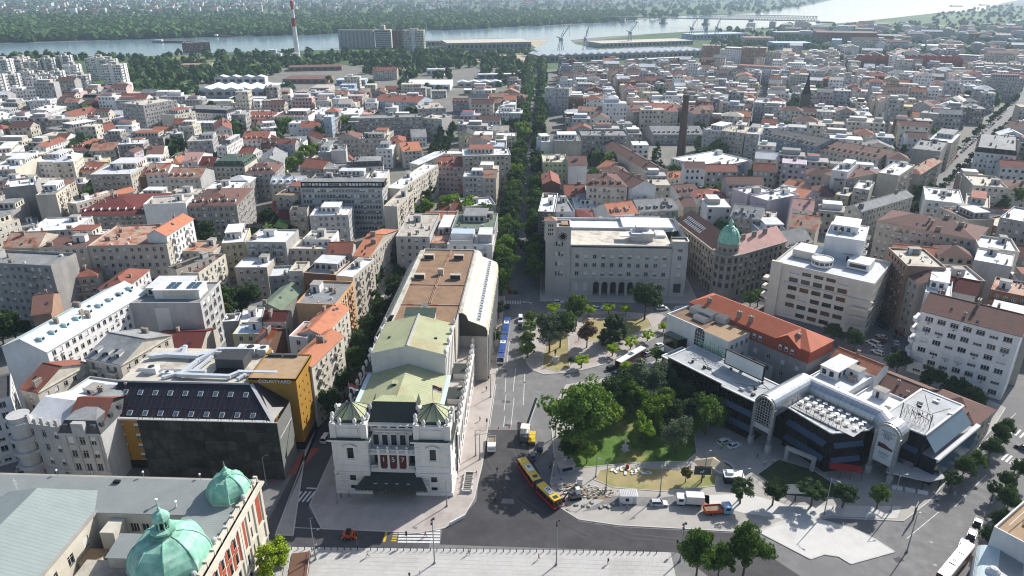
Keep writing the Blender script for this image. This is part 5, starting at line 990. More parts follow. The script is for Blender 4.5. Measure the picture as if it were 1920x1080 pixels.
vault((0,0),(0,18.6),6.3,14.2,'barrel_vault',GM); vault((-1.5,19.5),(22.8,19.5),6.3,13.6,'barrel_vault',GM); vault((21.5,20.6),(27.6,15.6),6.2,13.5,'barrel_vault',GM); vault((27.6,13.9),(27.6,18.0),6.3,14.0,'barrel_vault',GM)
def portal(x, y, zs, name, solid):
    e = thing_part(name, GM, (x,y,0), 0); f = MB(); r = 3.15; ri = 2.55; n = 14
    for s in (-1,1): f.box(s*(r+ri)/2-0.45,-0.5,2.6,s*(r+ri)/2+0.45,0.5,zs,'steel'); f.box(s*(r+ri)/2-0.6,-0.7,0,s*(r+ri)/2+0.6,0.7,2.6,'w_lgrey')
    T = np.linspace(0,math.pi,n)
    for i in range(n-1):
        for yy,k in ((-0.5,1),(0.5,-1)): f.q([(r*math.cos(T[i]),yy,zs+r*math.sin(T[i])),(r*math.cos(T[i+1]),yy,zs+r*math.sin(T[i+1])),(ri*math.cos(T[i+1]),yy,zs+ri*math.sin(T[i+1])),(ri*math.cos(T[i]),yy,zs+ri*math.sin(T[i]))][::k],'steel')
        f.q([(r*math.cos(T[i]),-0.5,zs+r*math.sin(T[i])),(r*math.cos(T[i]),0.5,zs+r*math.sin(T[i])),(r*math.cos(T[i+1]),0.5,zs+r*math.sin(T[i+1])),(r*math.cos(T[i+1]),-0.5,zs+r*math.sin(T[i+1]))],'steel')
        f.q([(ri*math.cos(T[i]),0.5,zs+ri*math.sin(T[i])),(ri*math.cos(T[i]),-0.5,zs+ri*math.sin(T[i])),(ri*math.cos(T[i+1]),-0.5,zs+ri*math.sin(T[i+1])),(ri*math.cos(T[i+1]),0.5,zs+ri*math.sin(T[i+1]))],'steel')
    for k in range(8): 
        for s in (-1,1): f.box(s*(r+ri)/2-0.5,-0.56,2.6+k*1.45,s*(r+ri)/2+0.5,-0.44,2.7+k*1.45,'concrete')
    f.obj('portal_frame', e)
    pts = [(-ri,-0.2,5.0),(ri,-0.2,5.0)] + [(ri*math.cos(t),-0.2,zs+ri*math.sin(t)) for t in T]
    if solid:
        MB().q([(a,b-0.2,c) for a,b,c in pts],'adgrey').q([(a,b,c) for a,b,c in pts][::-1],'adgrey').obj('billboard_panel', e)
    else:
        g = MB().q([(a,b,c+3.4 if c == 5.0 else c) for a,b,c in pts],'darkglass'); g.obj('portal_glass', e)
        m = MB()
        for x2 in np.arange(-2.0,2.1,0.8): m.bar((x2,-0.28,8.2),(x2,-0.28,zs+math.sqrt(max(0,ri*ri-x2*x2))),0.12,'w_lgrey')
        for z in np.arange(8.4,zs+0.1,0.85): m.bar((-ri,-0.28,z),(ri,-0.28,z),0.12,'w_lgrey')
        for rr in (0.8,1.7): 
            for i in range(n-1): m.bar((rr*math.cos(T[i]),-0.28,zs+rr*math.sin(T[i])),(rr*math.cos(T[i+1]),-0.28,zs+rr*math.sin(T[i+1])),0.1,'w_lgrey')
        m.obj('glazing_bars', e); MB().box(-2.5,-0.5,6.3,2.5,-0.3,8.0,'w_lgrey').box(-2.5,-0.48,5.2,2.5,-0.3,6.0,'ink').obj('sign_board', e)
    return e
portal(0,-0.2,14.0,'portal',False); e = portal(27.6,13.6,13.8,'portal',True)
for t, z, s in (('WE GOT IT',14.6,0.72),('RIGHT',13.95,0.72),('THE FIRST',13.3,0.72),('TIME.',12.65,0.72),('The Reed Drive,',8.2,0.42),('Modern Kicks',7.75,0.42),('Novembar 2',6.9,0.42)): txt(t, e, (0,-0.45,z), (R(90),0,0), s, 'ink', 'lettering', ext=0.01)
sh_ = MB(); sh_.q([(x,-0.44,z) for x,z in ((-1.9,9.75),(1.9,9.75),(1.95,10.1),(1.2,10.35),(0.4,10.65),(-0.3,10.95),(-1.2,10.9),(-1.9,10.95))],'shoe').q([(x,-0.46,z) for x,z in ((-1.95,9.6),(1.95,9.6),(1.95,9.78),(-1.95,9.78))],'black').obj('shoe_picture', e)
txt('SHOPPING', GM, (0,-0.72,7.5), (R(90),0,0), 0.75, 'adgrey', 'lettering'); txt('CENTER', GM, (0,-0.72,6.8), (R(90),0,0), 0.6, 'adgrey', 'lettering')
b = MB(); b.box(3.6,6.6,12.95,22,15.6,13.0,'w_lgrey'); b.obj('terrace_deck', GM)
fr_ = MB()
for x in np.arange(4,18,2.3):
    for y in (6.6,9.0): fr_.bar((x,y-(x-4)*0.1,13),(x,y-(x-4)*0.1,15.6),0.1,'dmetal')
    fr_.bar((x,6.6-(x-4)*0.1,15.6),(x,9-(x-4)*0.1,15.6),0.08,'dmetal')
for z in (14,15.6): fr_.bar((4,6.6,z),(17.8,5.2,z),0.08,'dmetal'); fr_.bar((4,9,z),(17.8,7.6,z),0.08,'dmetal')
fr_.obj('terrace_frame', GM)
tb = MB().box(-0.6,-0.6,0.7,0.6,0.6,0.78,'white').box(-0.08,-0.08,0,0.08,0.08,0.7,'dmetal').mesh('terrace_table'); n = 0
for x in np.arange(5,21,2.2):
    for y in (10.4,12.6,14.6): link('terrace_table', tb, GM, (x+rnd.uniform(-.3,.3),y+rnd.uniform(-.3,.3),13.0), rnd.uniform(0,1)); 
bb = MB()      # lattice billboard frame on the right block
for x in (25.5,33): bb.bar((x,24,14),(x,24,18.6),0.18,'dmetal')
for i in range(7): bb.bar((25.5+i*1.25,24,14.2),(25.5+i*1.25,24,18.4),0.08,'dmetal'); bb.bar((25.5+i*1.07,24,14.2),(26.6+i*1.07,24,18.4),0.08,'r_rust'); bb.bar((25.5+i*1.25,24,18),(25.5+i*1.25,26.6,14.1),0.08,'r_rust')
bb.bar((25.3,24,18.6),(33.2,24,18.6),0.2,'w_white'); bb.obj('billboard_frame', GM)
hb = thing('rooftop_billboard', 'blank white rooftop billboard in a black frame above the glass arcade', 'billboard', (63.5,171.5,0), R(-50))
MB().box(-22.5,11.2,13.6,-8.6,11.6,18.8,'black').obj('frame', hb); MB().q([(-22.1,11.18,14.0),(-9.0,11.18,14.0),(-9.0,11.18,18.4),(-22.1,11.18,18.4)],'frame').obj('panel', hb)
sg = MB()
for i in range(9): sg.bar((i*1.6-34.5,13.2,13),(i*1.6-34.5,13.2,17.6),0.08,'tealgreen')
for z in np.arange(13.5,17.7,1): sg.bar((-34.5,13.2,z),(-21.8,13.2,z),0.08,'tealgreen')
s_ = thing('rooftop_sign', 'green lattice rooftop sign with letters beside the white press house', 'sign', (63.5,171.5,0), R(-50)); sg.obj('lattice', s_); txt('Heineken', s_, (-28.2,13.1,15.6), (R(90),0,0), 3.0, 'tealgreen', 'lettering')
# white buildings behind the arcade
def loc(u,v): c, s = math.cos(R(-50)), math.sin(R(-50)); return (63.5+u*c-v*s, 171.5+u*s+v*c)
for (u,v,w_,d_,h,wl_,rf2,sd,lb) in ((-2.5,24,12,18,13.2,'white','f:white','','low white annex behind the steel vault with flat pale roof'),(10,24.5,12,15,11,'white','f:white','','white service block with dishes behind the roof terrace'),(-4,41,14,8,14,'white','g:orange','','small white gabled house with orange roof behind the arcade'),(8,40.5,13.5,18,8,'beige','g:brown','r','low brown roofed house between the arcade and parked cars'),(23,45.5,14,13.5,8.5,'beige','h:brown','fr','brown tiled corner house at the zebra crossing end of the arcade')):
    x, y = loc(u,v); bld(x,y,R(-50),w_,d_,h,wl_,rf2,sd,0,seed=int(u+99),label=lb)
PH = thing('press_house', 'white press house with a tall arched window above the arcade', 'office building', (*loc(-51,17),0), R(-50)); W = 'w_white'
mb = MB(); mb.box(0,0,0,25.3,16.8,17.6,W,'r_brownflat'); mb.prism([(15,-0.01),(25.3,-0.01),(25.3,11),(15,11)],17.6,18.0,W,'r_tan')
for a in ((0,0,15,0.4),(0,0.4,0.4,16.8)): mb.box(*a[:2],17.6,*a[2:],18.4,W)
mb.obj('wall', PH)
g = MB(); pts = [(-1.9,0,6.5),(1.9,0,6.5)] + [(1.9*math.cos(t),0,16+1.9*math.sin(t)) for t in np.linspace(0,math.pi,9)]; g.q(pts,'glass'); 
for z in np.arange(7.5,17,1.2): g.bar((-1.9,-0.05,z),(1.9,-0.05,z),0.1,'frame')
for x in (-0.95,0,0.95): g.bar((x,-0.05,6.5),(x,-0.05,17.4),0.1,'frame')
g.obj('arched_window', PH, (14.2,-0.08,0.6))
b = MB(); b.prism([(2,-3.2),(8,-3.2),(9.5,-0.02),(2,-0.02)],8.6,12.6,'darkglass','r_green'); b.obj('glazed_bay', PH)
for i in range(5): winobj(PH, (25.32,2+i*2.6,14.6), 1.2,1.5, math.pi/2, rnd.choice((0,1)))
for i in range(3):
    for z in (6.5,10): winobj(PH, (25.32,2+i*3.2,z), 1.2,1.6, math.pi/2, rnd.choice((0,1)))
for x,y,w_,d_,h in ((3,8,9,4,2.2),(7,5,5,3,1.5),(13,9,4,3,2.4)): MB().box(0,0,0,w_,d_,h,'w_lgrey','r_dgrey').obj('roof_plant', PH, (x,y,17.6))
RH = thing('red_gambrel_house', 'long grey house with ribbed red gambrel roof behind the press house', 'building', (*loc(-51,28.5),0), R(-50)); W = 'w_lgrey'
mb = MB(); mb.box(0,0,0,46,13.5,15.5,'w_grey'); mb.prism([(25.4,-0.03),(35,-0.03),(35,0.5),(25.4,0.5)],0,9.5,'w_white'); mb.obj('wall', RH)
r = MB(); r.q([(-0.3,-0.4,15.5),(46.3,-0.4,15.5),(46.0,0.3,19.3),(0,0.3,19.3)],'redwall'); r.q([(46.3,-0.4,15.5),(46.3,13.9,15.5),(46,13.2,19.3),(46,0.3,19.3)],'redwall'); r.q([(-0.3,13.9,15.5),(-0.3,-0.4,15.5),(0,0.3,19.3),(0,13.2,19.3)],'redwall'); r.q([(46.3,13.9,15.5),(-0.3,13.9,15.5),(0,13.2,19.3),(46,13.2,19.3)],'redwall')
A4 = [(-0.4,0,19.3),(46.4,0,19.3),(46.4,13.5,19.3),(-0.4,13.5,19.3)]; P4 = (6,6.75,22.6); Q4 = (40,6.75,22.6)
r.q([A4[0],A4[1],Q4,P4],'redrib'); r.q([A4[1],A4[2],Q4],'redrib'); r.q([A4[2],A4[3],P4,Q4],'redrib'); r.q([A4[3],A4[0],P4],'redrib'); rr_ = r.obj('roof', RH)
for x0 in (32,): b = MB(); b.q([(0,-0.5,19.3),(9,-0.5,19.3),(4.5,-0.5,22.2)],'redwall'); b.q([(0,-0.6,19.25),(4.5,-0.6,22.3),(4.5,6.7,22.5),(0,1,19.25)][::-1],'redrib'); b.q([(9,-0.6,19.25),(9,1,19.25),(4.5,6.7,22.5),(4.5,-0.6,22.3)][::-1],'redrib'); b.obj('roof_gable', rr_, (34,0,0))
for x in (8,14,20,27,29.2,36.5,38.6,40.7): winobj(RH, (x,-0.3,16.6), 1.1,1.5, 0, 4)
for x in (28,33,38,43): 
    for z in (11.5,7.5): winobj(RH, (x,-0.04,z), 1.4,1.6, 0, rnd.choice((1,5)))
for x,y in ((6,3),(19,2),(23.5,2),(40,3)): link('chimney', shared('chimney#1', lambda: chim_mesh(1)), rr_, (x,y,21))
BUILT += [(*loc(-53,-1),94,62,R(-50))]

rq = random.Random(4)
for u0,u1,v0,v1,z in ((-35,-16,3,12,13),(-14,-5,2,12,13),(24,33,26,42,14),(-2,2,22,38,12.4)):
    for k in range(6): x, y = rq.uniform(u0,u1), rq.uniform(v0,v1); b = MB(); w_ = rq.uniform(0.5,1.6); b.box(0,0,0,w_,rq.uniform(0.4,1.0),rq.uniform(0.3,0.9),rq.choice(('ac','w_lgrey','dmetal'))); b.obj('roof_unit', GM, (x,y,z))
    cb = MB(); pts = [(rq.uniform(u0,u1),rq.uniform(v0,v1),z+0.05) for _ in range(6)]; cb.tube(pts,0.06,'black',4); cb.obj('roof_cable', GM)
# ---- museum at the lower corner
MU = thing('museum', 'museum with grey seamed roofs, two green copper domes and red panelled front', 'museum', (-62.7,128,0)); W = 'w_cream'
# local: x from -64 (west) to 0 (east front), y from -46 (towards the square) to 0 (north edge)
mb = MB(); ops = []; red = []
rowsq = [(1.2,2.4),(4.2,7.0),(9.2,11.8),(13.4,16.2)]
cols = [(1.6,3.0),(5.2,6.6)] + [(9.6+i*2.9,10.9+i*2.9) for i in range(8)] + [(34.4,35.8),(37.5,38.9)]
o = facade(mb,(0,-46),(0,1),46,0,18.4,cols,rowsq,'w_cream',0.3); ops += [(p,a,b,math.pi/2) for p,a,b in o]
for z,p,t in ((0,0.3,1.0),(3.2,0.25,0.4),(8.0,0.3,0.5),(17.4,0.5,0.4),(17.8,1.0,0.5)): mb.box(0,-46,z,p,0.3,z+t,W)
for y in [-46,-38.2,-37.4,-13.6,-12.8,-9.4,-5.4,-1.2]: mb.box(0,y,3.6,0.32,y+1.0,17.4,W)
o = facade(mb,(0,0),(-1,0),64,0,18.4,grid(64,16,1.4),rowsq,'w_cream',0.3); ops += [(p,a,b,math.pi) for p,a,b in o]
mb.box(-1.2,-46,18.3,-0.5,0,19.3,W)      # parapet with posts
for y in np.arange(-45,0,3.2): mb.box(-1.3,y,18.3,-0.4,y+0.45,19.65,W)
mb.obj('front_wall', MU)
for p,a,b,ang in ops: winobj(MU, p, a, b, ang, rnd.choice((0,1,2)), 'dframe')
rp = MB()
for i in range(9):
    for z0,z1 in ((8.7,12.6),(12.9,17.2)): y = -46+8.5+i*2.9; rp.box(0.005,y-0.02,z0,0.07,y+0.92,z1,'redwall')
for i in range(8): y = -46+9.6+i*2.9; rp.box(0.01,y,12.0,0.07,y+1.3,13.2,'redwall'); rp.box(0.0,y-0.2,16.3,0.35,y+1.5,16.6,W); rp.box(0.0,y-0.15,8.9,0.3,y+1.45,9.15,W)
for y in (-12.2,-3.8): rp.box(0.005,y,9,0.07,y+2,17,'redwall')
rp.obj('red_panels', MU, kind='stuff')
r = MB()      # north range: low slope to both sides; east range
r.q([(-64,-0.4,18.6),(-0.8,-0.4,18.6),(-0.8,-1.6,19.6),(-64,-1.6,19.6)][::-1],'grey_seam'); r.q([(-64,-11.5,18.2),(-0.8,-11.5,18.2),(-0.8,-1.6,19.6),(-64,-1.6,19.6)],'grey_seam')
r.q([(-12,-46,18.3),(-1.2,-46,18.5),(-1.2,-10,18.5),(-12,-10,18.3)],'grey_seamy'); r.box(-64,-0.5,18.3,0,0.2,18.62,'concrete'); r.obj('roof', MU)
r = MB(); r.q([(-55.5,-46,18.2),(-44.4,-46,22.4),(-44.4,-9.2,22.4),(-55.5,-6,18.2)][::-1],'green_seamy'); r.q([(-31.4,-46,18.2),(-31.4,-4.5,18.2),(-44.4,-9.2,22.4),(-44.4,-46,22.4)],'green_seamy'); r.q([(-55.5,-6,18.2),(-44.4,-9.2,22.4),(-31.4,-4.5,18.2)][::-1],'green_seamy'); r.box(-31.6,-46,17.9,-31.0,-4.5,18.3,'concrete'); r.obj('hall_roof', MU)
cw = MB(); ops = []
o = facade(cw,(-31.4,-46),(0,1),34.5,2,18.1,grid(34.5,6,1.8,2),[(8.0,10.2),(13.2,15.6)],'w_cream',0.25); ops += [(p,a,b,math.pi/2) for p,a,b in o]
o = facade(cw,(-31.4,-11.5),(1,0),19.4,2,18.1,[(7,9.0),(9.6,11.2),(12.5,14.8),(15.8,17.6)],[(13.5,15.6)],'w_cream',0.25); ops += [(p,a,b,0) for p,a,b in o]
cw.q([(-12,-11.5,2),(-12,-46,2),(-12,-46,18.3),(-12,-11.5,18.3)],'w_cream'); MB().box(-64,-46,0,-55.6,-11.5,13,'w_beige','r_beige').obj('west_range', MU); cw.obj('courtyard_wall', MU)
for p,a,b,ang in ops: winobj(MU, p, a, b, ang, rnd.choice((0,1,5)), 'frame')
c = MB(); c.box(-31.3,-46,0,-12.1,-11.6,8,'w_beige','r_grey'); c.box(-29,-28,8,-12.1,-20,13.5,W,'r_beige'); c.box(-23,-22,8,-15.5,-16.5,16.4,'w_cream'); c.q([(-23.3,-22.3,16.4),(-15.2,-22.3,16.4),(-15.2,-16.2,17.2),(-23.3,-16.2,17.2)],'grey_seam'); c.box(-27,-46,8,-12.1,-29,16,'w_lgrey','r_lblue'); c.box(-31.2,-20,8,-27,-16,12.6,W,'r_tan'); c.box(-28,-16,8,-25,-11.6,17,W); c.obj('courtyard_block', MU)
def cdome(cx, cy, a, b, z0, h, lan, name):
    d = MB(); n = 9
    def ring(t): s = math.cos(t*math.pi/2*0.86); return s, z0 + h*math.sin(t*math.pi/2)
    L_ = [ring(i/6) for i in range(7)]
    for i in range(6):
        (s0,z_0),(s1,z_1) = L_[i],L_[i+1]
        def oc(s, z):
            k = 0.42; return [(cx-a*s,cy-b*s*k,z),(cx-a*s*k,cy-b*s,z),(cx+a*s*k,cy-b*s,z),(cx+a*s,cy-b*s*k,z),(cx+a*s,cy+b*s*k,z),(cx+a*s*k,cy+b*s,z),(cx-a*s*k,cy+b*s,z),(cx-a*s,cy+b*s*k,z)]
        A_, B_ = oc(s0,z_0), oc(s1,z_1)
        for j in range(8): d.q([A_[j],A_[(j+1)%8],B_[(j+1)%8],B_[j]],'copper'); d.bar(A_[j],B_[j],0.22,'copper')
    d.prism([(x,y) for x,y,_ in oc(L_[6][0]*1.25,0)], z0+h-0.3, z0+h+0.25, 'copper'); d.prism([(x,y) for x,y,_ in oc(L_[6][0]*0.85,0)], z0+h+0.25, z0+h+0.9, 'copper')
    d.prism([(x,y) for x,y,_ in oc(1.03,0)], z0-0.6, z0+0.05, 'w_cream')
    o = d.obj(name, MU); zt = z0+h+0.9
    l = MB()
    if lan:
        l.lathe([(2.4,zt),(2.4,zt+0.5),(1.7,zt+0.6)],'copper',cx,cy,8); l.lathe([(0.8,zt+0.5),(0.8,zt+2.6)],'black',cx,cy,8)
        for i in range(8): q = i*math.pi/4; l.tube([(cx+1.2*math.cos(q),cy+1.2*math.sin(q),zt+0.5),(cx+1.2*math.cos(q),cy+1.2*math.sin(q),zt+2.6)],0.16,'copper',5)
        l.lathe([(1.6,zt+2.5),(1.65,zt+2.8),(1.5,zt+3.5),(0.9,zt+4.2),(0.3,zt+4.5),(0.35,zt+4.9),(0.1,zt+5.3),(0.03,zt+7.2)],'copper',cx,cy,8)
    else: l.lathe([(1.2,zt),(0.8,zt+0.4),(0.4,zt+0.5),(0.45,zt+1.0),(0.1,zt+1.4),(0.04,zt+2.8)],'copper',cx,cy,8)
    l.obj('lantern', o)
    for s in (-1,1):
        g = MB(); g.ico((0,0,0.5),0.6,'w_lgrey',n=7,k=4); g.box(-0.6,-0.5,-0.5,0.6,0.5,0.1,W); g.obj('figure_group', o, (cx+a*0.97,cy+s*b*0.6,z0+0.4))
    return o
cdome(-8.2,-24.6,7.0,7.4,19.0,6.4,True,'dome'); cdome(-4.9,-4.6,4.3,4.2,18.9,4.6,False,'dome')
for x,y,h in ((-26,-0.9,1.8),(-13,-0.9,1.6),(-46,-1,1.7)): b = MB(); b.tube([(0,0,0),(0,0,h)],0.06,'pole'); b.ico((0,0,h),0.3,'white',n=6); b.obj('roof_lamp', MU, (x,y,19))
for x,y in ((-19,-9),(-14.5,-9.5)): b = MB().lathe([(0.16,0),(0.16,1.3),(0.4,1.35),(0.4,1.5),(0.02,1.7)],'white',n=7); b.obj('vent_pipe', MU, (x,y,18.6))
b = MB(); b.box(-0.7,-0.4,0,0.7,0.4,0.9,'black'); b.obj('roof_unit', MU, (-31,-3,19)); b = MB(); b.tube([(0,0,0),(0,0,3.2)],0.05,'white'); [b.bar((-0.5,0,1.4+k*0.4),(0.5,0,1.4+k*0.4),0.05,'white') for k in range(4)]; b.obj('antenna', MU, (-52,-6,19))
BUILT.append((-128,82,66,47,0))
# ---- hotel with black netted front
HO = thing('hotel', 'hotel with dark panelled mansard, golden walls and black netted scaffold front', 'hotel', (-115,155,0)); W = 'gold'
mb = MB(); ops = []
o = facade(mb,(0.5,0),(1,0),44.5,0,16,[(2.8,4.2),(7.0,8.4)]+[(12+i*3.2,13.4+i*3.2) for i in range(10)],[(3.4,5.0),(6.4,8.0),(9.6,11.2),(12.8,14.4)],W,0.25); ops += [(p,a,b,0) for p,a,b in o]
o = facade(mb,(45,0),(0,1),10,0,16,grid(10,3,1.4),[(3.4,5.0),(6.4,8.0),(9.6,11.2),(12.8,14.4)],W,0.25); ops += [(p,a,b,math.pi/2) for p,a,b in o]
mb.q([(0.5,22,0),(0.5,0,0),(0.5,0,16),(0.5,22,16)],W); mb.box(0.4,-0.12,0,45.1,-0.01,2.6,'black'); mb.box(0.2,-0.3,15.9,45.4,0,16.3,'w_lgrey'); mb.obj('wall', HO)
for p,a,b,ang in ops: winobj(HO, p, a, b, ang, rnd.choice((0,3,4)))
tw = MB(); ops = []
tw.box(36.2,10.2,0,49.2,28,2.6,'black')
rw = [(4.6+i*2.9,5.5+i*2.9) for i in range(6)]
o = facade(tw,(36,10),(1,0),13.2,2.6,23.2,[(10.2,11.2)],rw[:0],W); 
o = facade(tw,(49.2,10),(0,1),14,2.6,23.2,[(1.6,2.3),(4.6,5.3),(8.0,8.7),(11.2,11.9)],rw,W,0.35); ops += [(p,a,b,math.pi/2) for p,a,b in o]
tw.q([(36,28,2.6),(36,10,2.6),(36,10,23.2),(36,28,23.2)],W); tw.q([(49.2,24,2.6),(36,24,2.6),(36,24,23.2),(49.2,24,23.2)],W); tw.q([(36.2,10.2,22.9),(49,10.2,22.9),(49,23.8,22.9),(36.2,23.8,22.9)],'r_tan'); 
for a in ((36,10,49.2,10.25),(48.95,10.25,49.2,24),(36,23.75,48.95,24)): tw.box(a[0],a[1],22.6,a[2],a[3],23.2,W)
to_ = tw.obj('tower_block', HO)
for p,a,b,ang in ops:
    b_ = MB(); b_.q([(-a/2,0,0),(a/2,0,0),(a/2,0,b),(-a/2,0,b)],'glass'); b_.obj('window', HO, p, ang)
txt('COURTYARD', to_, (43.3,9.88,22.25), (R(90),0,0), 1.5, 'white', 'lettering')
ms = MB(); e0, t0 = 16.3, 21.6
ms.q([(0,-0.4,e0),(45.6,-0.4,e0),(37,9.2,t0),(0,9.2,t0)],'panel_dark'); ms.q([(45.6,-0.4,e0),(46.4,10,e0),(38.5,10.0,t0),(37,9.2,t0)],'panel_dark'); ms.q([(0,9.2,e0),(0,-0.4,e0),(0,9.2,t0)],'panel_dark'); ms.bar((45.6,-0.4,e0+0.1),(37,9.2,t0+0.1),0.9,'w_lgrey',0.25); ms.box(0,9.2,16,36,29,t0,'w_lgrey','r_beige'); ms.box(0,9.0,t0,36.5,9.4,t0+0.5,'w_lgrey'); ms.box(-0.2,-0.9,e0-0.35,46,-0.2,e0+0.2,'w_lgrey'); mo = ms.obj('mansard_roof', HO)
sl_ = math.atan2(t0-e0, 9.6)
def onm(x, f): return (x, -0.4+9.6*f, e0+(t0-e0)*f+0.06)
ln = MB()
for x in np.arange(1.2,44,1.45):
    fm = 1 if x < 37 else (45.6-x)/8.6
    ln.bar(onm(x,0.02),onm(x,max(0.05,fm)),0.05,'r_dgrey',0.04)
for f in (0.3,0.62): ln.bar(onm(0,f),onm(45.6-8.6*f,f),0.05,'r_dgrey',0.04)
ln.obj('panel_joints', mo)
kq = MB(); kq.box(-0.65,-0.75,0,0.65,0.75,0.14,'w_lgrey'); kq.q([(-0.52,-0.62,0.15),(0.52,-0.62,0.15),(0.52,0.62,0.15),(-0.52,0.62,0.15)],'skyglass'); km = kq.mesh('skylight')
for i in range(10):
    for f, n in ((0.14,10),(0.7,9)):
        if i < n: o = link('skylight', km, mo, onm(2.6+i*4.15+(0.6 if f > 0.5 else 0), f)); o.rotation_euler = (sl_,0,0)
nt_ = MB(); nt_.box(11.2,-3.5,0.2,48.0,-3.45,18.0,'net'); sc_ = nt_.obj('scaffold_netting', HO); MB().box(48.0,-3.6,0.2,48.15,6.4,18.0,'netlight').obj('side_netting', sc_); rq = random.Random(8)
for i in range(13):
    for j in range(6):
        x0, z0 = 11.3+i*2.82, 0.3+j*2.95; b = MB(); k = [rq.uniform(-0.12,0.05) for _ in range(9)]; V_ = [[(x0+2.78*u/2,-3.58+k[u*3+v],z0+2.9*v/2) for v in range(3)] for u in range(3)]
        for u in range(2):
            for v in range(2): b.q([V_[u][v],V_[u+1][v],V_[u+1][v+1],V_[u][v+1]],'netp')
        b.obj('net_panel', sc_)
sf = MB()
for x in np.arange(11.5,48.2,3.0): sf.bar((x,-3.3,0),(x,-3.3,18.3),0.1,'dmetal'); sf.bar((x,-1.6,0),(x,-1.6,18.3),0.1,'dmetal'); sf.bar((x,-3.3,18.2),(x,-0.4,18.2),0.08,'dmetal')
for y in (-1,1.5,4,6.3): sf.bar((47.8,y,0),(47.8,y,18.3),0.1,'dmetal')
sf.bar((11.2,-3.5,18.1),(48.1,-3.5,18.1),0.2,'w_lgrey')
for z in np.arange(2,18,2): sf.bar((11.3,-2.4,z),(47.8,-2.4,z),1.4,'shutter',0.08)
sf.obj('scaffold', HO)
cr = MB()
for a,b in (((13,17),(20,2)),((20,2),(47,14.5)),((28,9),(33,2)),((47,14.5),(40,17.5))): cr.bar((a[0],-3.63,a[1]),(b[0],-3.63,b[1]),0.18,'black',0.04)
for z in (4,7.5,11,14.5): cr.bar((11.3,-3.62,z),(47.9,-3.62,z),0.06,'black',0.03)
for x in np.arange(14,47,4): cr.bar((x,-3.62,0.3),(x,-3.62,17.8),0.06,'black',0.03)
cr.bar((48.17,-2,6),(48.17,5,13),0.15,'black',0.04); cr.bar((48.17,-3,13),(48.17,6,13.4),0.15,'white',0.04); cr.obj('netting_ropes', sc_)
ph = MB(); ph.box(0,0,0,8,6,3.2,'r_dgrey','r_dgrey'); [ph.box(0.3+i*0.6,-0.05,3.2,0.5+i*0.6,6,3.32,'dmetal') for i in range(13)]; ph.box(0.3,-2.6,0,7.7,0,0.4,'black'); ph.obj('plant_room', mo, (24,17,t0))
def duct(pts, r=0.55):
    b = MB()
    for p,q in zip(pts[:-1],pts[1:]): b.bar(p,q,2*r,'duct',1.5*r)
    for p in pts: b.box(p[0]-r*1.05,p[1]-r*1.05,p[2]-r*0.8,p[0]+r*1.05,p[1]+r*1.05,p[2]+r*0.8,'duct')
    return b.obj('air_duct', mo)
z = t0+1.0
duct([(3,22,z),(7,23,z),(16,22.5,z),(20,25,z),(24,25,z)],0.7); duct([(16,12,z),(17.5,20,z),(21,26,z+0.5),(32,26.5,z+0.5)],0.6); duct([(16,12,z),(30,11.6,z),(32,14,z),(42,14,z)],0.55); duct([(18.5,14,z),(22,14,z)],0.5); duct([(19,14,z),(20.5,22,z)],0.45); duct([(12,11,z-0.3),(15,13,z-0.3)],0.5); duct([(33,10.6,z),(34,12.5,z)],0.4); duct([(8,23,z),(10.5,27,z+0.6),(12,22.5,z)],0.5)
for x,y,w_,d_,h in ((5,13.5,3.4,2.4,1.8),(10,13,3,1.4,0.8),(29,25,3,3,2.4),(33,25,2.4,3,2.2),(26,27,6,2.5,1.6),(37.5,11.8,2.4,1.4,0.7)): b = MB(); b.box(0,0,0,w_,d_,h,'ac'); b.lathe([(min(w_,d_)*0.36,h),(min(w_,d_)*0.36,h+0.15)],'dmetal',w_/2,d_/2,10); b.obj('roof_unit', mo, (x,y,t0))
for x in (37,41.5): MB().box(0,0,0,4,1,0.8,'r_dgrey').obj('roof_unit', to_, (x,22.4,22.9))
for i in range(14): MB().tube([(1+i*1.2,18.5,t0+0.4),(2+i*1.2,18.5,t0+0.4)],0.12,'metal',5) if 0 else None
pb = MB(); [pb.tube([(2,15+k*0.5,t0+0.3),(16,15+k*0.5,t0+0.3)],0.12,'duct',5) for k in range(3)]; pb.obj('pipe_run', mo)
BUILT.append((-116,150,52,34,0))
# ---- neighbours of the hotel and the west street
r1 = bld(-121.5,146.5,0.0,10.8,20,17,'lgrey','m:dgrey','f',0,seed=5,nx=3,label='pale ornate town house with dormers and red roof beside the golden hotel',fl=4,ww=1.5,wh=2.2,cl=2)[0]
W = 'w_lgrey'; b = MB(); b.box(0.3,-0.5,16.6,10.5,0,17.1,W); b.box(4,-0.7,16.6,7.2,0.6,20.2,W); b.lathe([(1.0,0),(1.0,0.3),(0.6,0.3)],W,n=14)
for i in range(len(b.v)-42,len(b.v)): x,y,z = b.v[i]; b.v[i] = (x+5.6,-0.75-z*0.3,y+18.6)
for x in (1.2,4.0,7.2,9.6): b.box(x-0.35,-0.3,5,x+0.35,0,16.6,W)
b.box(0,-0.35,5.0,10.8,0,5.5,W); b.obj('facade_trim', r1)
b = MB(); b.q([(0.5,3,18.5),(10.4,3,18.5),(10.4,9,22),(0.5,9,22)],'r_red'); b.q([(10.4,9,22),(0.5,9,22),(0.5,16,18.5),(10.4,16,18.5)],'r_red'); b.obj('tiled_roof', r1)
r2 = bld(-134,150,-0.18,13,24,17.5,'lgrey','f:white','fl',0,seed=6,nx=3,label='pale corner house with rounded balcony bay and scrolled parapet by the side street',fl=4,ww=1.3,wh=2.0,cl=3)[0]
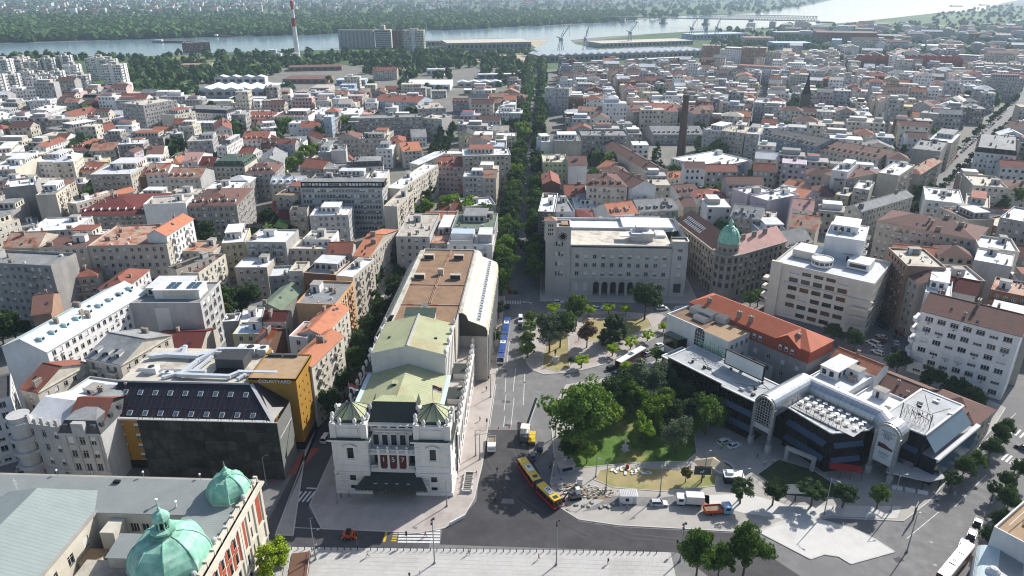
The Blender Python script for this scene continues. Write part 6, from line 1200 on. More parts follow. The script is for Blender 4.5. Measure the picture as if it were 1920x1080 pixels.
b = MB(); b.lathe([(2.6,0),(2.6,17.5),(2.9,17.6),(2.9,18.2),(2.4,18.3),(2.4,19.6),(2.7,19.8)],W,0,0,16)
for z in (4.4,8.6,12.8): b.lathe([(3.3,z),(3.3,z+0.2),(3.3,z+1.0),(3.1,z+1.0)],W,0,0,16)
b.obj('corner_bay', r2); b = MB()
for i in range(6): b.box(i*2.2,-0.3,17.5,i*2.2+0.9,0.4,19.2+0.6*(i%2),W)
b.q([(0.6,1,17.5),(12.4,1,17.5),(12.4,8,20.5),(0.6,8,20.5)],'r_white'); b.q([(0.6,8,20.5),(12.4,8,20.5),(12.4,16,17.5),(0.6,16,17.5)],'r_white'); b.obj('parapet', r2)
wm = bld(-172.5,136.0,0.62,38,15,20,'white','f:dgrey','fr',0,seed=8,nx=14,label='white modern office block with rows of square deep windows at the street',fl=6,ww=1.7,wh=1.7,cl=2)[0]
tl = bld(-160.2, 181.3, -0.1521, 15.6, 44.3, 22.5,wall='white',roof='y:teal',sides='r',lod=0,seed=9,ny=16,label='long white house with pale teal sheet roof and small dormers',ww=1.4,cl=4)
for i in range(9):
    b = MB(); b.box(-0.9,-0.7,-0.5,0.9,0.7,0.9,'r_teal'); b.q([(0.92,-0.5,-0.1),(0.92,0.5,-0.1),(0.92,0.5,0.7),(0.92,-0.5,0.7)],'glass2'); b.obj('dormer', tl[2], (11.5,3+i*4.9,tl[3](11.5,5)+0.2))
sp = bld(-141.8, 214.4, 0.0589, 26.3, 18.4, 22.0,wall='lgrey',roof='f:grey',sides='r',lod=0,seed=10,label='tall white house with rooftop solar panels and blank rendered gable',ny=4,ww=2.6,wh=2.2,cl=1)[0]
b = MB(); b.box(9,4.2,21.4,24.5,11.5,24.8,'w_white','w_white'); b.box(8.6,3.8,24.8,25,12,25.0,'w_white'); b.q([(12,4.18,22),(23,4.18,22),(23,4.18,24.4),(12,4.18,24.4)],'w_cream'); b.obj('penthouse', sp)
for i in range(4):
    for j in range(3):
        b = MB(); b.q([(0,0,0),(1.8,0,0),(1.8,1.5,0.3),(0,1.5,0.3)],'skyglass'); b.obj('solar_panel', sp, (13+i*2+(3 if i > 1 else 0),5+j*1.8,25.1))
for i in range(6): b = MB(); b.box(0,0,0,1.5,1.2,1.3,'ac'); b.lathe([(0.5,1.3),(0.5,1.4)],'dmetal',0.75,0.6,8); b.obj('roof_unit', sp, (4+(i%2)*1.8,8+(i//2)*1.7,21.6))
b = MB(); b.box(10.3,-0.03,9,15.3,0,20,'w_white'); b.obj('white_patch', sp)
# ---- houses behind the theatre
g1 = bld(-63.5,293,0.0,15,34,20,'lgrey','f:beige','fl',0,seed=21,nx=4,label='grey flat roofed apartment house right behind the theatre stage house',cl=6)
g2 = bld(-48.2,293,0.0,8,34,17,'grey','f:rust','f',0,seed=22,label='narrow grey house with rusty roof hut behind the theatre',cl=2)
g3 = bld(-40,287,0.0,19.5,14,19,'white','f:white','fr',0,seed=23,nx=4,label='white stepped apartment house with roof terraces beside the avenue trees',bal=2,cl=2)[0]
b = MB(); b.box(1,5,18.4,11,12,22,'w_white','r_lblue'); b.box(13,3,18.4,19,13,22.4,'w_lgrey','r_white'); b.box(1,0.3,18.4,11,0.5,20.4,'w_white'); b.obj('roof_storey', g3)
g4 = bld(-40,301.5,0.0,19.5,24,21,'lgrey','f:green','fr',0,seed=24,label='house with grey-green roof deck beside the avenue behind the theatre',cl=4)
# ---- long office slab
of = bld(-125.9, 356.2, 0.0422, 42.9, 19.9, 24.0,wall='lgrey',roof='f:grey',sides='fr',lod=1,seed=31,nx=26,fl=8,ww=1.35,wh=1.7,label='long office slab with dark attic band and rows of small windows',cat='office block',name='office_block',blind=0.25,cl=3)[0]
b = MB(); b.box(0.5,0.8,24,44,8,27,'black','r_grey'); b.obj('attic_storey', of)
for i in range(24): winobj(of, (1.8+i*1.75,0.78,24.8),1.3,1.4,0,rnd.choice((5,5,3,0)))
# ---- bottom right corner
br = bld(100.1, 126.3, -0.9187, 8.4, 25.0, 13.0, wall='white',roof='f:tan',sides='',lod=0,seed=41,label='flat tan roofed block at the lower street corner with steel frames',cl=1)[0]
b = MB(); [b.bar((2+i*3,2,13.6),(2+i*3,10,13.9),0.15,'pole') for i in range(8)]; b.obj('roof_frame', br)
tgx = (92.4, 117.6, -0.5754, 8.3, 11.3, 7.5)
tg = thing('teal_roofed_pavilion', 'curved teal roofed pavilion with ribbed white metal at the frame corner', 'pavilion', (tgx[0],tgx[1],0), tgx[2]); w_, d_ = tgx[3], tgx[4]
b = MB(); b.box(0,0,0,w_,d_,6.6,'w_white'); b.obj('wall', tg); b = MB(); c = MB()
for i in range(6):
    a, e = R(15*i), R(15*(i+1)); b.q([(4*(1-math.cos(a)),0,6.4+1.8*math.sin(a)),(4*(1-math.cos(e)),0,6.4+1.8*math.sin(e)),(4*(1-math.cos(e)),d_,6.4+1.8*math.sin(e)),(4*(1-math.cos(a)),d_,6.4+1.8*math.sin(a))][::-1],'r_teal')
c.q([(4,0,8.2),(w_,0,8.0),(w_,d_,8.0),(4,d_,8.2)],'grey_seamy'); b.obj('curved_roof', tg); c.obj('ribbed_roof', tg); b = MB().ico((0,0,0),1.4,'w_white',n=12,k=6); b.obj('dome_light', tg, (3.2,2.5,8))
# ---- white balcony block on the right
wb = bld(125.8, 217.5, -0.6871, 27.7, 18.3, 23.0,wall='white',roof='g:brown',sides='f',lod=0,seed=51,nx=7,fl=6,ww=2.4,wh=1.7,label='large white apartment block with brown tiled roof and curved corner balconies',cat='apartment block',name='apartment_block',ac=0.5,cl=5)[0]
for z in (3.8,7.6,11.4,15.2,19):
    b = MB(); arc = [(0,-1.6)] + [(-1.8*math.sin(t)-0.2, 1.2-2.8*math.cos(t)) for t in np.linspace(0.2,math.pi/2,5)] + [(-2.0,7),(0,7)]
    b.prism(arc[::-1], z, z+0.25, 'w_white'); b.prism((arc[:-2] + [(x*0.9+0.1,y*0.9+0.3) for x,y in arc[:-2]][::-1])[::-1], z+0.25, z+1.15, 'w_white'); b.obj('corner_balcony', wb)
    b = MB(); b.q([(-0.05,0.5,z+0.3),(-0.05,6.5,z+0.3),(-0.05,6.5,z+2.9),(-0.05,0.5,z+2.9)][::-1],'w_tan'); b.q([(-0.08,2,z+0.3),(-0.08,3,z+0.3),(-0.08,3,z+2.5),(-0.08,2,z+2.5)][::-1],'glass'); b.obj('balcony_wall', wb)
# ---------------------------------------------------------------- river side, harbour, distant town
def far_tower(x, y, w, d, h, rz, wall, label, band='glass', group=None):
    r = thing('tower_block', label, 'tower block', (x,y,0), rz, group); mb = MB(); g = MB(); rn = random.Random(int(x*3+y)); n = int(h/3)
    mb.box(0,0,0,w,d,h,'w_'+wall,'r_beige'); mb.box(w*0.3,d*0.3,h,w*0.7,d*0.7,h+3,'w_grey','r_beige'); mb.box(w*0.42,-1.2,0,w*0.58,0.2,h+1.5,'w_white'); mb.box(w,d*0.4,0,w+1,d*0.6,h+1,'w_white'); mb.obj('wall', r)
    for i in range(n):
        z = i*3+1
        for k in range(int(w/2.6)):
            x0 = 0.6+k*2.6
            if abs(x0+0.9-w/2) < w*0.1: continue
            g.q([(x0,-0.04,z),(x0+1.7,-0.04,z),(x0+1.7,-0.04,z+1.5),(x0,-0.04,z+1.5)],'glass' if rn.random()<0.75 else 'blind')
        for k in range(int(d/2.6)): y0 = 0.6+k*2.6; g.q([(w+0.04,y0,z),(w+0.04,y0+1.6,z),(w+0.04,y0+1.6,z+1.5),(w+0.04,y0,z+1.5)],'glass')
    g.obj('windows', r, kind='stuff'); BUILT.append((x,y,w,d,rz)); return r
for i,(x,y,w,d,h) in enumerate([(-691.1,901.0,18.2,14.5,34.3),(-698.6,937.0,17.3,13.8,30.9),(-624.0,851.4,13.0,10.4,25.9),(-670.3,927.5,16.9,13.5,29.2),(-607.0,852.2,14.2,11.3,23.4),(-657.7,938.7,16.9,13.5,32.2),(-594.7,861.8,14.2,11.4,24.9),(-645.4,955.6,17.0,13.6,34.0),(-594.7,890.2,17.1,13.7,29.4),(-550.6,828.6,20.8,16.6,24.0),(-618.4,985.4,20.0,16.0,29.4),(-570.8,931.7,17.5,14.0,31.9),(-523.7,856.0,22.2,17.7,33.2),(-585.1,739.0,19.7,15.7,34.2),(-643.1,1014.5,16.3,13.0,25.2),(-628.2,825.2,16.6,13.3,25.2),(-580.9,802.3,13.4,10.7,24.6),(-570.0,810.9,14.6,11.7,24.2),(-738.9,1004.3,16.9,13.5,27.2),]): far_tower(x,y,w,d,h,0.12,('white','lgrey')[i%2],'pale slab tower by the river with white ribs, %s of its cluster' % ordw(i),group='tower blocks by the river')

def simple(name, label, cat, build, loc, rz=0):
    r = thing(name, label, cat, (loc[0],loc[1],0), rz)
    for nm, b in build().items(): b.obj(nm, r, kind='stuff' if nm == 'window_band' else None)
    return r
def f_():      # red and white striped smokestack
    b = MB(); c = MB(); z = 0; rr = lambda z: 4.6-2.4*z/108
    b.lathe([(rr(0),0),(rr(30),30),(rr(52),52)],'w_white',n=14); 
    for k,(z0,z1) in enumerate(((52,66),(66,80),(80,94),(94,108))): c.lathe([(rr(z0),z0),(rr(z1),z1)],('red','w_white')[k%2],n=14)
    return {'lower_shaft': b, 'striped_shaft': c}
simple('smokestack','tall smokestack with red and white bands beside the river','chimney',f_,(-442.80, 1323.44))
def f_(): b = MB(); b.box(0,0,0,26,14,9,'w_white','r_white'); b.box(4,2,9,16,12,15,'w_lgrey','r_white'); b.box(26,0,0,44,12,5,'w_white','r_white'); t = MB().lathe([(7,0),(7,9),(0.1,10.5)],'w_lgrey',50,6,14); return {'hall': b, 'tank': t}
simple('heating_plant','white heating plant hall at the foot of the striped smokestack','plant',f_,(-487.89, 1291.87))
def f_():
    b = MB()
    for i in range(9): b.lathe([(4.2,0),(4.2,32),(3.8,32.5)],'w_grey',i*8,0,12); b.lathe([(4.2,0),(4.2,32),(3.8,32.5)],'w_grey',i*8,8,12)
    h = MB(); h.box(-3,-3,32,68,11,35,'w_dgrey'); w = MB(); w.box(72,-4,0,104,14,36,'w_lgrey','r_beige'); w.box(82,-2,36,92,8,44,'w_beige')
    for z in np.arange(3,35,3.6): w.box(73,-4.1,z,103,-4,z+1.4,'glass')
    s = MB()
    for i in range(5): s.lathe([(4,0),(4,34),(3.6,34.5)],'w_brick',110+i*8,2,12)
    return {'silo_row': b, 'gallery': h, 'elevator_house': w, 'brick_silos': s}
simple('grain_silo','grain silos and pale elevator house on the river bank','silo',f_,(-415.43, 1520.51),0.02)
far_tower(*(-269.24, 1428.04), 40, 18, 40, 0, 'cream', 'lone cream block beside the river shed')
def shed(w, d, h, wall, roof, n=0):
    def f():
        b = MB(); b.box(0,0,0,w,d,h,'w_'+wall,'r_'+roof); g = MB()
        for i in range(max(4,int(w/9))): x = (i+0.2)*w/max(4,int(w/9)); g.box(x,-0.1,h*0.3,x+w/max(4,int(w/9))*0.6,-0.02,h*0.7,'glass2')
        r = MB(); k = max(3,int(w/(9 if h > 15 else 14)))
        for i in range(k): x = w*i/k; r.q([(x,0,h+0.1),(x+w/k,0,h+0.1),(x+w/k/2,0,h+0.1+h*0.3)],'r_'+roof); r.q([(x,0,h+0.1),(x+w/k/2,0,h+0.1+h*0.3),(x+w/k/2,d,h+0.1+h*0.3),(x,d,h+0.1)],'r_'+roof); r.q([(x+w/k/2,0,h+0.1+h*0.3),(x+w/k,0,h+0.1),(x+w/k,d,h+0.1),(x+w/k/2,d,h+0.1+h*0.3)],'r_'+roof)
        return {'wall': b, 'window_band': g, 'roof': r} if n else {'wall': b, 'window_band': g}
    return f
for x,y,rz,w,d,h,wl_,rf_,sw,lb in [
(-434,953,0.042,67,13,8,'white','white',1,'sawtooth depot hall with white roof'),
(-399,830,0.042,77,46,9,'lgrey','teal',1,'sawtooth depot hall with pale teal roof'),
(-399,760,-0.015,63,12,7,'cream','white',0,'flat cream depot hall by the garden trees'),
(-340,774,0.042,39,12,8,'white','white',0,'low white depot office beside the depot halls'),
(-340,886,0.042,23,25,7,'lgrey','white',0,'small white hall beside the tram yard'),
(-281,874,0.042,22,31,6,'beige','beige',0,'beige hall at the end of the tram yard'),
(-269,944,0.042,38,20,7,'lblue','lblue',0,'pale blue hall beyond the tram yard'),
(-240,858,0.042,38,12,8,'white','white',0,'white hall between tram yard and market'),
(-171,893,0.042,57,49,8,'white','white',0,'wide white market hall with flat roof'),
(-109,930,0.132,57,15,6,'lgrey','white',1,'white tented market hall with rounded bays'),
(-90,1019,0.158,52,12,6,'blue','white',0,'low blue and white market stalls row'),
(-167,1053,0.042,25,12,9,'white','white',0,'white hall with raised roof behind the market'),
(-94,864,0.042,38,12,6,'green','white',0,'pale green market arcade before the tented hall'),
(-247,1063,0.042,47,13,6,'beige','rust',0,'beige shed among the trees by the market'),
(-384,1098,0.225,79,31,6,'brown','brown',0,'low brown tram shed by the depot yard'),
(-344,957,0.042,58,42,6,'brown','brown',0,'brown roofed workshop beside the tram yard'),
(-190,1467,0.261,171,90,14,'dgrey','beige',0,'long dark river shed with cluttered pale roof'),
(-246,1568,0.369,178,40,10,'dgrey','grey',0,'low dark shed along the river quay'),
(-6,1239,0.372,317,55,11,'dgrey','white',1,'long warehouse with sawtooth white roof by the harbour'),
(144,1245,0.467,131,12,5,'white','white',0,'low white annex before the sawtooth warehouse'),
(119,1543,0.421,224,70,9,'grey','beige',0,'wide grey harbour shed beside the basin'),
(351,1778,0.400,151,50,12,'lblue','lblue',0,'pale blue harbour hall near the bridge'),
(610,1707,-0.202,127,70,22,'brick','brown',0,'large brown factory hall near the right river bank'),
(716,1637,-0.267,47,50,20,'brick','grey',0,'brown factory block beside the large brown hall'),
(572,1877,0.042,99,40,12,'grey','beige',0,'grey hall below the bridge end'),
(430,1625,0.042,63,30,16,'pink','pink',0,'dusky pink hall in front of the bridge end'),
(465,1532,0.042,76,40,12,'lblue','lblue',0,'banded blue and white warehouse beside the pink hall'),
(-552,1105,0.214,43,25,8,'beige','rust',0,'old beige shed among the riverside trees'),
(459,1092,-0.099,138,30,20,'brick','red',1,'long apartment terrace with jagged red roofs'),
(99,1367,0.569,153,30,8,'dgrey','grey',0,'dark grey shed between warehouse and basin'),
]: simple('warehouse',lb,'warehouse',shed(w,d,h,wl_,rf_,sw),(x,y),rz); BUILT.append((x,y,w,d,rz))
for i,t in enumerate([(235,1117,-0.233,26,26,38,'brown','f:beige'),(260,1111,-0.414,31,26,33,'white','f:beige'),(288,1098,-0.363,34,26,37,'brown','f:beige'),(319,1086,-0.563,23,22,32,'beige','f:beige'),(242,1021,-0.552,80,24,18,'white','f:beige'),(331,1025,-0.344,31,20,20,'white','f:white'),(61,1063,0.042,25,18,15,'white','f:red'),(82,1014,0.042,22,18,13,'white','f:white'),(104,1015,0.042,29,18,14,'white','f:white'),(2,740,-0.220,25,18,25,'lgrey','f:grey'),(65,1110,0.042,32,16,13,'brick','f:beige'),(137,1017,0.042,26,18,16,'lgrey','f:white'),(338,919,-0.356,24,18,14,'white','f:white'),(467,975,-0.396,25,16,17,'white','f:white'),(516,951,-0.395,35,16,18,'white','f:white'),(505,860,-0.293,37,16,24,'grey','f:beige'),(198,688,-0.379,27,18,20,'lgrey','f:white'),(266,792,-0.473,22,18,14,'dgrey','f:grey'),(326,832,-0.416,44,16,13,'white','f:white'),(456,1030,-0.254,40,14,10,'grey','f:brown'),(-516,708,0.203,20,16,14,'white','f:white'),(-482,743,0.042,37,16,12,'white','m:black'),(-539,796,0.427,21,14,7,'dgrey','f:white'),(-682,1388,0.541,48,20,19,'brick','f:grey'),(607,1168,-0.687,54,20,20,'grey','f:beige'),(602,1036,-0.412,52,20,22,'beige','f:beige'),(-55,761,-0.144,37,18,13,'brown','h:brown'),(-91,732,0.042,35,16,11,'grey','g:brown'),(-233,1001,0.042,33,14,13,'beige','g:red'),(128,786,0.042,17,14,9,'white','g:red'),(-42,643,-0.066,23,18,16,'white','f:white'),(54,673,0.042,27,18,10,'beige','f:white'),(-71,601,0.042,9,14,13,'lgrey','f:white'),(-66,437,-0.108,17,22,17,'pink','g:red'),(-49,435,0.124,30,20,24,'beige','f:white'),(-34,528,0.043,15,14,18,'beige','f:white'),(-57,372,-0.084,15,16,7,'beige','g:red'),(-42,369,0.254,18,16,11,'lgrey','f:white'),]): bld(*t,sides='fr',lod=1,seed=300+i)

def f_():      # truss bridge
    L = 372; d = MB(); d.box(-300,-5,17,L,5,20,'w_dgrey'); t = MB(); n = 44
    for y in (-5,5):
        t.bar((0,y,32),(L,y,32),1.2,'w_grey')
        for i in range(n): x = L*i/n; t.bar((x,y,20),(x+L/n/2,y,32),0.9,'w_grey'); t.bar((x+L/n/2,y,32),(x+L/n,y,20),0.9,'w_grey')
    for i in range(22): t.bar((L*i/21,-5,32),(L*i/21,5,32),0.8,'w_grey')
    o = {'deck': d, 'truss': t}
    for i in range(7): o['pier%s' % ('',)[0] + ('' if i == 0 else '.%03d' % i)] = MB().box(-240+i*140-6,-9,-1,-240+i*140+6,9,17,'w_stone').box(-240+i*140-10,-14,-1,-240+i*140+10,14,5,'w_stone')
    return o
simple('truss_bridge','grey steel truss railway bridge across the wide river','bridge',f_,(483,2467),-0.464)

def f_():
    b = MB(); s0 = MB()
    for x,y in ((-5,-5),(5,-5),(5,5),(-5,5)): b.bar((x,y,0),(x*0.4,y*0.4,22),0.9,'w_blue')
    b.box(-3,-3,22,3,3,27,'w_blue'); s0.bar((0,0,26),(16,0,48),1.2,'w_blue'); s0.bar((0,0,30),(6,0,42),0.8,'w_blue'); s0.bar((0,0,27),(-9,0,30),1.4,'w_blue'); s0.bar((16,0,48),(18,0,30),0.4,'w_blue'); return {'gantry': b, 'jib': s0}
for i,(p,a) in enumerate((((32.58, 1417.98),0.4),((79.15, 1419.94),1.2),((184.00, 1614.31),0.2),((345.05, 1777.60),0.6),((375.32, 1761.90),1.8),((407.69, 1797.52),0.9))): r = simple('harbour_crane','blue-grey harbour crane by the basin, %s from the avenue end' % ordw(i),'crane',f_,p,a); r['group'] = 'harbour cranes'
def f_():      # brick factory chimney
    b = MB(); b.lathe([(3.5,0),(2.1,47),(2.4,47.2),(2.4,49.5)],'stack',n=14); return {'shaft': b, 'base': MB().box(-4,-4,0,4,4,4,'stack')}
simple('brick_chimney','tall brown brick factory chimney among the white brewery roofs','chimney',f_,(101.87, 521.25))
def f_():
    b = MB(); b.box(0,0,0,8,8,24,'w_dark'); t = MB(); t.lathe([(5.4,24),(2.6,32),(0.1,44)],'r_black',4,4,4,a0=math.pi/4,a1=math.pi*2.25); n = MB(); n.box(8,0,0,34,11,9,'w_brick'); r = MB(); r.q([(8,-0.5,9),(34.5,-0.5,9),(34.5,5.5,15),(8,5.5,15)],'r_brown'); r.q([(34.5,11.5,9),(8,11.5,9),(8,5.5,15),(34.5,5.5,15)],'r_brown'); n.q([(34,0,9),(34,11,9),(34,5.5,14.8)],'w_brick'); return {'tower': b, 'spire': t, 'nave': n, 'nave_roof': r}
simple('church','dark brick church with pointed spire beside the long terrace','church',f_,(249.79, 712.79),-0.2)
BUILT.append((240,715,50,20,0))
def barge(p, L, lb):
    b = MB(); b.prism([(0,0),(L*0.9,0),(L,4),(L*0.9,8),(0,8)],0.3,3,'w_dark'); b.box(L*0.05,1,3,L*0.2,7,7,'w_white'); r = thing('barge', lb, 'boat', (p[0],p[1],0), -0.15, 'moored boats'); b.obj('hull', r); MB().box(L*0.25,1,3,L*0.85,7,4.2,'w_brick').obj('hold', r)
for p,L,lb in (((-877.25, 1644.34),120,'long dark barge moored at the wooded far bank'),((-737.55, 1900.44),70,'pale barge moored opposite the smokestack'),((-813.31, 1818.68),50,'dark houseboat at the wooded far bank'),((914.52, 2586.64),60,'dark barge below the bridge end'),((2343.37, 4521.60),80,'barge far up the bright river'),((2635.49, 4752.22),60,'smaller barge far up the bright river')): barge(p,L,lb)

sheet('depot_yard', [(-387.31, 743.28), (-481.12, 934.88), (-432.41, 1139.70), (-288.54, 1209.88), (-233.97, 1179.29), (-29.01, 1204.16), (-21.32, 894.69), (-209.89, 868.43), (-279.37, 751.26)], 0.08, 'ground')
for i in range(14):
    q = (-296.68, 821.93); r_, c_ = divmod(i,7); r = thing('tram', 'red tram parked in the depot yard, %s in its rows' % ordw(i), 'tram', (q[0]+c_*4.5+r_*4,q[1]+r_*34,0.1), 1.5, 'trams in the depot yard'); MB().box(0,-1.2,0.4,26,1.2,3.2,'r_red','w_lgrey').obj('body', r); MB().box(0.5,-1.23,1.5,25.5,1.23,2.6,'glass').obj('windows', r)
# distant infill: terraces between the streets
GREEN = [[(1703.59, 3337.26), (2850.54, 4878.61), (3475.81, 5295.02), (2042.26, 3088.20)], [(-946.09, 1216.87), (-1022.79, 1319.52), (-728.24, 1291.50), (-684.12, 1210.33)], [(-273.91, 1146.38), (-327.84, 1425.57), (-197.27, 1454.56), (-18.90, 1404.68), (-7.59, 1238.82), (-23.66, 1156.92)], [(315.06, 1429.87), (385.23, 1762.32), (683.76, 1881.74), (548.53, 1498.00)], [(-463.52, 798.85), (-702.76, 1236.08), (-671.70, 1334.31), (-389.53, 1422.97), (-320.61, 1349.09), (-273.91, 1146.38), (-399.04, 1141.11), (-379.58, 994.82), (-429.04, 937.07), (-403.33, 782.12)], [(-320.61, 1349.09), (-194.18, 1431.20), (-25.03, 1220.98), (-24.18, 1009.79), (-115.78, 1005.93), (-240.35, 1000.68)], [(538.01, 1497.56), (746.49, 1569.45), (922.55, 1455.46), (775.06, 1213.83), (568.61, 1181.86), (458.08, 1241.33), (488.86, 1383.19)], [(452.58, 2081.38), (819.30, 2357.89), (1187.19, 2529.69), (1609.04, 3170.10), (1978.68, 3185.67), (959.07, 1515.29), (759.00, 1596.71), (621.57, 1739.28), (499.91, 1873.99)]]
def inpoly(x, y, P_):
    c = False
    for (x0,y0),(x1,y1) in zip(P_,P_[1:]+P_[:1]):
        if (y0 > y) != (y1 > y) and x < (x1-x0)*(y-y0)/(y1-y0)+x0: c = not c
    return c
BV = ((190.39, 377.65), (541.75, 841.19))
def onroad(x, y, pad=0):
    if -24-pad < x < 4+pad and y > 200: return True
    (ax,ay),(bx,by) = BV; L = math.dist((ax,ay),(bx,by)); t = ((x-ax)*(bx-ax)+(y-ay)*(by-ay))/L; d = abs((x-ax)*(by-ay)-(y-ay)*(bx-ax))/L
    if t > -30 and d < 12+pad: return True
    xs = -70-26*(y-300)/500
    if 250 < y < 850 and abs(x-xs) < 11+pad: return True
    return False
def infov(x, y): return y > 0 and -0.76*y-25 < x+0.04*y and x+0.04*y < 0.76*y+25
NOFILL = [[(-646.57, 791.14), (-1014.67, 1269.68), (-711.06, 1263.38), (-472.20, 822.79)], [(-387.31, 743.28), (-507.82, 989.42), (-449.45, 1186.45), (-304.81, 1280.49), (-240.23, 1211.92), (-29.84, 1237.89), (-21.32, 894.69), (-169.66, 843.93), (-214.06, 886.57), (-231.75, 828.77), (-279.37, 751.26)], [(74.72, 495.91), (94.62, 646.32), (148.54, 663.97), (160.80, 542.88), (141.19, 465.36), (89.34, 459.13)]]
MASS = MB(); MWIN = MB(); rn = random.Random(77); GAPS = []
WC = ['white']*5+['cream']*4+['beige']*4+['grey']*4+['lgrey']*3+['dgrey']*2+['pink','yellow','lblue','brick','mauve']; RC = ['red']*3+['brown']*5+['white']*12+['beige']*7+['grey']*9+['orange']+['rust']*2+['dgrey']*3
nind = 0
def cell(x, y, w, d, h, rz):
    global nind
    c, s = math.cos(rz), math.sin(rz); pts = [(x+u*w*c-v*d*s, y+u*w*s+v*d*c) for u in (0.08,0.5,0.92) for v in (0.08,0.5,0.92)]
    if any(onroad(*p,1) for p in pts) or not infov(*pts[4]): return
    if any(inside(*p,0.3) for p in pts): GAPS.append(pts[4]); return
    if any(inpoly(*pts[4],g) for g in GREEN): return
    if any(inpoly(*pts[4],g) for g in NOFILL): return
    if rn.random() < 0.05 and y > 620: h = rn.uniform(22,28)
    if rn.random() < 0.13: GAPS.append(pts[4]); return
    wl, rc = rn.choice(WC), rn.choice(RC); wl = 'cream' if h > 20 and wl in ('yellow','lblue','pink') else wl; typ = 'f' if rc in ('white','beige','grey','dgrey') and rn.random() < 0.82 else rn.choice('ggghy')
    dist = math.hypot(x,y)
    if dist < 640 and nind < 46:
        bld(x,y,rz,w,d,h,wl,typ+':'+rc,'fr',1,seed=1000+nind); nind += 1; return
    mw, mr = MB(), MB(); mw.box(0,0,0,w,d,h-0.02,'w_'+wl,bot=False); hf = roofparts(w,d,h,typ,rc,wl,mw,mr,rn,2)
    if rn.random() < 0.7: mr.merge(chim_mesh(rn.randrange(3)), w*0.5, d*0.6, hf(w*0.5,d*0.6))
    if typ == 'f' and rn.random() < 0.6: mr.box(w*0.2,d*0.4,h-0.5,w*0.5,d*0.7,h+2,'w_white','r_white',bot=False)
    if typ == 'f' and rn.random() < 0.5: mr.box(w*0.1,d*0.35,h-0.6,w*rn.uniform(0.6,0.9),d*0.92,h+2.7,'w_'+rn.choice(WC),rn.choice(('r_white','r_red','r_grey','r_white')),bot=False)
    n = int(h/3.3); k = max(2,int(w/3)); kd = max(2,int(d/3.2))
    for i in range(n):
        z = i*h/n+1.0
        for j in range(k): x0 = (j+0.28)*w/k; mw.q([(x0,-0.03,z),(x0+w/k*0.44,-0.03,z),(x0+w/k*0.44,-0.03,z+1.6),(x0,-0.03,z+1.6)],'glass' if rn.random()<0.7 else 'blind')
        if dist < 900:
            for j in range(kd): y0 = (j+0.3)*d/kd; mw.q([(w+0.03,y0,z),(w+0.03,y0+d/kd*0.4,z),(w+0.03,y0+d/kd*0.4,z+1.6),(w+0.03,y0,z+1.6)],'glass' if rn.random()<0.7 else 'blind')
    MASS.merge(mw, x, y, 0, rz); MASS.merge(mr, x, y, 0, rz)
def field(ox, oy, rz, nu, nv, bu, bv, hmin, hmax, test):
    """blocks of terraces: nu x nv blocks of size bu x bv metres separated by streets"""
    c, s = math.cos(rz), math.sin(rz)
    for I in range(nu):
        for J in range(nv):
            u0, v0 = I*(bu+11), J*(bv+11)
            rows_ = ((0,13),(bv-13,13)); 
            for vv, dd in rows_ + (((bv/2-5,10),) if bv > 44 else ()):
                u = 0
                while u < bu-6:
                    w = min(rn.uniform(11,22), bu-u); h = rn.uniform(hmin,hmax) if vv in (0,bv-13) else rn.uniform(4,9)
                    x, y = ox+(u0+u)*c-(v0+vv)*s, oy+(u0+u)*s+(v0+vv)*c
                    if test(x,y): cell(x,y,w,dd,h,rz)
                    u += w+rn.choice((0,0,0,4))
            for side in (0, bu-12):
                v = 14
                while v < bv-24:
                    w = rn.uniform(10,16); h = rn.uniform(hmin,hmax); x, y = ox+(u0+side)*c-(v0+v)*s, oy+(u0+side)*s+(v0+v)*c
                    if test(x,y): cell(x,y,12,w,h,rz)
                    v += w+rn.choice((0,0,3))
field(-760,300,0.05,7,10,90,58,10,19,lambda x,y: x < -105-0.03*y and y < 960)
field(-92,330,0.0,1,12,66,58,12,20,lambda x,y: x < -22 and y < 1120)
field(4,330,0.0,4,12,72,56,12,20,lambda x,y: 4 < x < 60+y*0.16 and y < 1120)
field(-120,324,-0.30,12,14,92,60,12,21,lambda x,y: x > 0.16*y+52 and y < 1250 and x > 130)
field(300,150,0.9,8,5,80,56,14,22,lambda x,y: x > 330 and y < 700)
for _ in range(420):
    y = 1/rn.uniform(1/2300,1/1150); x = rn.uniform(0.2*y+150,0.8*y)
    if inpoly(x,y,GREEN[-1]) or inpoly(x,y,GREEN[-2]) or y < 1300:
        g_ = GREEN[:]; GREEN.clear(); cell(x,y,rn.uniform(16,46),rn.uniform(13,22),rn.choice((7,9,12,16,20)),rn.choice((-0.3,-0.3,1.2))); GREEN += g_
mo_ = MASS.obj('distant_houses', None, kind='stuff'); tag(mo_, 'dense mass of far town houses with red and pale roofs', 'houses')
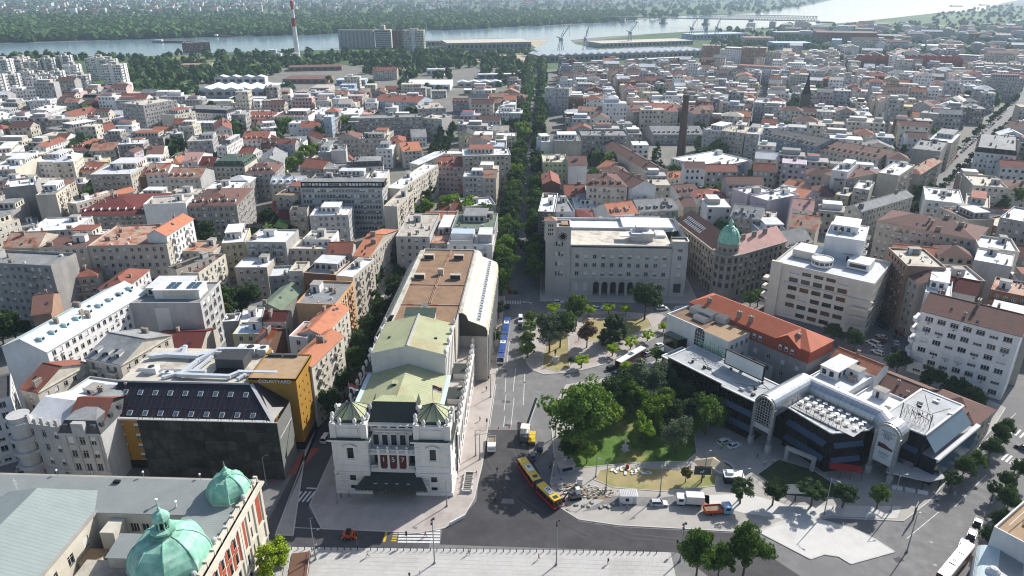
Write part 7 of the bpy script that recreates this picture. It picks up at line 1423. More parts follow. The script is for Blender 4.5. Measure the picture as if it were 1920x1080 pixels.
# ---------------------------------------------------------------- trees
def crown_mesh(kind, seed, n_cl, per, leaf, m):
    rg = np.random.default_rng(seed); V = []
    # clump centres inside the crown volume (z measured from ground, tree about 12 m)
    C = []
    while len(C) < n_cl:
        p = rg.normal(size=3); p /= np.linalg.norm(p); r = rg.uniform(0.35,1.0)**0.5; p = p*r
        if kind == 'broad': c = (p[0]*4.4, p[1]*4.4, 7.6+p[2]*4.0)
        elif kind == 'round': c = (p[0]*3.0, p[1]*3.0, 7.6+p[2]*3.3)
        elif kind == 'tall': z = rg.uniform(1.5,12.5); w = 2.1*math.sin(math.pi*min(1,(z-0.3)/12.6))**0.6; a = rg.uniform(0,6.3); c = (w*r*math.cos(a), w*r*math.sin(a), z)
        elif kind == 'cone': z = rg.uniform(1.2,12.2)**1.0; w = 3.4*(1-z/13.0)+0.2; a = rg.uniform(0,6.3); c = (w*r*math.cos(a), w*r*math.sin(a), z)
        else: c = (p[0]*3.8, p[1]*3.8, 6.8+p[2]*4.6)
        C.append(c)
    if kind in ('broad','willow'):
        K = rg.integers(6,9); an = rg.uniform(0,6.28)+np.arange(K)*6.28/K; rad_ = rg.uniform(1.5,3.2,K); zz = rg.uniform(5.0,10.6,K); LC = np.stack([rad_*np.cos(an),rad_*np.sin(an),zz],axis=1); LC = np.concatenate([LC,[[0,0,10.6],[0.5,-0.4,8.2]]])
        C = [LC[i % len(LC)]+np.clip(rg.normal(size=3),-1.25,1.25)*np.array((1.1,1.1,0.85)) for i in range(n_cl)]
    C = np.array(C); lob = rg.normal(size=(n_cl,3))*np.array((0.5,0.5,0.35)); C = C+lob
    rad = rg.uniform(0.7,1.45,size=n_cl)*(1.15 if kind == 'broad' else 0.9)
    cc = np.repeat(C,per,axis=0); rr = np.repeat(rad,per); d = rg.normal(size=(n_cl*per,3)); d /= np.linalg.norm(d,axis=1)[:,None]
    pos = cc + d*(rr*rg.uniform(0.55,1.05,size=len(rr)))[:,None]*np.array((1,1,0.8))
    if kind == 'willow': pos[:,2] -= rg.uniform(0,1,size=len(pos))**2*2.0
    nrm = d + rg.normal(size=d.shape)*0.55; nrm /= np.linalg.norm(nrm,axis=1)[:,None]
    t = np.cross(nrm, rg.normal(size=d.shape)); t /= np.linalg.norm(t,axis=1)[:,None]; b = np.cross(nrm,t)
    s = (leaf*rg.uniform(0.6,1.25,size=len(pos)))[:,None]
    v = np.stack([pos-t*s-b*s*0.7, pos+t*s-b*s*0.55, pos+t*s*0.8+b*s*0.7, pos-t*s*0.7+b*s*0.6],axis=1).reshape(-1,3)
    me = bpy.data.meshes.new('crown'); n = len(pos); me.vertices.add(4*n); me.vertices.foreach_set('co', v.ravel()); me.loops.add(4*n); me.loops.foreach_set('vertex_index', np.arange(4*n,dtype=np.int32)); me.polygons.add(n); me.polygons.foreach_set('loop_start', np.arange(0,4*n,4,dtype=np.int32)); me.polygons.foreach_set('loop_total', np.full(n,4,dtype=np.int32)); me.materials.append(MAT['l_'+m]); me.update(calc_edges=True)
    return me
def trunk_mesh(seed, h=5.0, r=0.28, limbs=6, spread=2.4):
    rn = random.Random(seed); b = MB(); b.tube([(0,0,-0.2),(0.05,0.03,h*0.5),(rn.uniform(-.2,.2),rn.uniform(-.2,.2),h),(rn.uniform(-.3,.3),rn.uniform(-.3,.3),h*1.7)],[r*1.25,r,r*0.75,r*0.2],'trunk',7)
    for i in range(limbs): a = 6.28*i/limbs+rn.uniform(-.4,.4); z = h*rn.uniform(0.6,1.1); s = spread*rn.uniform(0.7,1.2); b.tube([(0,0,z),(s*0.5*math.cos(a),s*0.5*math.sin(a),z+1.4),(s*math.cos(a),s*math.sin(a),z+3.0)],[r*0.5,r*0.35,r*0.1],'trunk',5)
    return b.mesh('trunk')
PROTO = {}
def proto(kind, m, near):
    k = (kind, m, near)
    if k not in PROTO:
        PROTO[k] = []
        for sd in range(2 if near else 3):
            n_cl, per, leaf = {'broad':(70,110,0.24),'round':(44,110,0.2),'tall':(42,60,0.27),'cone':(60,60,0.27),'willow':(56,100,0.22)}[kind]
            if not near: n_cl, per, leaf = int(n_cl*0.6), int(per*0.5), leaf*1.75
            PROTO[k].append((crown_mesh(kind, sd*31+hash(kind+m)%97 if 0 else sd*31+len(kind)*7+len(m), n_cl, per, leaf, m), trunk_mesh(sd, 5.0 if kind != 'cone' else 7.0, 0.26, 6 if kind in ('broad','round','willow') else 3, 2.6 if kind == 'broad' else 1.4)))
    return PROTO[k]
NT = 0; TREES = []
def tree(x, y, h, kind, m, label, near=True, group=None, wide=1.0, name='tree'):
    global NT
    cr, tr = PROTO_pick(kind, m, near); s = h/12.0
    t = thing(name, label, 'tree', (x,y,0.0), rnd.uniform(0,6.28), group); t.scale = (s*wide*rnd.uniform(0.92,1.08), s*wide*rnd.uniform(0.92,1.08), s)
    link('trunk', tr, t); link('crown', cr, t); NT += 1; TREES.append((x,y)); return t
def PROTO_pick(kind, m, near):
    L = proto(kind, m, near); return L[NT % len(L)]
PT_ = [
((12.29, 166.56),21,'broad','mid',1.15,'tall spreading plane tree towering over the park by the roadworks'),
((17.82, 177.19),16,'broad','light',1.1,'bright green tree leaning over the park lawn behind the plane tree'),
((8.83, 161.57),9,'round','dark',1.1,'small dark tree at the park edge beside the grey booth'),
((3.92, 225.47),16,'broad','grey',0.85,'big dusty grey-green tree at the avenue corner of the triangular park'),
((7.83, 229.70),15,'broad','dark',0.75,'dark green tree pressed against the dusty corner tree'),
((14.37, 247.50),14,'round','mid',1.1,'round leafy tree before the post office arcade'),
((11.30, 241.44),10,'round','light',0.9,'light green young tree beside the round leafy tree'),
((17.54, 230.11),11,'broad','brown',0.9,'brown withered tree in the triangular park'),
((26.14, 233.39),11,'cone','dark',1.2,'dark conifer next to the withered brown tree'),
((29.09, 235.63),10,'cone','dark',1.2,'second dark conifer beside the dry lawn'),
((41.51, 254.34),16,'broad','dark',1.0,'large dark round tree in front of the post office corner'),
((31.04, 192.21),15,'cone','grey',1.15,'tall grey-green conifer beside the arcade end'),
((36.76, 194.93),14,'willow','grey',0.9,'drooping grey-green tree next to the tall conifer'),
((27.49, 198.37),11,'round','dark',0.9,'slim dark tree behind the big plane tree'),
((34.45, 178.43),12.5,'broad','light',0.85,'bright green tree in the middle of the lawn'),
((30.48, 171.89),9.5,'broad','light',0.95,'low bright green tree by the lawn statue'),
((39.24, 167.70),12,'willow','grey',0.95,'pale birch with loose branches at the lawn edge'),
((49.39, 177.16),13,'willow','mid',1.15,'willow like tree before the black glass front'),
((21.91, 188.78),12,'broad','dark',1.0,'dark tree behind the plane tree by the parking lane'),
((41.34, 197.34),11,'broad','dark',1.0,'shaded tree between conifers and black glass front'),
((44.53, 191.25),10,'broad','dark',1.0,'shaded park tree nearest the arcade front'),
((13.83, 161.78),8,'broad','light',0.9,'low bright tree at the foot of the plane tree'),
((23.98, 184.46),9,'broad','mid',1.0,'leafy tree at the top of the lawn'),
((38.61, 185.07),11,'broad','mid',1.0,'leafy tree between bright lawn tree and black glass front'),
((40.44, 179.51),10,'broad','dark',0.95,'dark tree behind the pale birch'),
((19.60, 180.01),10,'broad','mid',1.0,'leafy tree on the lawn side of the plane tree'),
((28.37, 187.57),12,'broad','mid',0.95,'tall leafy tree at the head of the lawn'),
((46.73, 181.16),11,'willow','dark',1.0,'dark drooping tree beside the willow like tree'),
((53.92, 181.46),10,'willow','mid',0.9,'slim drooping tree nearest the first steel portal'),
((39.61, 154.88),5.5,'round','autumn',0.9,'small half bare tree by the planted bed'),
((11.28, 216.86),3.5,'broad','dark',0.9,'low dark shrub by the park monument'),
((51.94, 146.97),8,'round','dark',1.28,'first clipped street tree near the round fountain'),
((60.05, 146.71),8,'round','dark',1.28,'clipped street tree left of the white hoarding'),
((69.67, 146.71),7.5,'round','dark',1.52,'fullest clipped street tree right of the white hoarding'),
((77.49, 146.64),7.5,'round','dark',1.28,'fourth clipped street tree along the arcade pavement'),
((85.87, 146.40),8,'round','mid',1.12,'slim clipped street tree before the shoe billboard'),
((35.96, 121.56),13,'broad','mid',0.8,'near leafy tree at the lower picture edge by the plaza lamp'),
((40.54, 120.99),11,'broad','mid',0.7,'near tree filling the gap between two taller crowns'),
((46.30, 122.00),14,'broad','mid',0.85,'near leafy tree at the lower edge beside the white island'),
((-59.40, 118.32),8,'tall','lime',1.3,'lime green shrub nearest the museum front'),((-57.84, 121.89),7.5,'tall','lime',1.3,'lime green shrub at the square end of the museum'),
((107.51, 153.44),7,'round','dark',1.0,'street tree by the café terrace of the arcade'),((112.59, 157.95),8.5,'broad','dark',0.85,'dense street tree under the sloped arcade glazing'),((117.56, 161.51),8,'broad','mid',0.8,'leafy street tree before the arcade corner'),((124.92, 167.65),8,'broad','dark',0.8,'dark street tree by the brown tiled corner house'),((130.45, 172.79),8.5,'broad','dark',0.8,'tall dark street tree near the upper zebra crossing'),((134.99, 178.11),7.5,'broad','dark',0.8,'last street tree before the zebra crossing'),
((116.53, 150.71),6.5,'round','dark',0.9,'round tree on the far kerb opposite the arcade'),((121.38, 154.02),7,'broad','dark',0.8,'bushy tree on the far kerb opposite the arcade'),((127.47, 158.58),7.5,'broad','dark',0.8,'third tree on the far kerb by the tan roof'),((117.26, 145.76),8,'broad','dark',0.8,'large tree between tan roof and parked cars'),((111.17, 138.95),7,'broad','dark',0.8,'tree beside the parked dark cars'),((105.84, 133.45),6.5,'broad','dark',0.8,'low tree before the teal pavilion'),
((121.77, 216.00),8,'broad','dark',1.2,'dark tree clump below the cream modernist block'),((113.34, 230.88),9,'broad','dark',1.1,'dark tree between red roof and modernist block'),((107.96, 236.83),8,'broad','dark',1.1,'shaded tree behind the red gambrel roof'),((126.70, 204.18),9,'broad','dark',1.2,'shaded tree at the foot of the white balcony block'),((130.28, 197.93),9,'broad','dark',1.2,'second shaded tree at the white balcony block'),((133.69, 192.00),9,'broad','dark',1.2,'third shaded tree at the white balcony block'),
((89.53, 268.94),8,'round','mid',1.3,'green tree at the foot of the domed corner block'),((85.56, 266.17),8,'round','mid',1.2,'second tree beside the domed corner block'),
((-121.12, 242.73),16,'broad','dark',1.0,'dark courtyard tree beside the solar panel house'),((-114.67, 247.76),15,'broad','dark',1.0,'large dark courtyard tree behind the yellow house'),((-121.50, 237.20),13,'broad','autumn',0.9,'yellowing courtyard tree beside the solar panel house'),((-163.53, 324.83),15,'cone','dark',1.4,'dark spruce behind the orange roofed white house'),((-174.92, 336.21),13,'cone','dark',1.4,'dark spruce by the billboard house'),((-189.84, 222.20),14,'broad','dark',1.1,'dark courtyard tree behind the teal roof'),((-193.27, 220.00),12,'broad','dark',1.1,'dark tree at the left picture edge behind the teal roof'),((-120.87, 209.43),9,'broad','light',1.1,'light green courtyard tree behind the hotel ducts'),
]
for p,h,k,m,w,lb in PT_: tree(p[0],p[1],h,k,m,lb,True,None,w)
for i,(p,h) in enumerate((((5.83, 257.74),5),((19.84, 256.84),5),((27.83, 258.67),5),((34.67, 258.96),4.5),((33.33, 229.54),5),((26.30, 224.03),5),((40.35, 236.11),4.5),((47.50, 244.31),4),((14.90, 215.15),5),((30.14, 212.14),4.5))): tree(p[0],p[1],h,'round','lime','lime yellow ball-shaped street tree, %s from the avenue corner' % ordw(i),True,'lime ball trees round the triangular park',1.75)
for i,(p,h) in enumerate((((-3.18, 247.70),6),((-3.23, 239.49),6),((-3.82, 229.21),6.5),((-3.84, 221.19),6.5),((41.19, 220.01),6))): tree(p[0],p[1],h,'round','mid','small dark green kerb tree at the triangular park, %s from the post office' % ordw(i),True,'kerb trees of the park',1.6)
for i,(p,h) in enumerate((((-16.14, 252.88),8),((-15.91, 229.53),7.5))): tree(p[0],p[1],h,'round','dark','dark street tree beside the theatre rear wing, %s from the post office' % ordw(i),True,'trees beside the theatre',1.2)
k = 0
for side, x in ((0,-16.2),(1,-2.2)):
    y = 264 if side == 0 else 286; i = 0
    while y < 700:
        h = rnd.uniform(13,17); tree(x+rnd.uniform(-.8,.8),y,h,'broad' if rnd.random()<.75 else 'round',rnd.choice(('dark','mid','dark','mid','light')) if side == 0 else rnd.choice(('dark','mid')),'avenue tree on the %s side, %s from the square' % (('theatre','post office')[side],ordw(i)),y < 420,'trees along the avenue',0.95); i += 1; y += rnd.uniform(8,11.5)
i = 0
for side in (0,1):
    y = 178
    while y < 640:
        x = (-61.5,-57.5)[side]-26*max(0,y-300)/500-(4 if y > 260 else 0)-(4 if side == 0 and y > 250 else 0)
        if not (side == 1 and y < 262) or y > 200: tree(x,y,rnd.uniform(9,13),'broad','dark','shaded tree in the side street behind the theatre, %s along' % ordw(i),y < 330,'trees of the shaded side street',0.8); i += 1
        y += rnd.uniform(11,15)
LG = [(-71,376),(-64,379),(-53,380),(-49,387),(-40,377),(-32,373),(-25,355),(-20,343),(-173,473),(-171,492),(-169,505),(-166,522),(-171,452),(-156,474),(51,498),(60,502),(47,501),(120,455),(114,451),(-223,618),(-234,628),(215,613),(215,630),(-176,637),(-184,650)]

DK = [(-336,467),(-327,467),(-308,460),(-345,474),(-328,507),(-324,475),(-474,625),(-447,614),(-343,618),(-277,535),(-286,545),(-297,645),(77,484),(86,533),(79,463),(154,466),(163,488),(161,503),(178,488),(181,474),(192,496),(212,521),(136,626),(141,593),(155,573),(253,587),(254,567),(179,407),(173,401),(180,397),(260,540),(266,532),(-128,604),(-123,615),(-137,551),(-100,616),(-35,607),(166,396),(244,491),(244,498),(-27,631),(-46,457),(-32,458),(-130,360),(-142,350),(-83,362),(81,484),(-237,556),(-186,590),(208,403),(222,414),(234,426),(-254,364),(270,411),(273,406),(258,395)]

for i,(x,y) in enumerate(sorted(LG,key=lambda p: p[1])): tree(x,y,rnd.uniform(11,15),'broad','light','fresh green courtyard tree among the rooftops, %s from the square' % ordw(i),y < 380,'fresh green courtyard trees',0.95)
for i,(x,y) in enumerate(sorted(DK,key=lambda p: p[1])): tree(x,y,rnd.uniform(11,15),rnd.choice(('broad','broad','round','cone')),rnd.choice(('dark','dark','mid')),'dark green courtyard tree among the rooftops, %s from the square' % ordw(i),y < 380,'dark green courtyard trees',0.95)
(ax,ay),(bx,by) = BV; L_ = math.dist((ax,ay),(bx,by)); i = 0
for side in (-1,1):
    for t in np.arange(20,L_,15):
        if rnd.random() < 0.8: x = ax+(bx-ax)*t/L_+side*(by-ay)/L_*7; y = ay+(by-ay)*t/L_-side*(bx-ax)/L_*7; tree(x,y,rnd.uniform(6,9),'round','dark','small boulevard tree on the sunny right street, %s planted' % ordw(i),False,'trees along the boulevard',1.2); i += 1
# far tree masses: low leafy clumps, real geometry joined into one object per wood
def clump_template(seed, n=26):
    rg = np.random.default_rng(seed); p = rg.normal(size=(n,3)); p /= np.linalg.norm(p,axis=1)[:,None]; p[:,2] = np.abs(p[:,2])*1.0; r = rg.uniform(0.6,1.0,n)[:,None]; pos = p*r*np.array((1,1,1.15))+np.array((0,0,0.35))
    nr = p+rg.normal(size=p.shape)*0.35; nr /= np.linalg.norm(nr,axis=1)[:,None]; t = np.cross(nr,rg.normal(size=p.shape)); t /= np.linalg.norm(t,axis=1)[:,None]; b = np.cross(nr,t); s = 0.42
    return np.stack([pos-t*s-b*s*0.8,pos+t*s-b*s*0.6,pos+t*s*0.8+b*s,pos-t*s*0.7+b*s*0.8],axis=1).reshape(-1,3)
def wood(name, pts, hmin, hmax, m, label):
    T = [clump_template(i) for i in range(6)]; rg = np.random.default_rng(5); V = []
    for i,(x,y) in enumerate(pts):
        h = rg.uniform(hmin,hmax); w = h*rg.uniform(0.4,0.6); a = rg.uniform(0,6.28); t = T[i%6]; c, s = math.cos(a), math.sin(a)
        q = np.empty_like(t); q[:,0] = x+w*(t[:,0]*c-t[:,1]*s); q[:,1] = y+w*(t[:,0]*s+t[:,1]*c); q[:,2] = t[:,2]*h*0.62; V.append(q)
    v = np.concatenate(V); n = len(v)//4; me = bpy.data.meshes.new(name); me.vertices.add(4*n); me.vertices.foreach_set('co', v.ravel()); me.loops.add(4*n); me.loops.foreach_set('vertex_index', np.arange(4*n,dtype=np.int32)); me.polygons.add(n); me.polygons.foreach_set('loop_start', np.arange(0,4*n,4,dtype=np.int32)); me.polygons.foreach_set('loop_total', np.full(n,4,dtype=np.int32)); me.materials.append(MAT[m]); me.update(calc_edges=True)
    o = link(name, me, None, kind='stuff'); tag(o, label, 'trees'); return o
def scatter(P_, n, rg, bias=True):
    xs = [p[0] for p in P_]; ys = [p[1] for p in P_]; out = []; lo, hi = 1/max(ys), 1/min(ys)
    while len(out) < n:
        y = 1/rg.uniform(lo,hi) if bias else rg.uniform(min(ys),max(ys)); x = rg.uniform(max(min(xs),-0.85*y-30),min(max(xs),0.85*y))
        if inpoly(x,y,P_): out.append((x,y))
    return out
rg_ = random.Random(3)
RC_ = [pt for g,n in zip(GREEN,(140,60,160,140,360,150,300,420)) for pt in scatter(g,n,rg_) if not inside(*pt,2)]
for x,y in GAPS:
    if math.hypot(x,y) > 330 and not inside(x,y,3) and not onroad(x,y): RC_ += [(x+rg_.uniform(-4,4),y+rg_.uniform(-4,4)) for _ in range(1)]
for y in np.arange(700,1250,9): RC_ += [(-18+rg_.uniform(-1,1),y),(-0.6+rg_.uniform(-1,1),y+4)]
wood('riverside_trees', RC_, 8, 15, 'l_far', 'green belt of trees between the town and the river')
FB = [(-1243.16, 1598.24), (-861.86, 1779.64), (-529.73, 1950.96), (-184.41, 2177.49), (295.10, 2632.79), (577.67, 3075.78), (930.65, 3362.91), (1383.34, 4189.30), (2236.27, 6055.48), (1034.45, 8358.03), (-2145.47, 7258.70), (-3906.85, 5128.55)]
LOW = [(-1254.28, 1612.98), (-870.33, 1797.60), (-535.39, 1972.27), (-186.61, 2203.73), (299.23, 2670.61), (433.87, 3464.75), (-269.81, 3197.90), (-999.29, 2694.48), (-1979.85, 2574.62)]
pf = scatter(LOW,5200,rg_)+scatter(FB,2600,rg_)
wood('far_bank_forest', pf, 15, 24, 'l_far', 'dense forest along the far river bank')
# suburb beyond the forest
sb = MB(); rg2 = random.Random(9)
for x,y in scatter([(-2304.78, 3005.26), (-1151.47, 3530.01), (-312.48, 3707.74), (1002.34, 5190.85), (1764.35, 9185.62), (-2936.71, 9952.22), (-4537.34, 5964.17)],900,rg2):
    w = rg2.uniform(14,40); h = rg2.choice((6,7,9,12,22)); c = rg2.choice(('white','cream','white','beige')); rc = rg2.choice(('red','red','brown','white','orange'))
    sb.box(x,y,0,x+w,y+12,h,'w_'+c,'r_'+rc,bot=False); sb.q([(x,y-0.5,h),(x+w,y-0.5,h),(x+w,y+6,h+5),(x,y+6,h+5)],'r_'+rc)
tag(sb.obj('far_suburb', None, kind='stuff'), 'scattered red roofed suburb beyond the far bank forest', 'houses')
# ---------------------------------------------------------------- vehicles
for k, c in (('white','e3e4e4'),('silver','b6babd'),('black','202225'),('grey','5d6064'),('red','9c2622'),('blue','2c4a86'),('yellow','d3b62f'),('dblue','25324f'),('orange','c4531f'),('cyan','7fa8c9')): mat('p_'+k, c, 0.3, 0.03, 0.5, spec=0.6)
mat('tyre', '1b1b1b', 0.9, 0.1); mat('lamp', 'e8e4d8', 0.2, 0.0); mat('tail', '8d1512', 0.3, 0.0); mat('skin', 'b98a6c', 0.7, 0.05); mat('hair', '2e241d', 0.8, 0.1); mat('hivis', 'b9d23a', 0.8, 0.05); mat('denim', '39455a', 0.9, 0.1); mat('shirt_w', 'd6d3ce', 0.9, 0.05); mat('shirt_d', '2b2b30', 0.9, 0.1); mat('stone_fig', 'c9c7c0', 0.8, 0.1); mat('bronze', '3f4a41', 0.6, 0.15)
def wheel_mesh(r, w):
    b = MB(); b.lathe([(r*0.55,-w/2),(r,-w/2),(r,w/2),(r*0.55,w/2)],'tyre',n=12); b.lathe([(0.02,w/2-0.03),(r*0.56,w/2-0.02)],'metal',n=10); b.lathe([(0.02,-w/2+0.03),(r*0.56,-w/2+0.02)],'metal',n=10)
    b.v = [(x,z,y) for x,y,z in b.v]; return b.mesh('wheel')
WH = {}
def wheels(root, xs, y, r=0.33, w=0.22):
    k = (r,w)
    if k not in WH: WH[k] = wheel_mesh(r,w)
    for x in xs:
        for s in (-1,1): link('wheel', WH[k], root, (x,s*y,r))
CARB = {}
def car_parts(col, kind):
    k = (col, kind)
    if k in CARB: return CARB[k]
    L, Wd, H = {'car':(4.2,1.72,1.45),'van':(4.9,1.9,1.95),'wagon':(4.6,1.78,1.55)}[kind]; h = L/2; m = 'p_'+col; b = MB(); g = MB(); l = MB()
    low = [(-h,0.30),(-h+0.04,0.72),(-h+0.25,0.90),(h-1.25,0.90),(h-0.25,0.72),(h,0.55),(h,0.28)] if kind != 'van' else [(-h,0.3),(-h,1.0),(h-1.0,1.05),(h-0.15,0.8),(h,0.6),(h,0.28)]
    def loft(prof, y0, y1, mm, mbx, tumb=0.94):
        n = len(prof); mid = [(x,z) for x,z in prof]; base = len(mbx.v)
        for s in (-1,1):
            mbx.v += [(x,s*y0,z) for x,z in prof]
        for i in range(n): j = (i+1)%n; mbx.f.append((base+i,base+j,base+n+j,base+n+i)); mbx.m.append(mm)
        mbx.f.append(tuple(base+i for i in range(n))[::-1]); mbx.m.append(mm); mbx.f.append(tuple(base+n+i for i in range(n))); mbx.m.append(mm)
    loft(low, Wd/2, 0, m, b)
    if kind == 'van': c0, c1, c2, c3 = -h+0.02, -h+0.12, h-1.75, h-1.0
    elif kind == 'wagon': c0, c1, c2, c3 = -h+0.08, -h+0.45, h-2.0, h-1.25
    else: c0, c1, c2, c3 = -h+0.2, -h+0.85, h-2.0, h-1.2
    zb = 1.0 if kind == 'van' else 0.88; yb, yt = Wd/2-0.06, Wd/2-0.24
    P0 = [(c0,-yb,zb),(c3,-yb,zb),(c3,yb,zb),(c0,yb,zb)]; P1 = [(c1,-yt,H),(c2,-yt,H),(c2,yt,H),(c1,yt,H)]
    b.q(P1,m)
    for i in range(4): j = (i+1)%4; b.q([P0[i],P0[j],P1[j],P1[i]],m)
    def inset(A,B,C,D,f=0.1,o=0.012):
        A,B,C,D = map(np.array,(A,B,C,D)); c = (A+B+C+D)/4; n = np.cross(B-A,D-A); n = n/np.linalg.norm(n)*o; return [tuple(p+(c-p)*f+n) for p in (A,B,C,D)]
    for i in range(4): j = (i+1)%4; g.q(inset(P0[i],P0[j],P1[j],P1[i],0.12),'glass')
    for s in (-1,1): l.box(h-0.06,s*Wd*0.33-0.16,0.58,h+0.012,s*Wd*0.33+0.16,0.70,'lamp'); l.box(-h-0.012,s*Wd*0.36-0.12,0.62,-h+0.05,s*Wd*0.36+0.12,0.8,'tail')
    CARB[k] = (b.mesh('body'), g.mesh('windows'), l.mesh('lights'), (-h+0.8,h-0.8), Wd/2-0.1); return CARB[k]
NC = 0
def car(p, rz, col, label, kind='car', group=None, z=0.02):
    global NC
    b, g, l, xs, y = car_parts(col, kind); r = thing(kind if kind != 'wagon' else 'car', label, 'van' if kind == 'van' else 'car', (p[0],p[1],z), rz, group)
    link('body', b, r); link('windows', g, r); link('lights', l, r); wheels(r, xs, y); NC += 1; return r
def hd(a, b): return math.atan2(b[1]-a[1], b[0]-a[0])
def bus(a, b, roofm, bodym, sect, label, roofbits, z=0.02, joint=None, skirt=None, group=None):
    """bus from tail a to nose b (ground points); joint = bend point of an articulated bus"""
    r = thing('bus', label, 'bus', (a[0],a[1],z), 0, group); legs = [(a,b)] if joint is None else [(a,joint),(joint,b)]
    for i,(p,q) in enumerate(legs):
        L = math.dist(p,q); e = thing_part('section', r, (p[0]-a[0],p[1]-a[1],0), hd(p,q))
        x0 = 0 if i == 0 else 0.7; x1 = L if i == len(legs)-1 else L-0.7; w = 1.27; H = 3.05; m = MB()
        prof = [(-w,0.35),(-w,2.8),(-w+0.18,H),(w-0.18,H),(w,2.8),(w,0.35)]
        for j in range(5):
            c, d = prof[j], prof[j+1]; m.q([(x0,c[0],c[1]),(x1,c[0],c[1]),(x1,d[0],d[1]),(x0,d[0],d[1])],roofm if j in (1,2,3) else bodym)
        for x in (x0,x1): m.q([(x,c,d) for c,d in prof],bodym)
        if skirt: 
            for s in (-1,1): m.q([(x0,s*(w+0.01),0.4),(x1,s*(w+0.01),0.4),(x1,s*(w+0.01),1.1),(x0,s*(w+0.01),1.1)],skirt)
        m.obj('body', e); n = max(3,int((x1-x0)/1.5))
        for s in (-1,1):
            for k in range(n): u0 = x0+0.3+k*(x1-x0-0.6)/n; u1 = u0+(x1-x0-0.6)/n-0.12; MB().q([(u0,s*(w+0.015),1.25),(u1,s*(w+0.015),1.25),(u1,s*(w+0.015),2.55),(u0,s*(w+0.015),2.55)],'glass').obj('window', e)
        if i == len(legs)-1: MB().q([(x1+0.015,-1.15,1.1),(x1+0.015,1.15,1.1),(x1+0.015,1.1,2.75),(x1+0.015,-1.1,2.75)],'glass').obj('windscreen', e); MB().box(x1,-1.1,0.6,x1+0.03,-0.75,0.8,'lamp').box(x1,0.75,0.6,x1+0.03,1.1,0.8,'lamp').obj('headlights', e)
        if i == 0: MB().q([(x0-0.015,-1.1,1.5),(x0-0.015,1.1,1.5),(x0-0.015,1.0,2.6),(x0-0.015,-1.0,2.6)],'glass').obj('rear_window', e)
        wheels(e, (x0+1.6,) if (i == 0 and joint is not None) else ((x1-2.2,x0+1.5) if joint is not None else (x0+2.5,x1-2.4)), 1.1, 0.48, 0.3)
        for u,ln,wd,hh,mm in roofbits:
            c = x0+(x1-x0)*u; q_ = MB().box(c-ln/2,-wd/2,H,c+ln/2,wd/2,H+hh,mm)
            if hh > 0.12: [q_.box(c-ln/2*0.75+t*0.4,-wd*0.3,H+hh,c-ln/2*0.75+t*0.4+0.22,wd*0.3,H+hh+0.03,'black') for t in range(int(ln*1.4))]
            q_.obj('roof_unit', e)
    if joint is not None:
        bl = MB(); pa = np.array(a); pj = np.array(joint); d1 = (pj-pa)/np.linalg.norm(pj-pa); d2 = (np.array(b)-pj); d2 = d2/np.linalg.norm(d2); o = pj-pa
        for t in np.linspace(-0.75,0.75,7):
            dd = d1 if t < 0 else d2; c = o+dd*abs(t)*(1 if t > 0 else -1); n = np.array((-dd[1],dd[0])); s = 1.2 if int((t+0.75)*4) % 2 else 1.1
            bl.bar((c[0]-n[0]*s,c[1]-n[1]*s,1.7),(c[0]+n[0]*s,c[1]+n[1]*s,1.7),0.28,'dmetal',2.5)
        bl.obj('bellows', r)
    return r
bus((-4.09, 159.85),(5.57, 143.02),'p_yellow','p_red',2,'red articulated bus with yellow roof turning on the fresh asphalt',[(0.5,2.6,1.6,0.3,'white'),(0.85,1.0,1.2,0.1,'dmetal')],joint=(0.67, 150.00))
bus((-12.33, 248.25),(-13.19, 216.20),'p_blue','p_white',2,'blue and white articulated bus standing beside the theatre',[(0.35,2.2,1.8,0.25,'white'),(0.75,2.0,1.8,0.2,'p_blue')],joint=(-12.62, 233.88))
bus((37.32, 226.08),(27.34, 214.93),'p_white','p_red',1,'white roofed red bus passing between park and arcade',[(0.5,2.0,1.4,0.2,'p_grey')])
bus((100.53, 132.20),(89.26, 121.82),'p_white','p_red',1,'white roofed red bus at the lower street by the parked cars',[(0.3,1.6,1.4,0.12,'adgrey'),(0.6,2.2,1.4,0.2,'p_grey')])
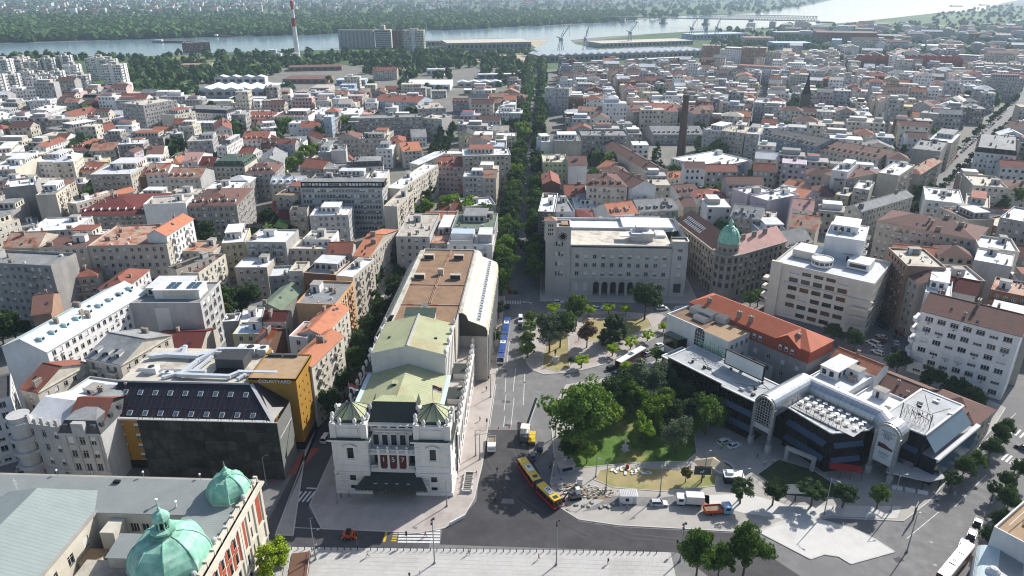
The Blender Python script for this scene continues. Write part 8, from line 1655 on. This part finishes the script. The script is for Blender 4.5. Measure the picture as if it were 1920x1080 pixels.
CS = [((4.88, 190.49),1.4,'white','car','white car parked beside the roadworks conveyor'),((31.22, 145.70),0.05,'silver','wagon','silver hatchback parked beside the white cabin'),((-0.93, 164.04),1.5,'grey','car','small grey car behind the articulated bus'),((0.98, 168.60),1.5,'black','wagon','black car beside the yellow roller'),((54.06, 173.14),0.5,'white','wagon','white and blue patrol car near the fountain, upper of the pair'),((56.39, 171.44),0.5,'white','car','white patrol car near the fountain, lower of the pair'),
((7.95, 268.68),0.2,'white','wagon','white car before the post office corner'),((24.09, 263.07),0.1,'white','car','white car driving past the post office arcade'),((49.88, 264.16),0.2,'white','van','white van by the post office street corner'),((25.50, 214.85),0.6,'black','wagon','dark car behind the white roofed bus in the park'),((26.78, 210.92),0.6,'dblue','car','dark blue car next to the park trees'),((44.08, 232.05),0.7,'white','car','white car ahead of the bus by the press house'),((39.12, 225.36),0.7,'silver','car','silver car half hidden behind the kerb tree'),((-7.23, 251.32),-1.55,'white','van','white van waiting in the avenue lane'),((-7.26, 245.66),-1.55,'black','car','black car behind the white van on the avenue'),((-12.87, 264.10),1.6,'black','car','dark car turning at the avenue crossing'),((-12.46, 279.45),1.6,'red','car','red tail-lit car on the shaded avenue'),((-10.17, 279.55),1.6,'black','car','black car beside the red car on the avenue'),
((-141.72, 157.14),0.65,'silver','car','silver car parked in the left side street, upper one'),((-139.46, 152.98),0.65,'silver','wagon','silver estate parked in the left side street, lower one'),((-142.59, 162.04),0.65,'black','car','dark car at the corner house bay'),((-61.25, 170.11),1.45,'white','van','white van in the street beside the golden hotel'),((-63.32, 201.87),1.4,'yellow','car','yellow taxi in the shaded street behind the theatre'),((-62.92, 192.95),1.4,'black','car','dark car behind the taxi in the shaded street'),((-63.66, 211.84),1.4,'white','car','white car in the shaded street before the taxi'),
((108.52, 142.15),0.9,'black','car','black car parked on the far kerb by the trees'),((104.85, 137.96),0.9,'dblue','wagon','dark blue car parked behind the black car'),((100.89, 134.27),0.9,'silver','car','silver car parked ahead of the lower bus'),((138.48, 173.88),2.2,'grey','car','grey car at the zebra crossing on the picture edge'),((116.21, 142.85),0.9,'grey','car','grey car behind the far kerb trees') ]
for p,a,c,k,lb in CS: car(p,a,c,lb,k)
row = [((140.32, 271.60),'white','car'),((140.23, 266.43),'black','car'),((135.48, 264.21),'grey','car'),((134.42, 259.22),'black','wagon'),((133.38, 254.86),'dblue','car'),((132.37, 251.08),'black','car'),((128.06, 242.39),'white','car'),((126.54, 239.74),'red','car'),((122.69, 237.03),'white','van'),((123.40, 234.15),'white','car'),((121.46, 230.02),'white','wagon'),((140.49, 257.06),'grey','car'),((139.80, 253.72),'black','car'),((138.31, 249.95),'white','car'),((136.05, 246.25),'red','car'),((133.45, 241.75),'grey','wagon'),((131.50, 237.82),'white','car'),((130.17, 235.26),'silver','car'),((128.48, 232.33),'black','car'),((125.76, 227.43),'white','car'),((123.82, 223.87),'white','wagon'),((122.07, 221.15),'black','car')]
for i,(p,c,k) in enumerate(row): car(p,hd((125.27, 219.80),(143.22, 273.84))+(0.9 if i < 11 else 0),c,'%s %s parked in the street below the modernist block, %s listed down the slope' % (c.replace('dblue','dark blue'),'van' if k == 'van' else 'car',ordw(i)),k,'cars parked below the modernist block')
(ax,ay),(bx,by) = BV; L_ = math.dist((ax,ay),(bx,by)); i = 0; an = hd((ax,ay),(bx,by))
for side in (-1,1):
    for t in np.arange(10,L_*0.8,9):
        if rnd.random() < 0.7: car((ax+(bx-ax)*t/L_+side*(by-ay)/L_*4.4,ay+(by-ay)*t/L_-side*(bx-ax)/L_*4.4),an,rnd.choice(('white','silver','black','grey','red')),'car parked along the sunny boulevard, %s from its near end' % ordw(i),'car','cars along the boulevard'); i += 1
for i in range(18):
    q = (139.61, 486.56); r_, c_ = divmod(i,6); car((q[0]-14+c_*6,q[1]-12+r_*9),0.6,rnd.choice(('white','silver','black','grey','white')),'car in the yard by the white factory, %s counted along its rows' % ordw(i),'car','cars in the factory yard')
for i in range(26):
    y = 330+i*15+rnd.uniform(-3,3); s = rnd.choice((-1,1)); car((-8+s*4.6,y),math.pi/2,rnd.choice(('white','silver','black','grey','red','dblue')),'car under the avenue trees, %s from the square' % ordw(i),'car','cars under the avenue trees')
def truck(p, rz, label, cabm, bedm, tip):
    r = thing('truck', label, 'truck', (p[0],p[1],0.02), rz)
    MB().box(-3.4,-1.0,0.6,2.2,1.0,0.85,'dmetal').obj('chassis', r); c = MB(); c.prism([(1.2,-1.15),(3.1,-1.15),(3.25,-1.0),(3.25,1.0),(3.1,1.15),(1.2,1.15)],0.6,2.5,cabm); co = c.obj('cab', r); MB().q([(3.27,-0.95,1.5),(3.27,0.95,1.5),(3.2,0.9,2.3),(3.2,-0.9,2.3)],'glass').obj('windscreen', co)
    for s in (-1,1): MB().q([(1.7,s*1.165,1.5),(2.9,s*1.165,1.5),(2.8,s*1.165,2.25),(1.7,s*1.165,2.25)],'glass').obj('side_window', co)
    b = MB()
    if tip == 'box': b.box(-3.5,-1.2,0.9,1.0,1.2,3.1,bedm)
    else:
        b.box(-3.5,-1.15,0.9,1.0,1.15,1.05,bedm)
        for a in ((-3.5,-1.2,1.0,-1.1),(-3.5,1.1,1.0,1.2),(-3.5,-1.1,-3.4,1.1),(0.9,-1.1,1.0,1.1)): b.box(a[0],a[1],1.05,a[2],a[3],1.9 if tip == 'tip' else 1.4,bedm)
        b.q([(-3.3,-1.0,1.5),(0.8,-1.0,1.6),(0.8,1.0,1.6),(-3.3,1.0,1.5)] if tip == 'tip' else [(-3.3,-1.0,1.07),(0.8,-1.0,1.07),(0.8,1.0,1.07),(-3.3,1.0,1.07)],'soil')
    b.obj('cargo_body', r); wheels(r,(2.2,-1.6,-2.7) if tip == 'tip' else (2.2,-2.2),0.95,0.46,0.3); return r
truck((-12.91, 168.52),-1.52,'white flatbed truck standing at the edge of the fresh asphalt','p_white','p_silver','flat'); truck((39.03, 146.43),3.10,'white box truck parked by the kerb near the fountain','p_white','shirt_w','box'); truck((45.48, 143.33),0.12,'tipper truck with white cab and orange load body','p_cyan','p_orange','tip')
# roadworks
r = thing('milling_machine', 'grey road milling machine with raised conveyor boom', 'road machine', (-3.41, 173.60)+(0.02,), 1.45); MB().box(-3.2,-1.2,0.7,3.0,1.2,2.4,'p_grey').box(-2,-1.25,2.4,1,1.25,2.9,'shirt_w').obj('body', r); cv = MB(); cv.bar((2.5,0,2.0),(13,-1.5,5.2),1.1,'adgrey',0.5); cv.bar((2.5,0,2.35),(13,-1.5,5.55),0.7,'black',0.1); cv.obj('conveyor', r); MB().box(-1.5,-1.3,3.9,1.2,1.3,4.0,'shirt_w').bar((-1.4,-1.2,2.9),(-1.4,-1.2,3.9),0.08,'dmetal').bar((1.1,1.2,2.9),(1.1,1.2,3.9),0.08,'dmetal').obj('operator_roof', r)
for x in (-2.2,2.0):
    for s in (-1,1): MB().box(-0.8,-0.2,0,0.8,0.2,0.8,'tyre').obj('track', r, (x,s*1.0,0))
r = thing('road_roller', 'yellow road roller with canopy beside the milling machine', 'road machine', (-1.35, 171.58)+(0.02,), 1.5); MB().box(-1.2,-0.9,0.6,1.2,0.9,1.6,'p_yellow').box(-2.3,-1.0,0.9,-1.3,1.0,1.7,'p_yellow').obj('body', r); MB().box(-0.8,-0.95,2.9,1.0,0.95,3.0,'p_yellow').bar((-0.7,-0.8,1.6),(-0.7,-0.8,2.9),0.08,'dmetal').bar((0.9,0.8,1.6),(0.9,0.8,2.9),0.08,'dmetal').obj('canopy', r)
for x in (-2.0,1.6):
    d = MB().lathe([(0.05,-0.95),(0.68,-0.95),(0.68,0.95),(0.05,0.95)],'dmetal',n=14); d.v = [(a,c,b_) for a,b_,c in d.v]; d.obj('drum', r, (x,0,0.68))
r = thing('excavator', 'small excavator with dark arm and pale cab digging by the kerb', 'excavator', (10.03, 147.25)+(0.13,), 0.3); MB().box(-1.4,-0.9,0.7,1.3,0.9,1.5,'p_grey').obj('body', r); MB().box(0.2,-0.5,1.5,1.3,0.8,3.0,'shirt_w').q([(1.31,-0.4,1.8),(1.31,0.7,1.8),(1.31,0.7,2.8),(1.31,-0.4,2.8)],'glass').obj('cab', r); a = MB(); a.bar((-0.8,-0.6,1.4),(-2.2,-0.8,3.0),0.3,'black'); a.bar((-2.2,-0.8,3.0),(-3.4,-0.8,1.2),0.25,'black'); a.box(-3.8,-1.2,0.4,-3.1,-0.4,1.2,'black'); a.obj('arm', r)
for s in (-1,1): MB().box(-1.5,-0.22,0,1.5,0.22,0.7,'tyre').obj('track', r, (0,s*0.8,0))
r = thing('skid_loader', 'orange brown loader parked at the shaded plaza edge', 'loader', (-44.52, 130.95)+(0.02,), 0.1); MB().box(-1.4,-0.8,0.5,1.0,0.8,1.5,'p_orange').obj('body', r); MB().box(-0.6,-0.7,1.5,0.5,0.7,2.2,'black').obj('cab', r); MB().box(1.3,-0.9,0.1,2.0,0.9,0.8,'p_orange').bar((0.5,-0.85,1.6),(1.5,-0.85,0.6),0.15,'p_orange').bar((0.5,0.85,1.6),(1.5,0.85,0.6),0.15,'p_orange').obj('bucket', r); wheels(r,(-0.9,0.7),0.85,0.4,0.3)
# ---------------------------------------------------------------- cabins, boards, fountain
r = thing('site_cabin', 'white site cabin with window on the lower pavement', 'cabin', (21.34, 145.48)+(0.13,), 0.03); MB().box(0,0,0,4.4,2.6,2.4,'w_white').obj('wall', r); c = MB().box(-0.15,-0.15,2.4,4.55,2.75,2.55,'w_white'); [c.box(i*0.45,-0.15,2.55,i*0.45+0.15,2.75,2.62,'w_lgrey') for i in range(10)]; c.obj('roof', r); MB().box(1.4,-0.06,0.9,2.3,0,1.8,'glass').obj('window', r); MB().box(3.2,-0.06,0.1,4.0,0,2.0,'w_lgrey').obj('door', r)
r = thing('booth', 'grey booth with pale roof beside the articulated bus', 'kiosk', (6.37, 156.38)+(0.13,), 0.35); MB().box(0,0,0,4.2,2.4,2.5,'w_blue').obj('wall', r); MB().box(-0.3,-0.3,2.5,4.5,2.7,2.65,'pave_pink').obj('roof', r); MB().box(0.5,-0.05,1.0,3.6,0,2.0,'glass').obj('window', r)
r = thing('portable_toilet', 'white portable cabin by the small excavator', 'cabin', (10.90, 151.50)+(0.13,), 0.1); MB().box(0,0,0,1.2,1.2,2.3,'w_white').obj('wall', r); MB().box(-0.05,-0.05,2.3,1.25,1.25,2.45,'w_lgrey').obj('roof', r)
r = thing('fountain', 'round stone fountain basin on the arcade plaza', 'fountain', (50.78, 160.76)+(0.13,)); MB().lathe([(3.0,0),(3.0,0.9),(2.5,0.9),(2.5,0.3),(0.1,0.3)],'w_lgrey',n=24).obj('basin', r); MB().lathe([(2.45,0.5),(0.1,0.5)],'glass2',n=24).obj('water_surface', r)
r = thing('food_stall', 'black food stall with white flat roof beside the fountain', 'kiosk', (49.80, 154.65)+(0.13,), -0.05); MB().box(0,0,0,4.6,2.4,2.5,'black').obj('wall', r); MB().box(-0.3,-0.6,2.5,4.9,2.7,2.75,'w_white').box(0.5,0.4,2.75,2.2,1.8,3.4,'w_white').obj('roof', r); MB().box(0.4,-0.05,1.1,4.2,0,2.2,'glass2').obj('counter_window', r)
tn = thing('ramp_canopy', 'beige pyramid shaped stone ramp beside the fountain', 'ramp', (48.32, 162.76)+(0.13,), 0.4); MB().q([(-4,-3.4,0),(4,-3.4,0),(0,0,2.2)],'sand').q([(4,-3.4,0),(4,3.4,0),(0,0,2.2)],'sand').q([(4,3.4,0),(-4,3.4,0),(0,0,2.2)],'sand').q([(-4,3.4,0),(-4,-3.4,0),(0,0,2.2)],'sand').obj('slopes', tn)
def board(p, rz, w, h, z, m, label, legs=1):
    r = thing('billboard', label, 'billboard', (p[0],p[1],0.13), rz); MB().box(-w/2,-0.12,z,w/2,0.12,z+h,m).obj('panel', r); MB().box(-w/2-0.1,-0.1,z-0.1,w/2+0.1,0.1,z,'dmetal').box(-w/2-0.1,-0.1,z+h,w/2+0.1,0.1,z+h+0.1,'dmetal').obj('frame', r)
    for i in range(legs): MB().box(-0.15,-0.15,0,0.15,0.15,z,'dmetal').obj('post', r, ((i-(legs-1)/2)*w*0.6,0,0))
    return r
r = board((43.86, 155.06),0.0,4.4,2.5,2.6,'ink','dark billboard with crimson edge by the planted bed'); MB().box(-2.2,-0.14,4.7,2.2,-0.12,5.1,'red').obj('printed_band', r); MB().q([(-0.7,-0.15,3.2),(-0.4,-0.15,3.2),(-0.2,-0.15,3.7),(-0.5,-0.15,3.7)],'adgrey').q([(-0.2,-0.15,3.2),(0.1,-0.15,3.2),(0.4,-0.15,4.0),(0.1,-0.15,4.0)],'adgrey').obj('printed_mark', r)
board((66.27, 148.59),0.02,5.0,2.6,2.4,'shirt_w','blank cream hoarding seen from behind between the clipped trees'); board((93.31, 142.84),0.9,2.6,3.6,1.0,'ink','dark poster stand at the tip of the white pavement')
r = thing('gateway_frame', 'grey concrete gateway frame before the arcade front', 'gateway', (69.34, 166.03)+(0.13,), R(-40)); MB().box(-0.5,-0.5,0,0.5,0.5,3.4,'w_lgrey').obj('post', r); MB().box(6.8,-0.5,0,7.8,0.5,3.4,'w_lgrey').obj('post', r); MB().box(-0.5,-0.5,3.4,7.8,0.5,4.3,'w_lgrey').obj('lintel', r)
r = thing('cafe_awning', 'red café awning under the arcade terrace', 'awning', (82.71, 160.04)+(0.13,), R(-10)); MB().q([(-4,0,3.4),(4,0,3.4),(4.2,-2.2,2.7),(-4.2,-2.2,2.7)],'red').obj('cloth', r)
for x in (-4,-1.3,1.3,4): MB().bar((x,-2.1,0),(x,-2.1,2.7),0.1,'dmetal').obj('post', r)
r = thing('cafe_pavilion', 'white cafe canopy with planters at the arcade end', 'pavilion', (98.42, 157.36)+(0.13,), R(-15)); MB().prism([(-6,-2),(4,-3),(9,0),(6,4),(-4,4)],3.2,3.5,'w_lgrey').obj('canopy', r)
for x,y in ((-5,-1.5),(3,-2.4),(7.5,0),(5,3.4)): MB().box(-0.12,-0.12,0,0.12,0.12,3.2,'dmetal').obj('post', r, (x,y,0))
for x in (-3,0,3): MB().box(-1.2,-0.4,0,1.2,0.4,0.8,'w_white').obj('planter', r, (x,-3.8,0))
for i in range(9): q = (15.66, 145.44); b = MB().box(-0.5,-0.35,0,0.5,0.35,0.4,'concrete'); tag(b.obj('concrete_block', None, (q[0]-5+i*1.35+rnd.uniform(-.4,.4),q[1]-0.6+rnd.uniform(-1.0,1.0),0.13), rnd.uniform(0,3)), 'loose kerb block lying on the lower pavement, %s from the excavator' % ordw(i), 'kerb block', 'loose kerb blocks')
for i in range(14): q = (24.53, 158.96); b = MB().box(-0.7,-0.35,0,0.7,0.35,0.25,'shirt_w'); tag(b.obj('stone_slab', None, (q[0]-4+i*0.75+rnd.uniform(-.3,.3),q[1]+rnd.uniform(-1.2,1.2),0.17), rnd.uniform(0,3)), 'white stone slab dumped on the planted bed, %s of the heap' % ordw(i), 'stone slab', 'dumped stone slabs')
tag(MB().lathe([(0.5,0),(0.55,0.3),(0.45,1.1),(0.2,1.4)],'red',n=10).obj('red_container', None, (24.77, 159.90)+(0.16,)), 'red round container standing on the planted bed', 'bin')
cm_ = MB().lathe([(0.28,0),(0.28,0.05),(0.16,0.06),(0.04,0.7)],'p_orange',n=8).mesh('traffic_cone')
for i,p in enumerate(((5.02, 163.32),(5.85, 159.56),(4.64, 156.08),(5.16, 152.34),(6.48, 148.14),(7.76, 144.51),(-5.14, 178.97),(-8.31, 178.28),(-11.47, 177.87),(12.42, 148.39))): tag(link('traffic_cone', cm_, None, p+(0.14 if i > 8 or i < 6 else 0.02,)), 'orange traffic cone by the roadworks, %s along the dug edge' % ordw(i), 'traffic cone', 'cones of the roadworks')
flat('dug_trench', [(7.16, 153.29), (11.20, 152.16), (15.65, 149.36), (20.01, 148.71), (18.49, 146.99), (12.37, 147.55), (7.91, 149.88)][::-1], 0.165, 'soil')
rb = MB(); rr_ = random.Random(2)
for i in range(220): q = (13.20, 150.10); x, y, s_ = q[0]+rr_.gauss(0,3.2), q[1]+rr_.gauss(0,1.1), rr_.uniform(0.08,0.35); rb.box(x-s_,y-s_*0.7,0.16,x+s_,y+s_*0.7,0.16+s_,rr_.choice(('concrete','soil','kerb')))
tag(rb.obj('rubble', None, kind='stuff'), 'broken kerb rubble along the dug up pavement edge', 'rubble')
for i,(p,a) in enumerate((((7.53, 146.12),0.3),((18.71, 149.70),0.1),((3.81, 160.18),1.4))): r = thing('barrier', 'striped roadworks barrier at the dug pavement edge, %s along' % ordw(i), 'barrier', p+(0.14,), a, 'roadworks barriers'); MB().box(-1,-0.03,0.7,1,0.03,1.0,'red').box(-0.3,-0.035,0.7,0.3,0.035,1.0,'white').obj('board', r); MB().box(-0.8,-0.25,0,-0.72,0.25,0.7,'dmetal').obj('foot', r); MB().box(0.72,-0.25,0,0.8,0.25,0.7,'dmetal').obj('foot', r)
# ---------------------------------------------------------------- street lamps, masts, bollards, signals
def mast(p, h, label, arm=0, dirn=0.0, heads=1, name='lamp_post', r0=0.16, cat='lamp post'):
    r = thing(name, label, cat, (p[0],p[1],0.1), dirn); MB().lathe([(r0*1.8,0),(r0*1.8,0.5),(r0,0.6),(r0*0.55,h)],'pole',n=8).obj('post', r)
    if arm:
        for s in ((1,) if heads == 1 else (1,-1)): a = MB().tube([(0,0,h-0.4),(s*arm*0.5,0,h+0.1),(s*arm,0,h+0.15)],0.06,'pole',5); ao = a.obj('arm', r); MB().box(s*arm-0.35,-0.15,h+0.02,s*arm+0.35,0.15,h+0.16,'pole').obj('lamp_head', ao)
    else:
        for k in range(3): b = MB(); b.box(-0.22,-0.22,0,0.22,0.22,0.42,'dmetal'); b.obj('floodlight', r, (0.3*math.cos(k*2.1),0.3*math.sin(k*2.1),h-0.3-0.6*k))
    return r
for p,h,lb in (((-50.43, 123.51),12,'tall plaza mast by the museum ramp'),((-22.91, 123.52),13,'tall plaza mast before the zebra crossing'),((4.88, 124.21),13,'tall plaza mast in the middle of the plaza edge'),((33.31, 126.71),11,'tall plaza mast by the near trees')): mast(p,h,lb,name='plaza_mast')
for p,h,a,dn,lb in (((18.24, 150.74),9,2.2,2.6,'white tram mast with arm by the planted bed'),((32.01, 149.21),9.5,1.6,0.6,'double armed lamp above the planted bed'),((6.62, 154.59),8.5,2.4,3.1,'lamp with arm over the bus lane by the booth'),((52.03, 148.40),9.5,1.6,0.2,'lamp mast before the food stall'),((71.98, 143.86),11,1.8,-0.8,'leaning wire mast on the white paving'),((89.06, 145.55),11,2.0,0.3,'wire mast at the cafe canopy'),((86.69, 131.79),11,0.9,0.5,'wire mast at the tip of the white island'),((-15.77, 162.45),8.5,2.6,0.0,'lamp with arm beside the flatbed truck'),((-17.11, 164.09),8.5,1.4,0.0,'thin lamp on the theatre pavement'),((5.32, 173.97),9,1.5,2.4,'lamp mast under the plane tree'),((-15.06, 194.97),8.5,1.4,0.0,'lamp mast on the theatre side pavement'),((-15.46, 225.46),8.5,1.4,0.0,'lamp mast beside the articulated blue bus'),((-2.80, 250.07),8.5,3.2,3.1,'lamp with long arm at the avenue corner'),((15.95, 156.10),6,0.6,0,'short lamp at the planted bed tip'),((-50.53, 142.66),8.5,1.2,1.0,'street lamp at the theatre corner'),((-71.23, 149.12),9,1.2,0.6,'street lamp beside the black netting'),((45.03, 157.33),8,1.2,0.6,'lamp mast beside the dark billboard'),((-103.07, 152.22),7,0.8,0.4,'lamp before the golden hotel wall'),((-22.54, 142.83),8,0.9,0.0,'lamp mast on the sunny theatre corner')): mast(p,h,lb,a,dn)
bm = MB().lathe([(0.11,0),(0.1,0.75),(0.13,0.8),(0.02,0.95)],'dmetal',n=7).mesh('bollard')
for i in range(56): q = (-57+i*1.55,127.0+i*0.028*1.55-0.6); o = link('bollard', bm, None, (q[0],q[1],0.15)); tag(o,'dark bollard on the plaza edge, %s from the museum' % ordw(i),'bollard','bollards along the plaza edge')
for i,(p,) in enumerate((((-30.36, 129.44),),((-42.01, 128.60),),((32.93, 129.53),),((-14.93, 177.17),))):
    r = thing('traffic_light', 'traffic light on a short pole at the crossing, %s along the square' % ordw(i), 'traffic light', p+(0.1,)); MB().tube([(0,0,0),(0,0,3.0)],0.07,'pole').obj('post', r); MB().box(-0.2,-0.2,2.6,0.2,0.2,3.6,'black').obj('signal_head', r)
r = thing('museum_ramp', 'wooden ramp deck with rails beside the lime shrubs', 'ramp', (-53.08, 119.37)+(0.13,), 0.2); MB().box(-2.2,-8,0,2.2,6,0.35,'shutter').obj('deck', r); MB().bar((-2.2,-8,1.2),(-2.2,6,1.2),0.08,'w_white').bar((2.2,-8,1.2),(2.2,6,1.2),0.08,'w_white').obj('rail', r)
r = thing('white_railing', 'white balustrade curving round the sunny theatre corner', 'railing', (-19.5,138.6,0.13)); b = MB(); pr = [(-1.5+3.4*t-1.2*t*t*0, -2.6+3.0*t) for t in np.linspace(0,1,8)]
for p0,p1 in zip(pr[:-1],pr[1:]): b.bar((p0[0],p0[1],0.45),(p1[0],p1[1],0.45),0.35,'w_white',0.9)
b.obj('balustrade', r)
# ---------------------------------------------------------------- people and statues
def skin_person(J, E, seed=0):
    me = bpy.data.meshes.new('body'); me.from_pydata([j[:3] for j in J], E, []); o = bpy.data.objects.new('tmp', me); COL.objects.link(o)
    md = o.modifiers.new('s','SKIN'); sv = me.skin_vertices[0].data
    for i,j in enumerate(J): sv[i].radius = (j[3], j[3]*(j[4] if len(j) > 4 else 1.0))
    sv[0].use_root = True; o.modifiers.new('u','SUBSURF').levels = 1; o.modifiers['u'].render_levels = 1
    dg = bpy.context.evaluated_depsgraph_get(); m2 = bpy.data.meshes.new_from_object(o.evaluated_get(dg)); bpy.data.objects.remove(o); return m2
def pose(st, arm):
    J = [(0,0,0.95,0.16,0.75),(0,0,1.15,0.15,0.7),(0,0,1.38,0.17,0.65),(0,0,1.48,0.07),(0,0,1.56,0.075),(0,0.01,1.68,0.11),(0,0.0,1.77,0.07)]
    E = [(0,1),(1,2),(2,3),(3,4),(4,5),(5,6)]
    for s in (-1,1):
        f = st*s; n = len(J); J += [(s*0.1,0,0.88,0.1),(s*0.11,f*0.14,0.50,0.07),(s*0.11,f*0.30-(0.12 if f < 0 else 0),0.09+(0.06 if f < 0 else 0),0.05),(s*0.12,f*0.30+0.14-(0.12 if f < 0 else 0),0.05+(0.03 if f < 0 else 0),0.045)]; E += [(0,n),(n,n+1),(n+1,n+2),(n+2,n+3)]
        n = len(J); a = -f*arm; J += [(s*0.2,0,1.40,0.065),(s*0.24,a*0.12,1.12,0.048),(s*0.23,a*0.3+0.06,0.88,0.036),(s*0.22,a*0.36+0.08,0.78,0.04)]; E += [(2,n),(n,n+1),(n+1,n+2),(n+2,n+3)]
    return J, E
PM = [skin_person(*pose(st,ar)) for st,ar in ((0,0),(1,1),(-0.7,0.8))]
def person(p, rz, k, top, leg, label, z=0.14, hat=None):
    key = (k,top,leg)
    if key not in SHARED:
        me = PM[k].copy(); me.name = 'person'; me.materials.clear(); ms = [leg,top,'skin','hair','black']
        for m in ms: me.materials.append(MAT[m])
        for f in me.polygons:
            c = f.center; f.material_index = 4 if c.z < 0.09 else 0 if (c.z < 0.97 and abs(c.x) < 0.19) else 2 if (c.z > 1.46 and not (c.z > 1.7 or (c.z > 1.6 and c.y < -0.03))) or (abs(c.x) > 0.17 and c.z < 1.12) else 3 if c.z > 1.46 else 1
            f.use_smooth = True
        SHARED[key] = me
    o = link('person', SHARED[key], None, (p[0],p[1],z), rz); tag(o, label, 'person'); return o
for p,rz,k,tp,lg,lb,z in (((-10.67, 157.02),0.5,1,'shirt_d','denim','person in dark clothes walking on the fresh asphalt toward the theatre',0.02),((-10.47, 144.95),0.2,0,'shirt_d','shirt_d','person in black standing in the middle of the junction',0.02),((-9.41, 145.40),2.2,0,'shirt_d','denim','person in dark top beside the one standing in the junction',0.02),((-16.17, 155.20),1.2,1,'shirt_d','skin','person walking past the white basement stair',0.14),((-26.32, 132.08),1.4,1,'red','denim','person in red crossing the zebra stripes',0.02),((-15.38, 126.65),0.4,2,'shirt_w','denim','person in white walking on the plaza near the bollards',0.17),((-27.87, 118.88),0.2,0,'shirt_d','shirt_d','person in black at the lower plaza edge',0.17),((-25.56, 119.44),0.4,1,'shirt_w','shirt_w','person in white at the lower plaza edge',0.17),((-18.86, 205.82),2.8,1,'shirt_w','denim','person in white top on the sunny theatre side pavement',0.14),((-16.52, 205.57),2.9,2,'shirt_d','denim','person in dark top on the sunny theatre side pavement',0.14),((-16.72, 198.79),0.2,1,'shirt_d','shirt_d','person in black walking along the theatre side',0.14),((53.18, 171.30),0.4,0,'hivis','denim','worker in a yellow vest beside the patrol cars',0.14),((52.34, 172.29),1.4,0,'hivis','shirt_d','worker in a yellow vest behind the patrol cars',0.14),((52.43, 170.00),2.4,0,'hivis','denim','third worker in a yellow vest at the patrol cars',0.14),((62.65, 163.13),0.4,1,'shirt_w','denim','person in white walking toward the arcade gateway',0.14),((65.35, 163.95),2.4,1,'shirt_w','shirt_d','second person strolling before the arcade gateway',0.14),((22.88, 143.35),0.4,0,'p_orange','denim','worker in orange standing before the white cabin',0.14),((-52.34, 132.06),0.6,1,'shirt_w','denim','person in white at the shaded street beside the museum',0.02),((-51.30, 126.83),0.6,0,'shirt_w','denim','person standing at the foot of the museum mast',0.17),((124.53, 166.44),0.6,1,'shirt_d','denim','person waiting near the upper zebra crossing',0.02),((128.79, 161.98),0.6,2,'shirt_d','denim','person crossing the street at the picture edge',0.02),((-38.60, 124.84),2.0,1,'shirt_w','denim','person in white strolling on the plaza below the crossing',0.17),((0.85, 125.67),1.2,2,'red','denim','person in red walking on the plaza behind the middle mast',0.17),((16.70, 125.03),2.6,1,'shirt_d','shirt_d','person in dark clothes crossing the right half of the plaza',0.17),((-17.35, 181.28),0.1,1,'shirt_w','shirt_d','person in white shirt near the flatbed truck',0.14),((-20.13, 233.56),0.1,2,'shirt_d','denim','person walking under the theatre side tree',0.14),((61.60, 166.19),1.1,1,'shirt_d','denim','person in dark top between fountain and gateway',0.14),((74.34, 144.93),1.5,1,'red','denim','person in red on the white paving by the wire mast',0.18),((35.73, 161.52),0.4,2,'shirt_w','denim','person in white on the path above the planted bed',0.14),((14.85, 235.03),0.4,1,'shirt_w','denim','person on the path of the triangular park',0.14),((-50.11, 144.72),1.0,0,'p_orange','denim','worker in orange by the theatre left corner',0.14),((-48.21, 145.42),2.0,0,'p_orange','shirt_d','second worker in orange by the theatre left corner',0.14)): person(p,rz,k,tp,lg,lb,z)
def statue(p, m, label, h=1.0, ped=1.6):
    r = thing('statue', label, 'statue', (p[0],p[1],0.15), 0.6); b = MB(); b.box(-0.9,-0.9,0,0.9,0.9,0.35,'w_lgrey'); b.box(-0.6,-0.6,0.35,0.6,0.6,ped,'w_lgrey'); b.box(-0.75,-0.75,ped,0.75,0.75,ped+0.2,'w_lgrey'); b.obj('pedestal', r)
    me = PM[0].copy(); me.materials.clear(); me.materials.append(MAT[m]); f = link('figure', me, r, (0,0,ped+0.2)); f.scale = (h,h,h)
statue((5.93, 218.52),'bronze','dark bronze figure on a pale pedestal in the triangular park',1.7,2.2); statue((25.07, 168.35),'stone_fig','pale stone statue standing on the green lawn',1.5,1.4)
# ---------------------------------------------------------------- the air
hm = bpy.data.materials.new('haze'); hm.use_nodes = True; t_ = hm.node_tree; t_.nodes.remove(t_.nodes['Principled BSDF']); pv = t_.nodes.new('ShaderNodeVolumePrincipled'); pv.inputs['Color'].default_value = (0.62,0.80,1.0,1); pv.inputs['Density'].default_value = 0.00009; pv.inputs['Anisotropy'].default_value = 0.25; t_.links.new(pv.outputs[0], t_.nodes['Material Output'].inputs['Volume']); MAT['haze'] = hm
hz = MB().box(-7100,-310,-1.1,9100,14100,124,'haze').obj('haze', None, kind='stuff'); tag(hz, 'thin blue summer haze over the distant town and river', 'haze')
finish_labels()
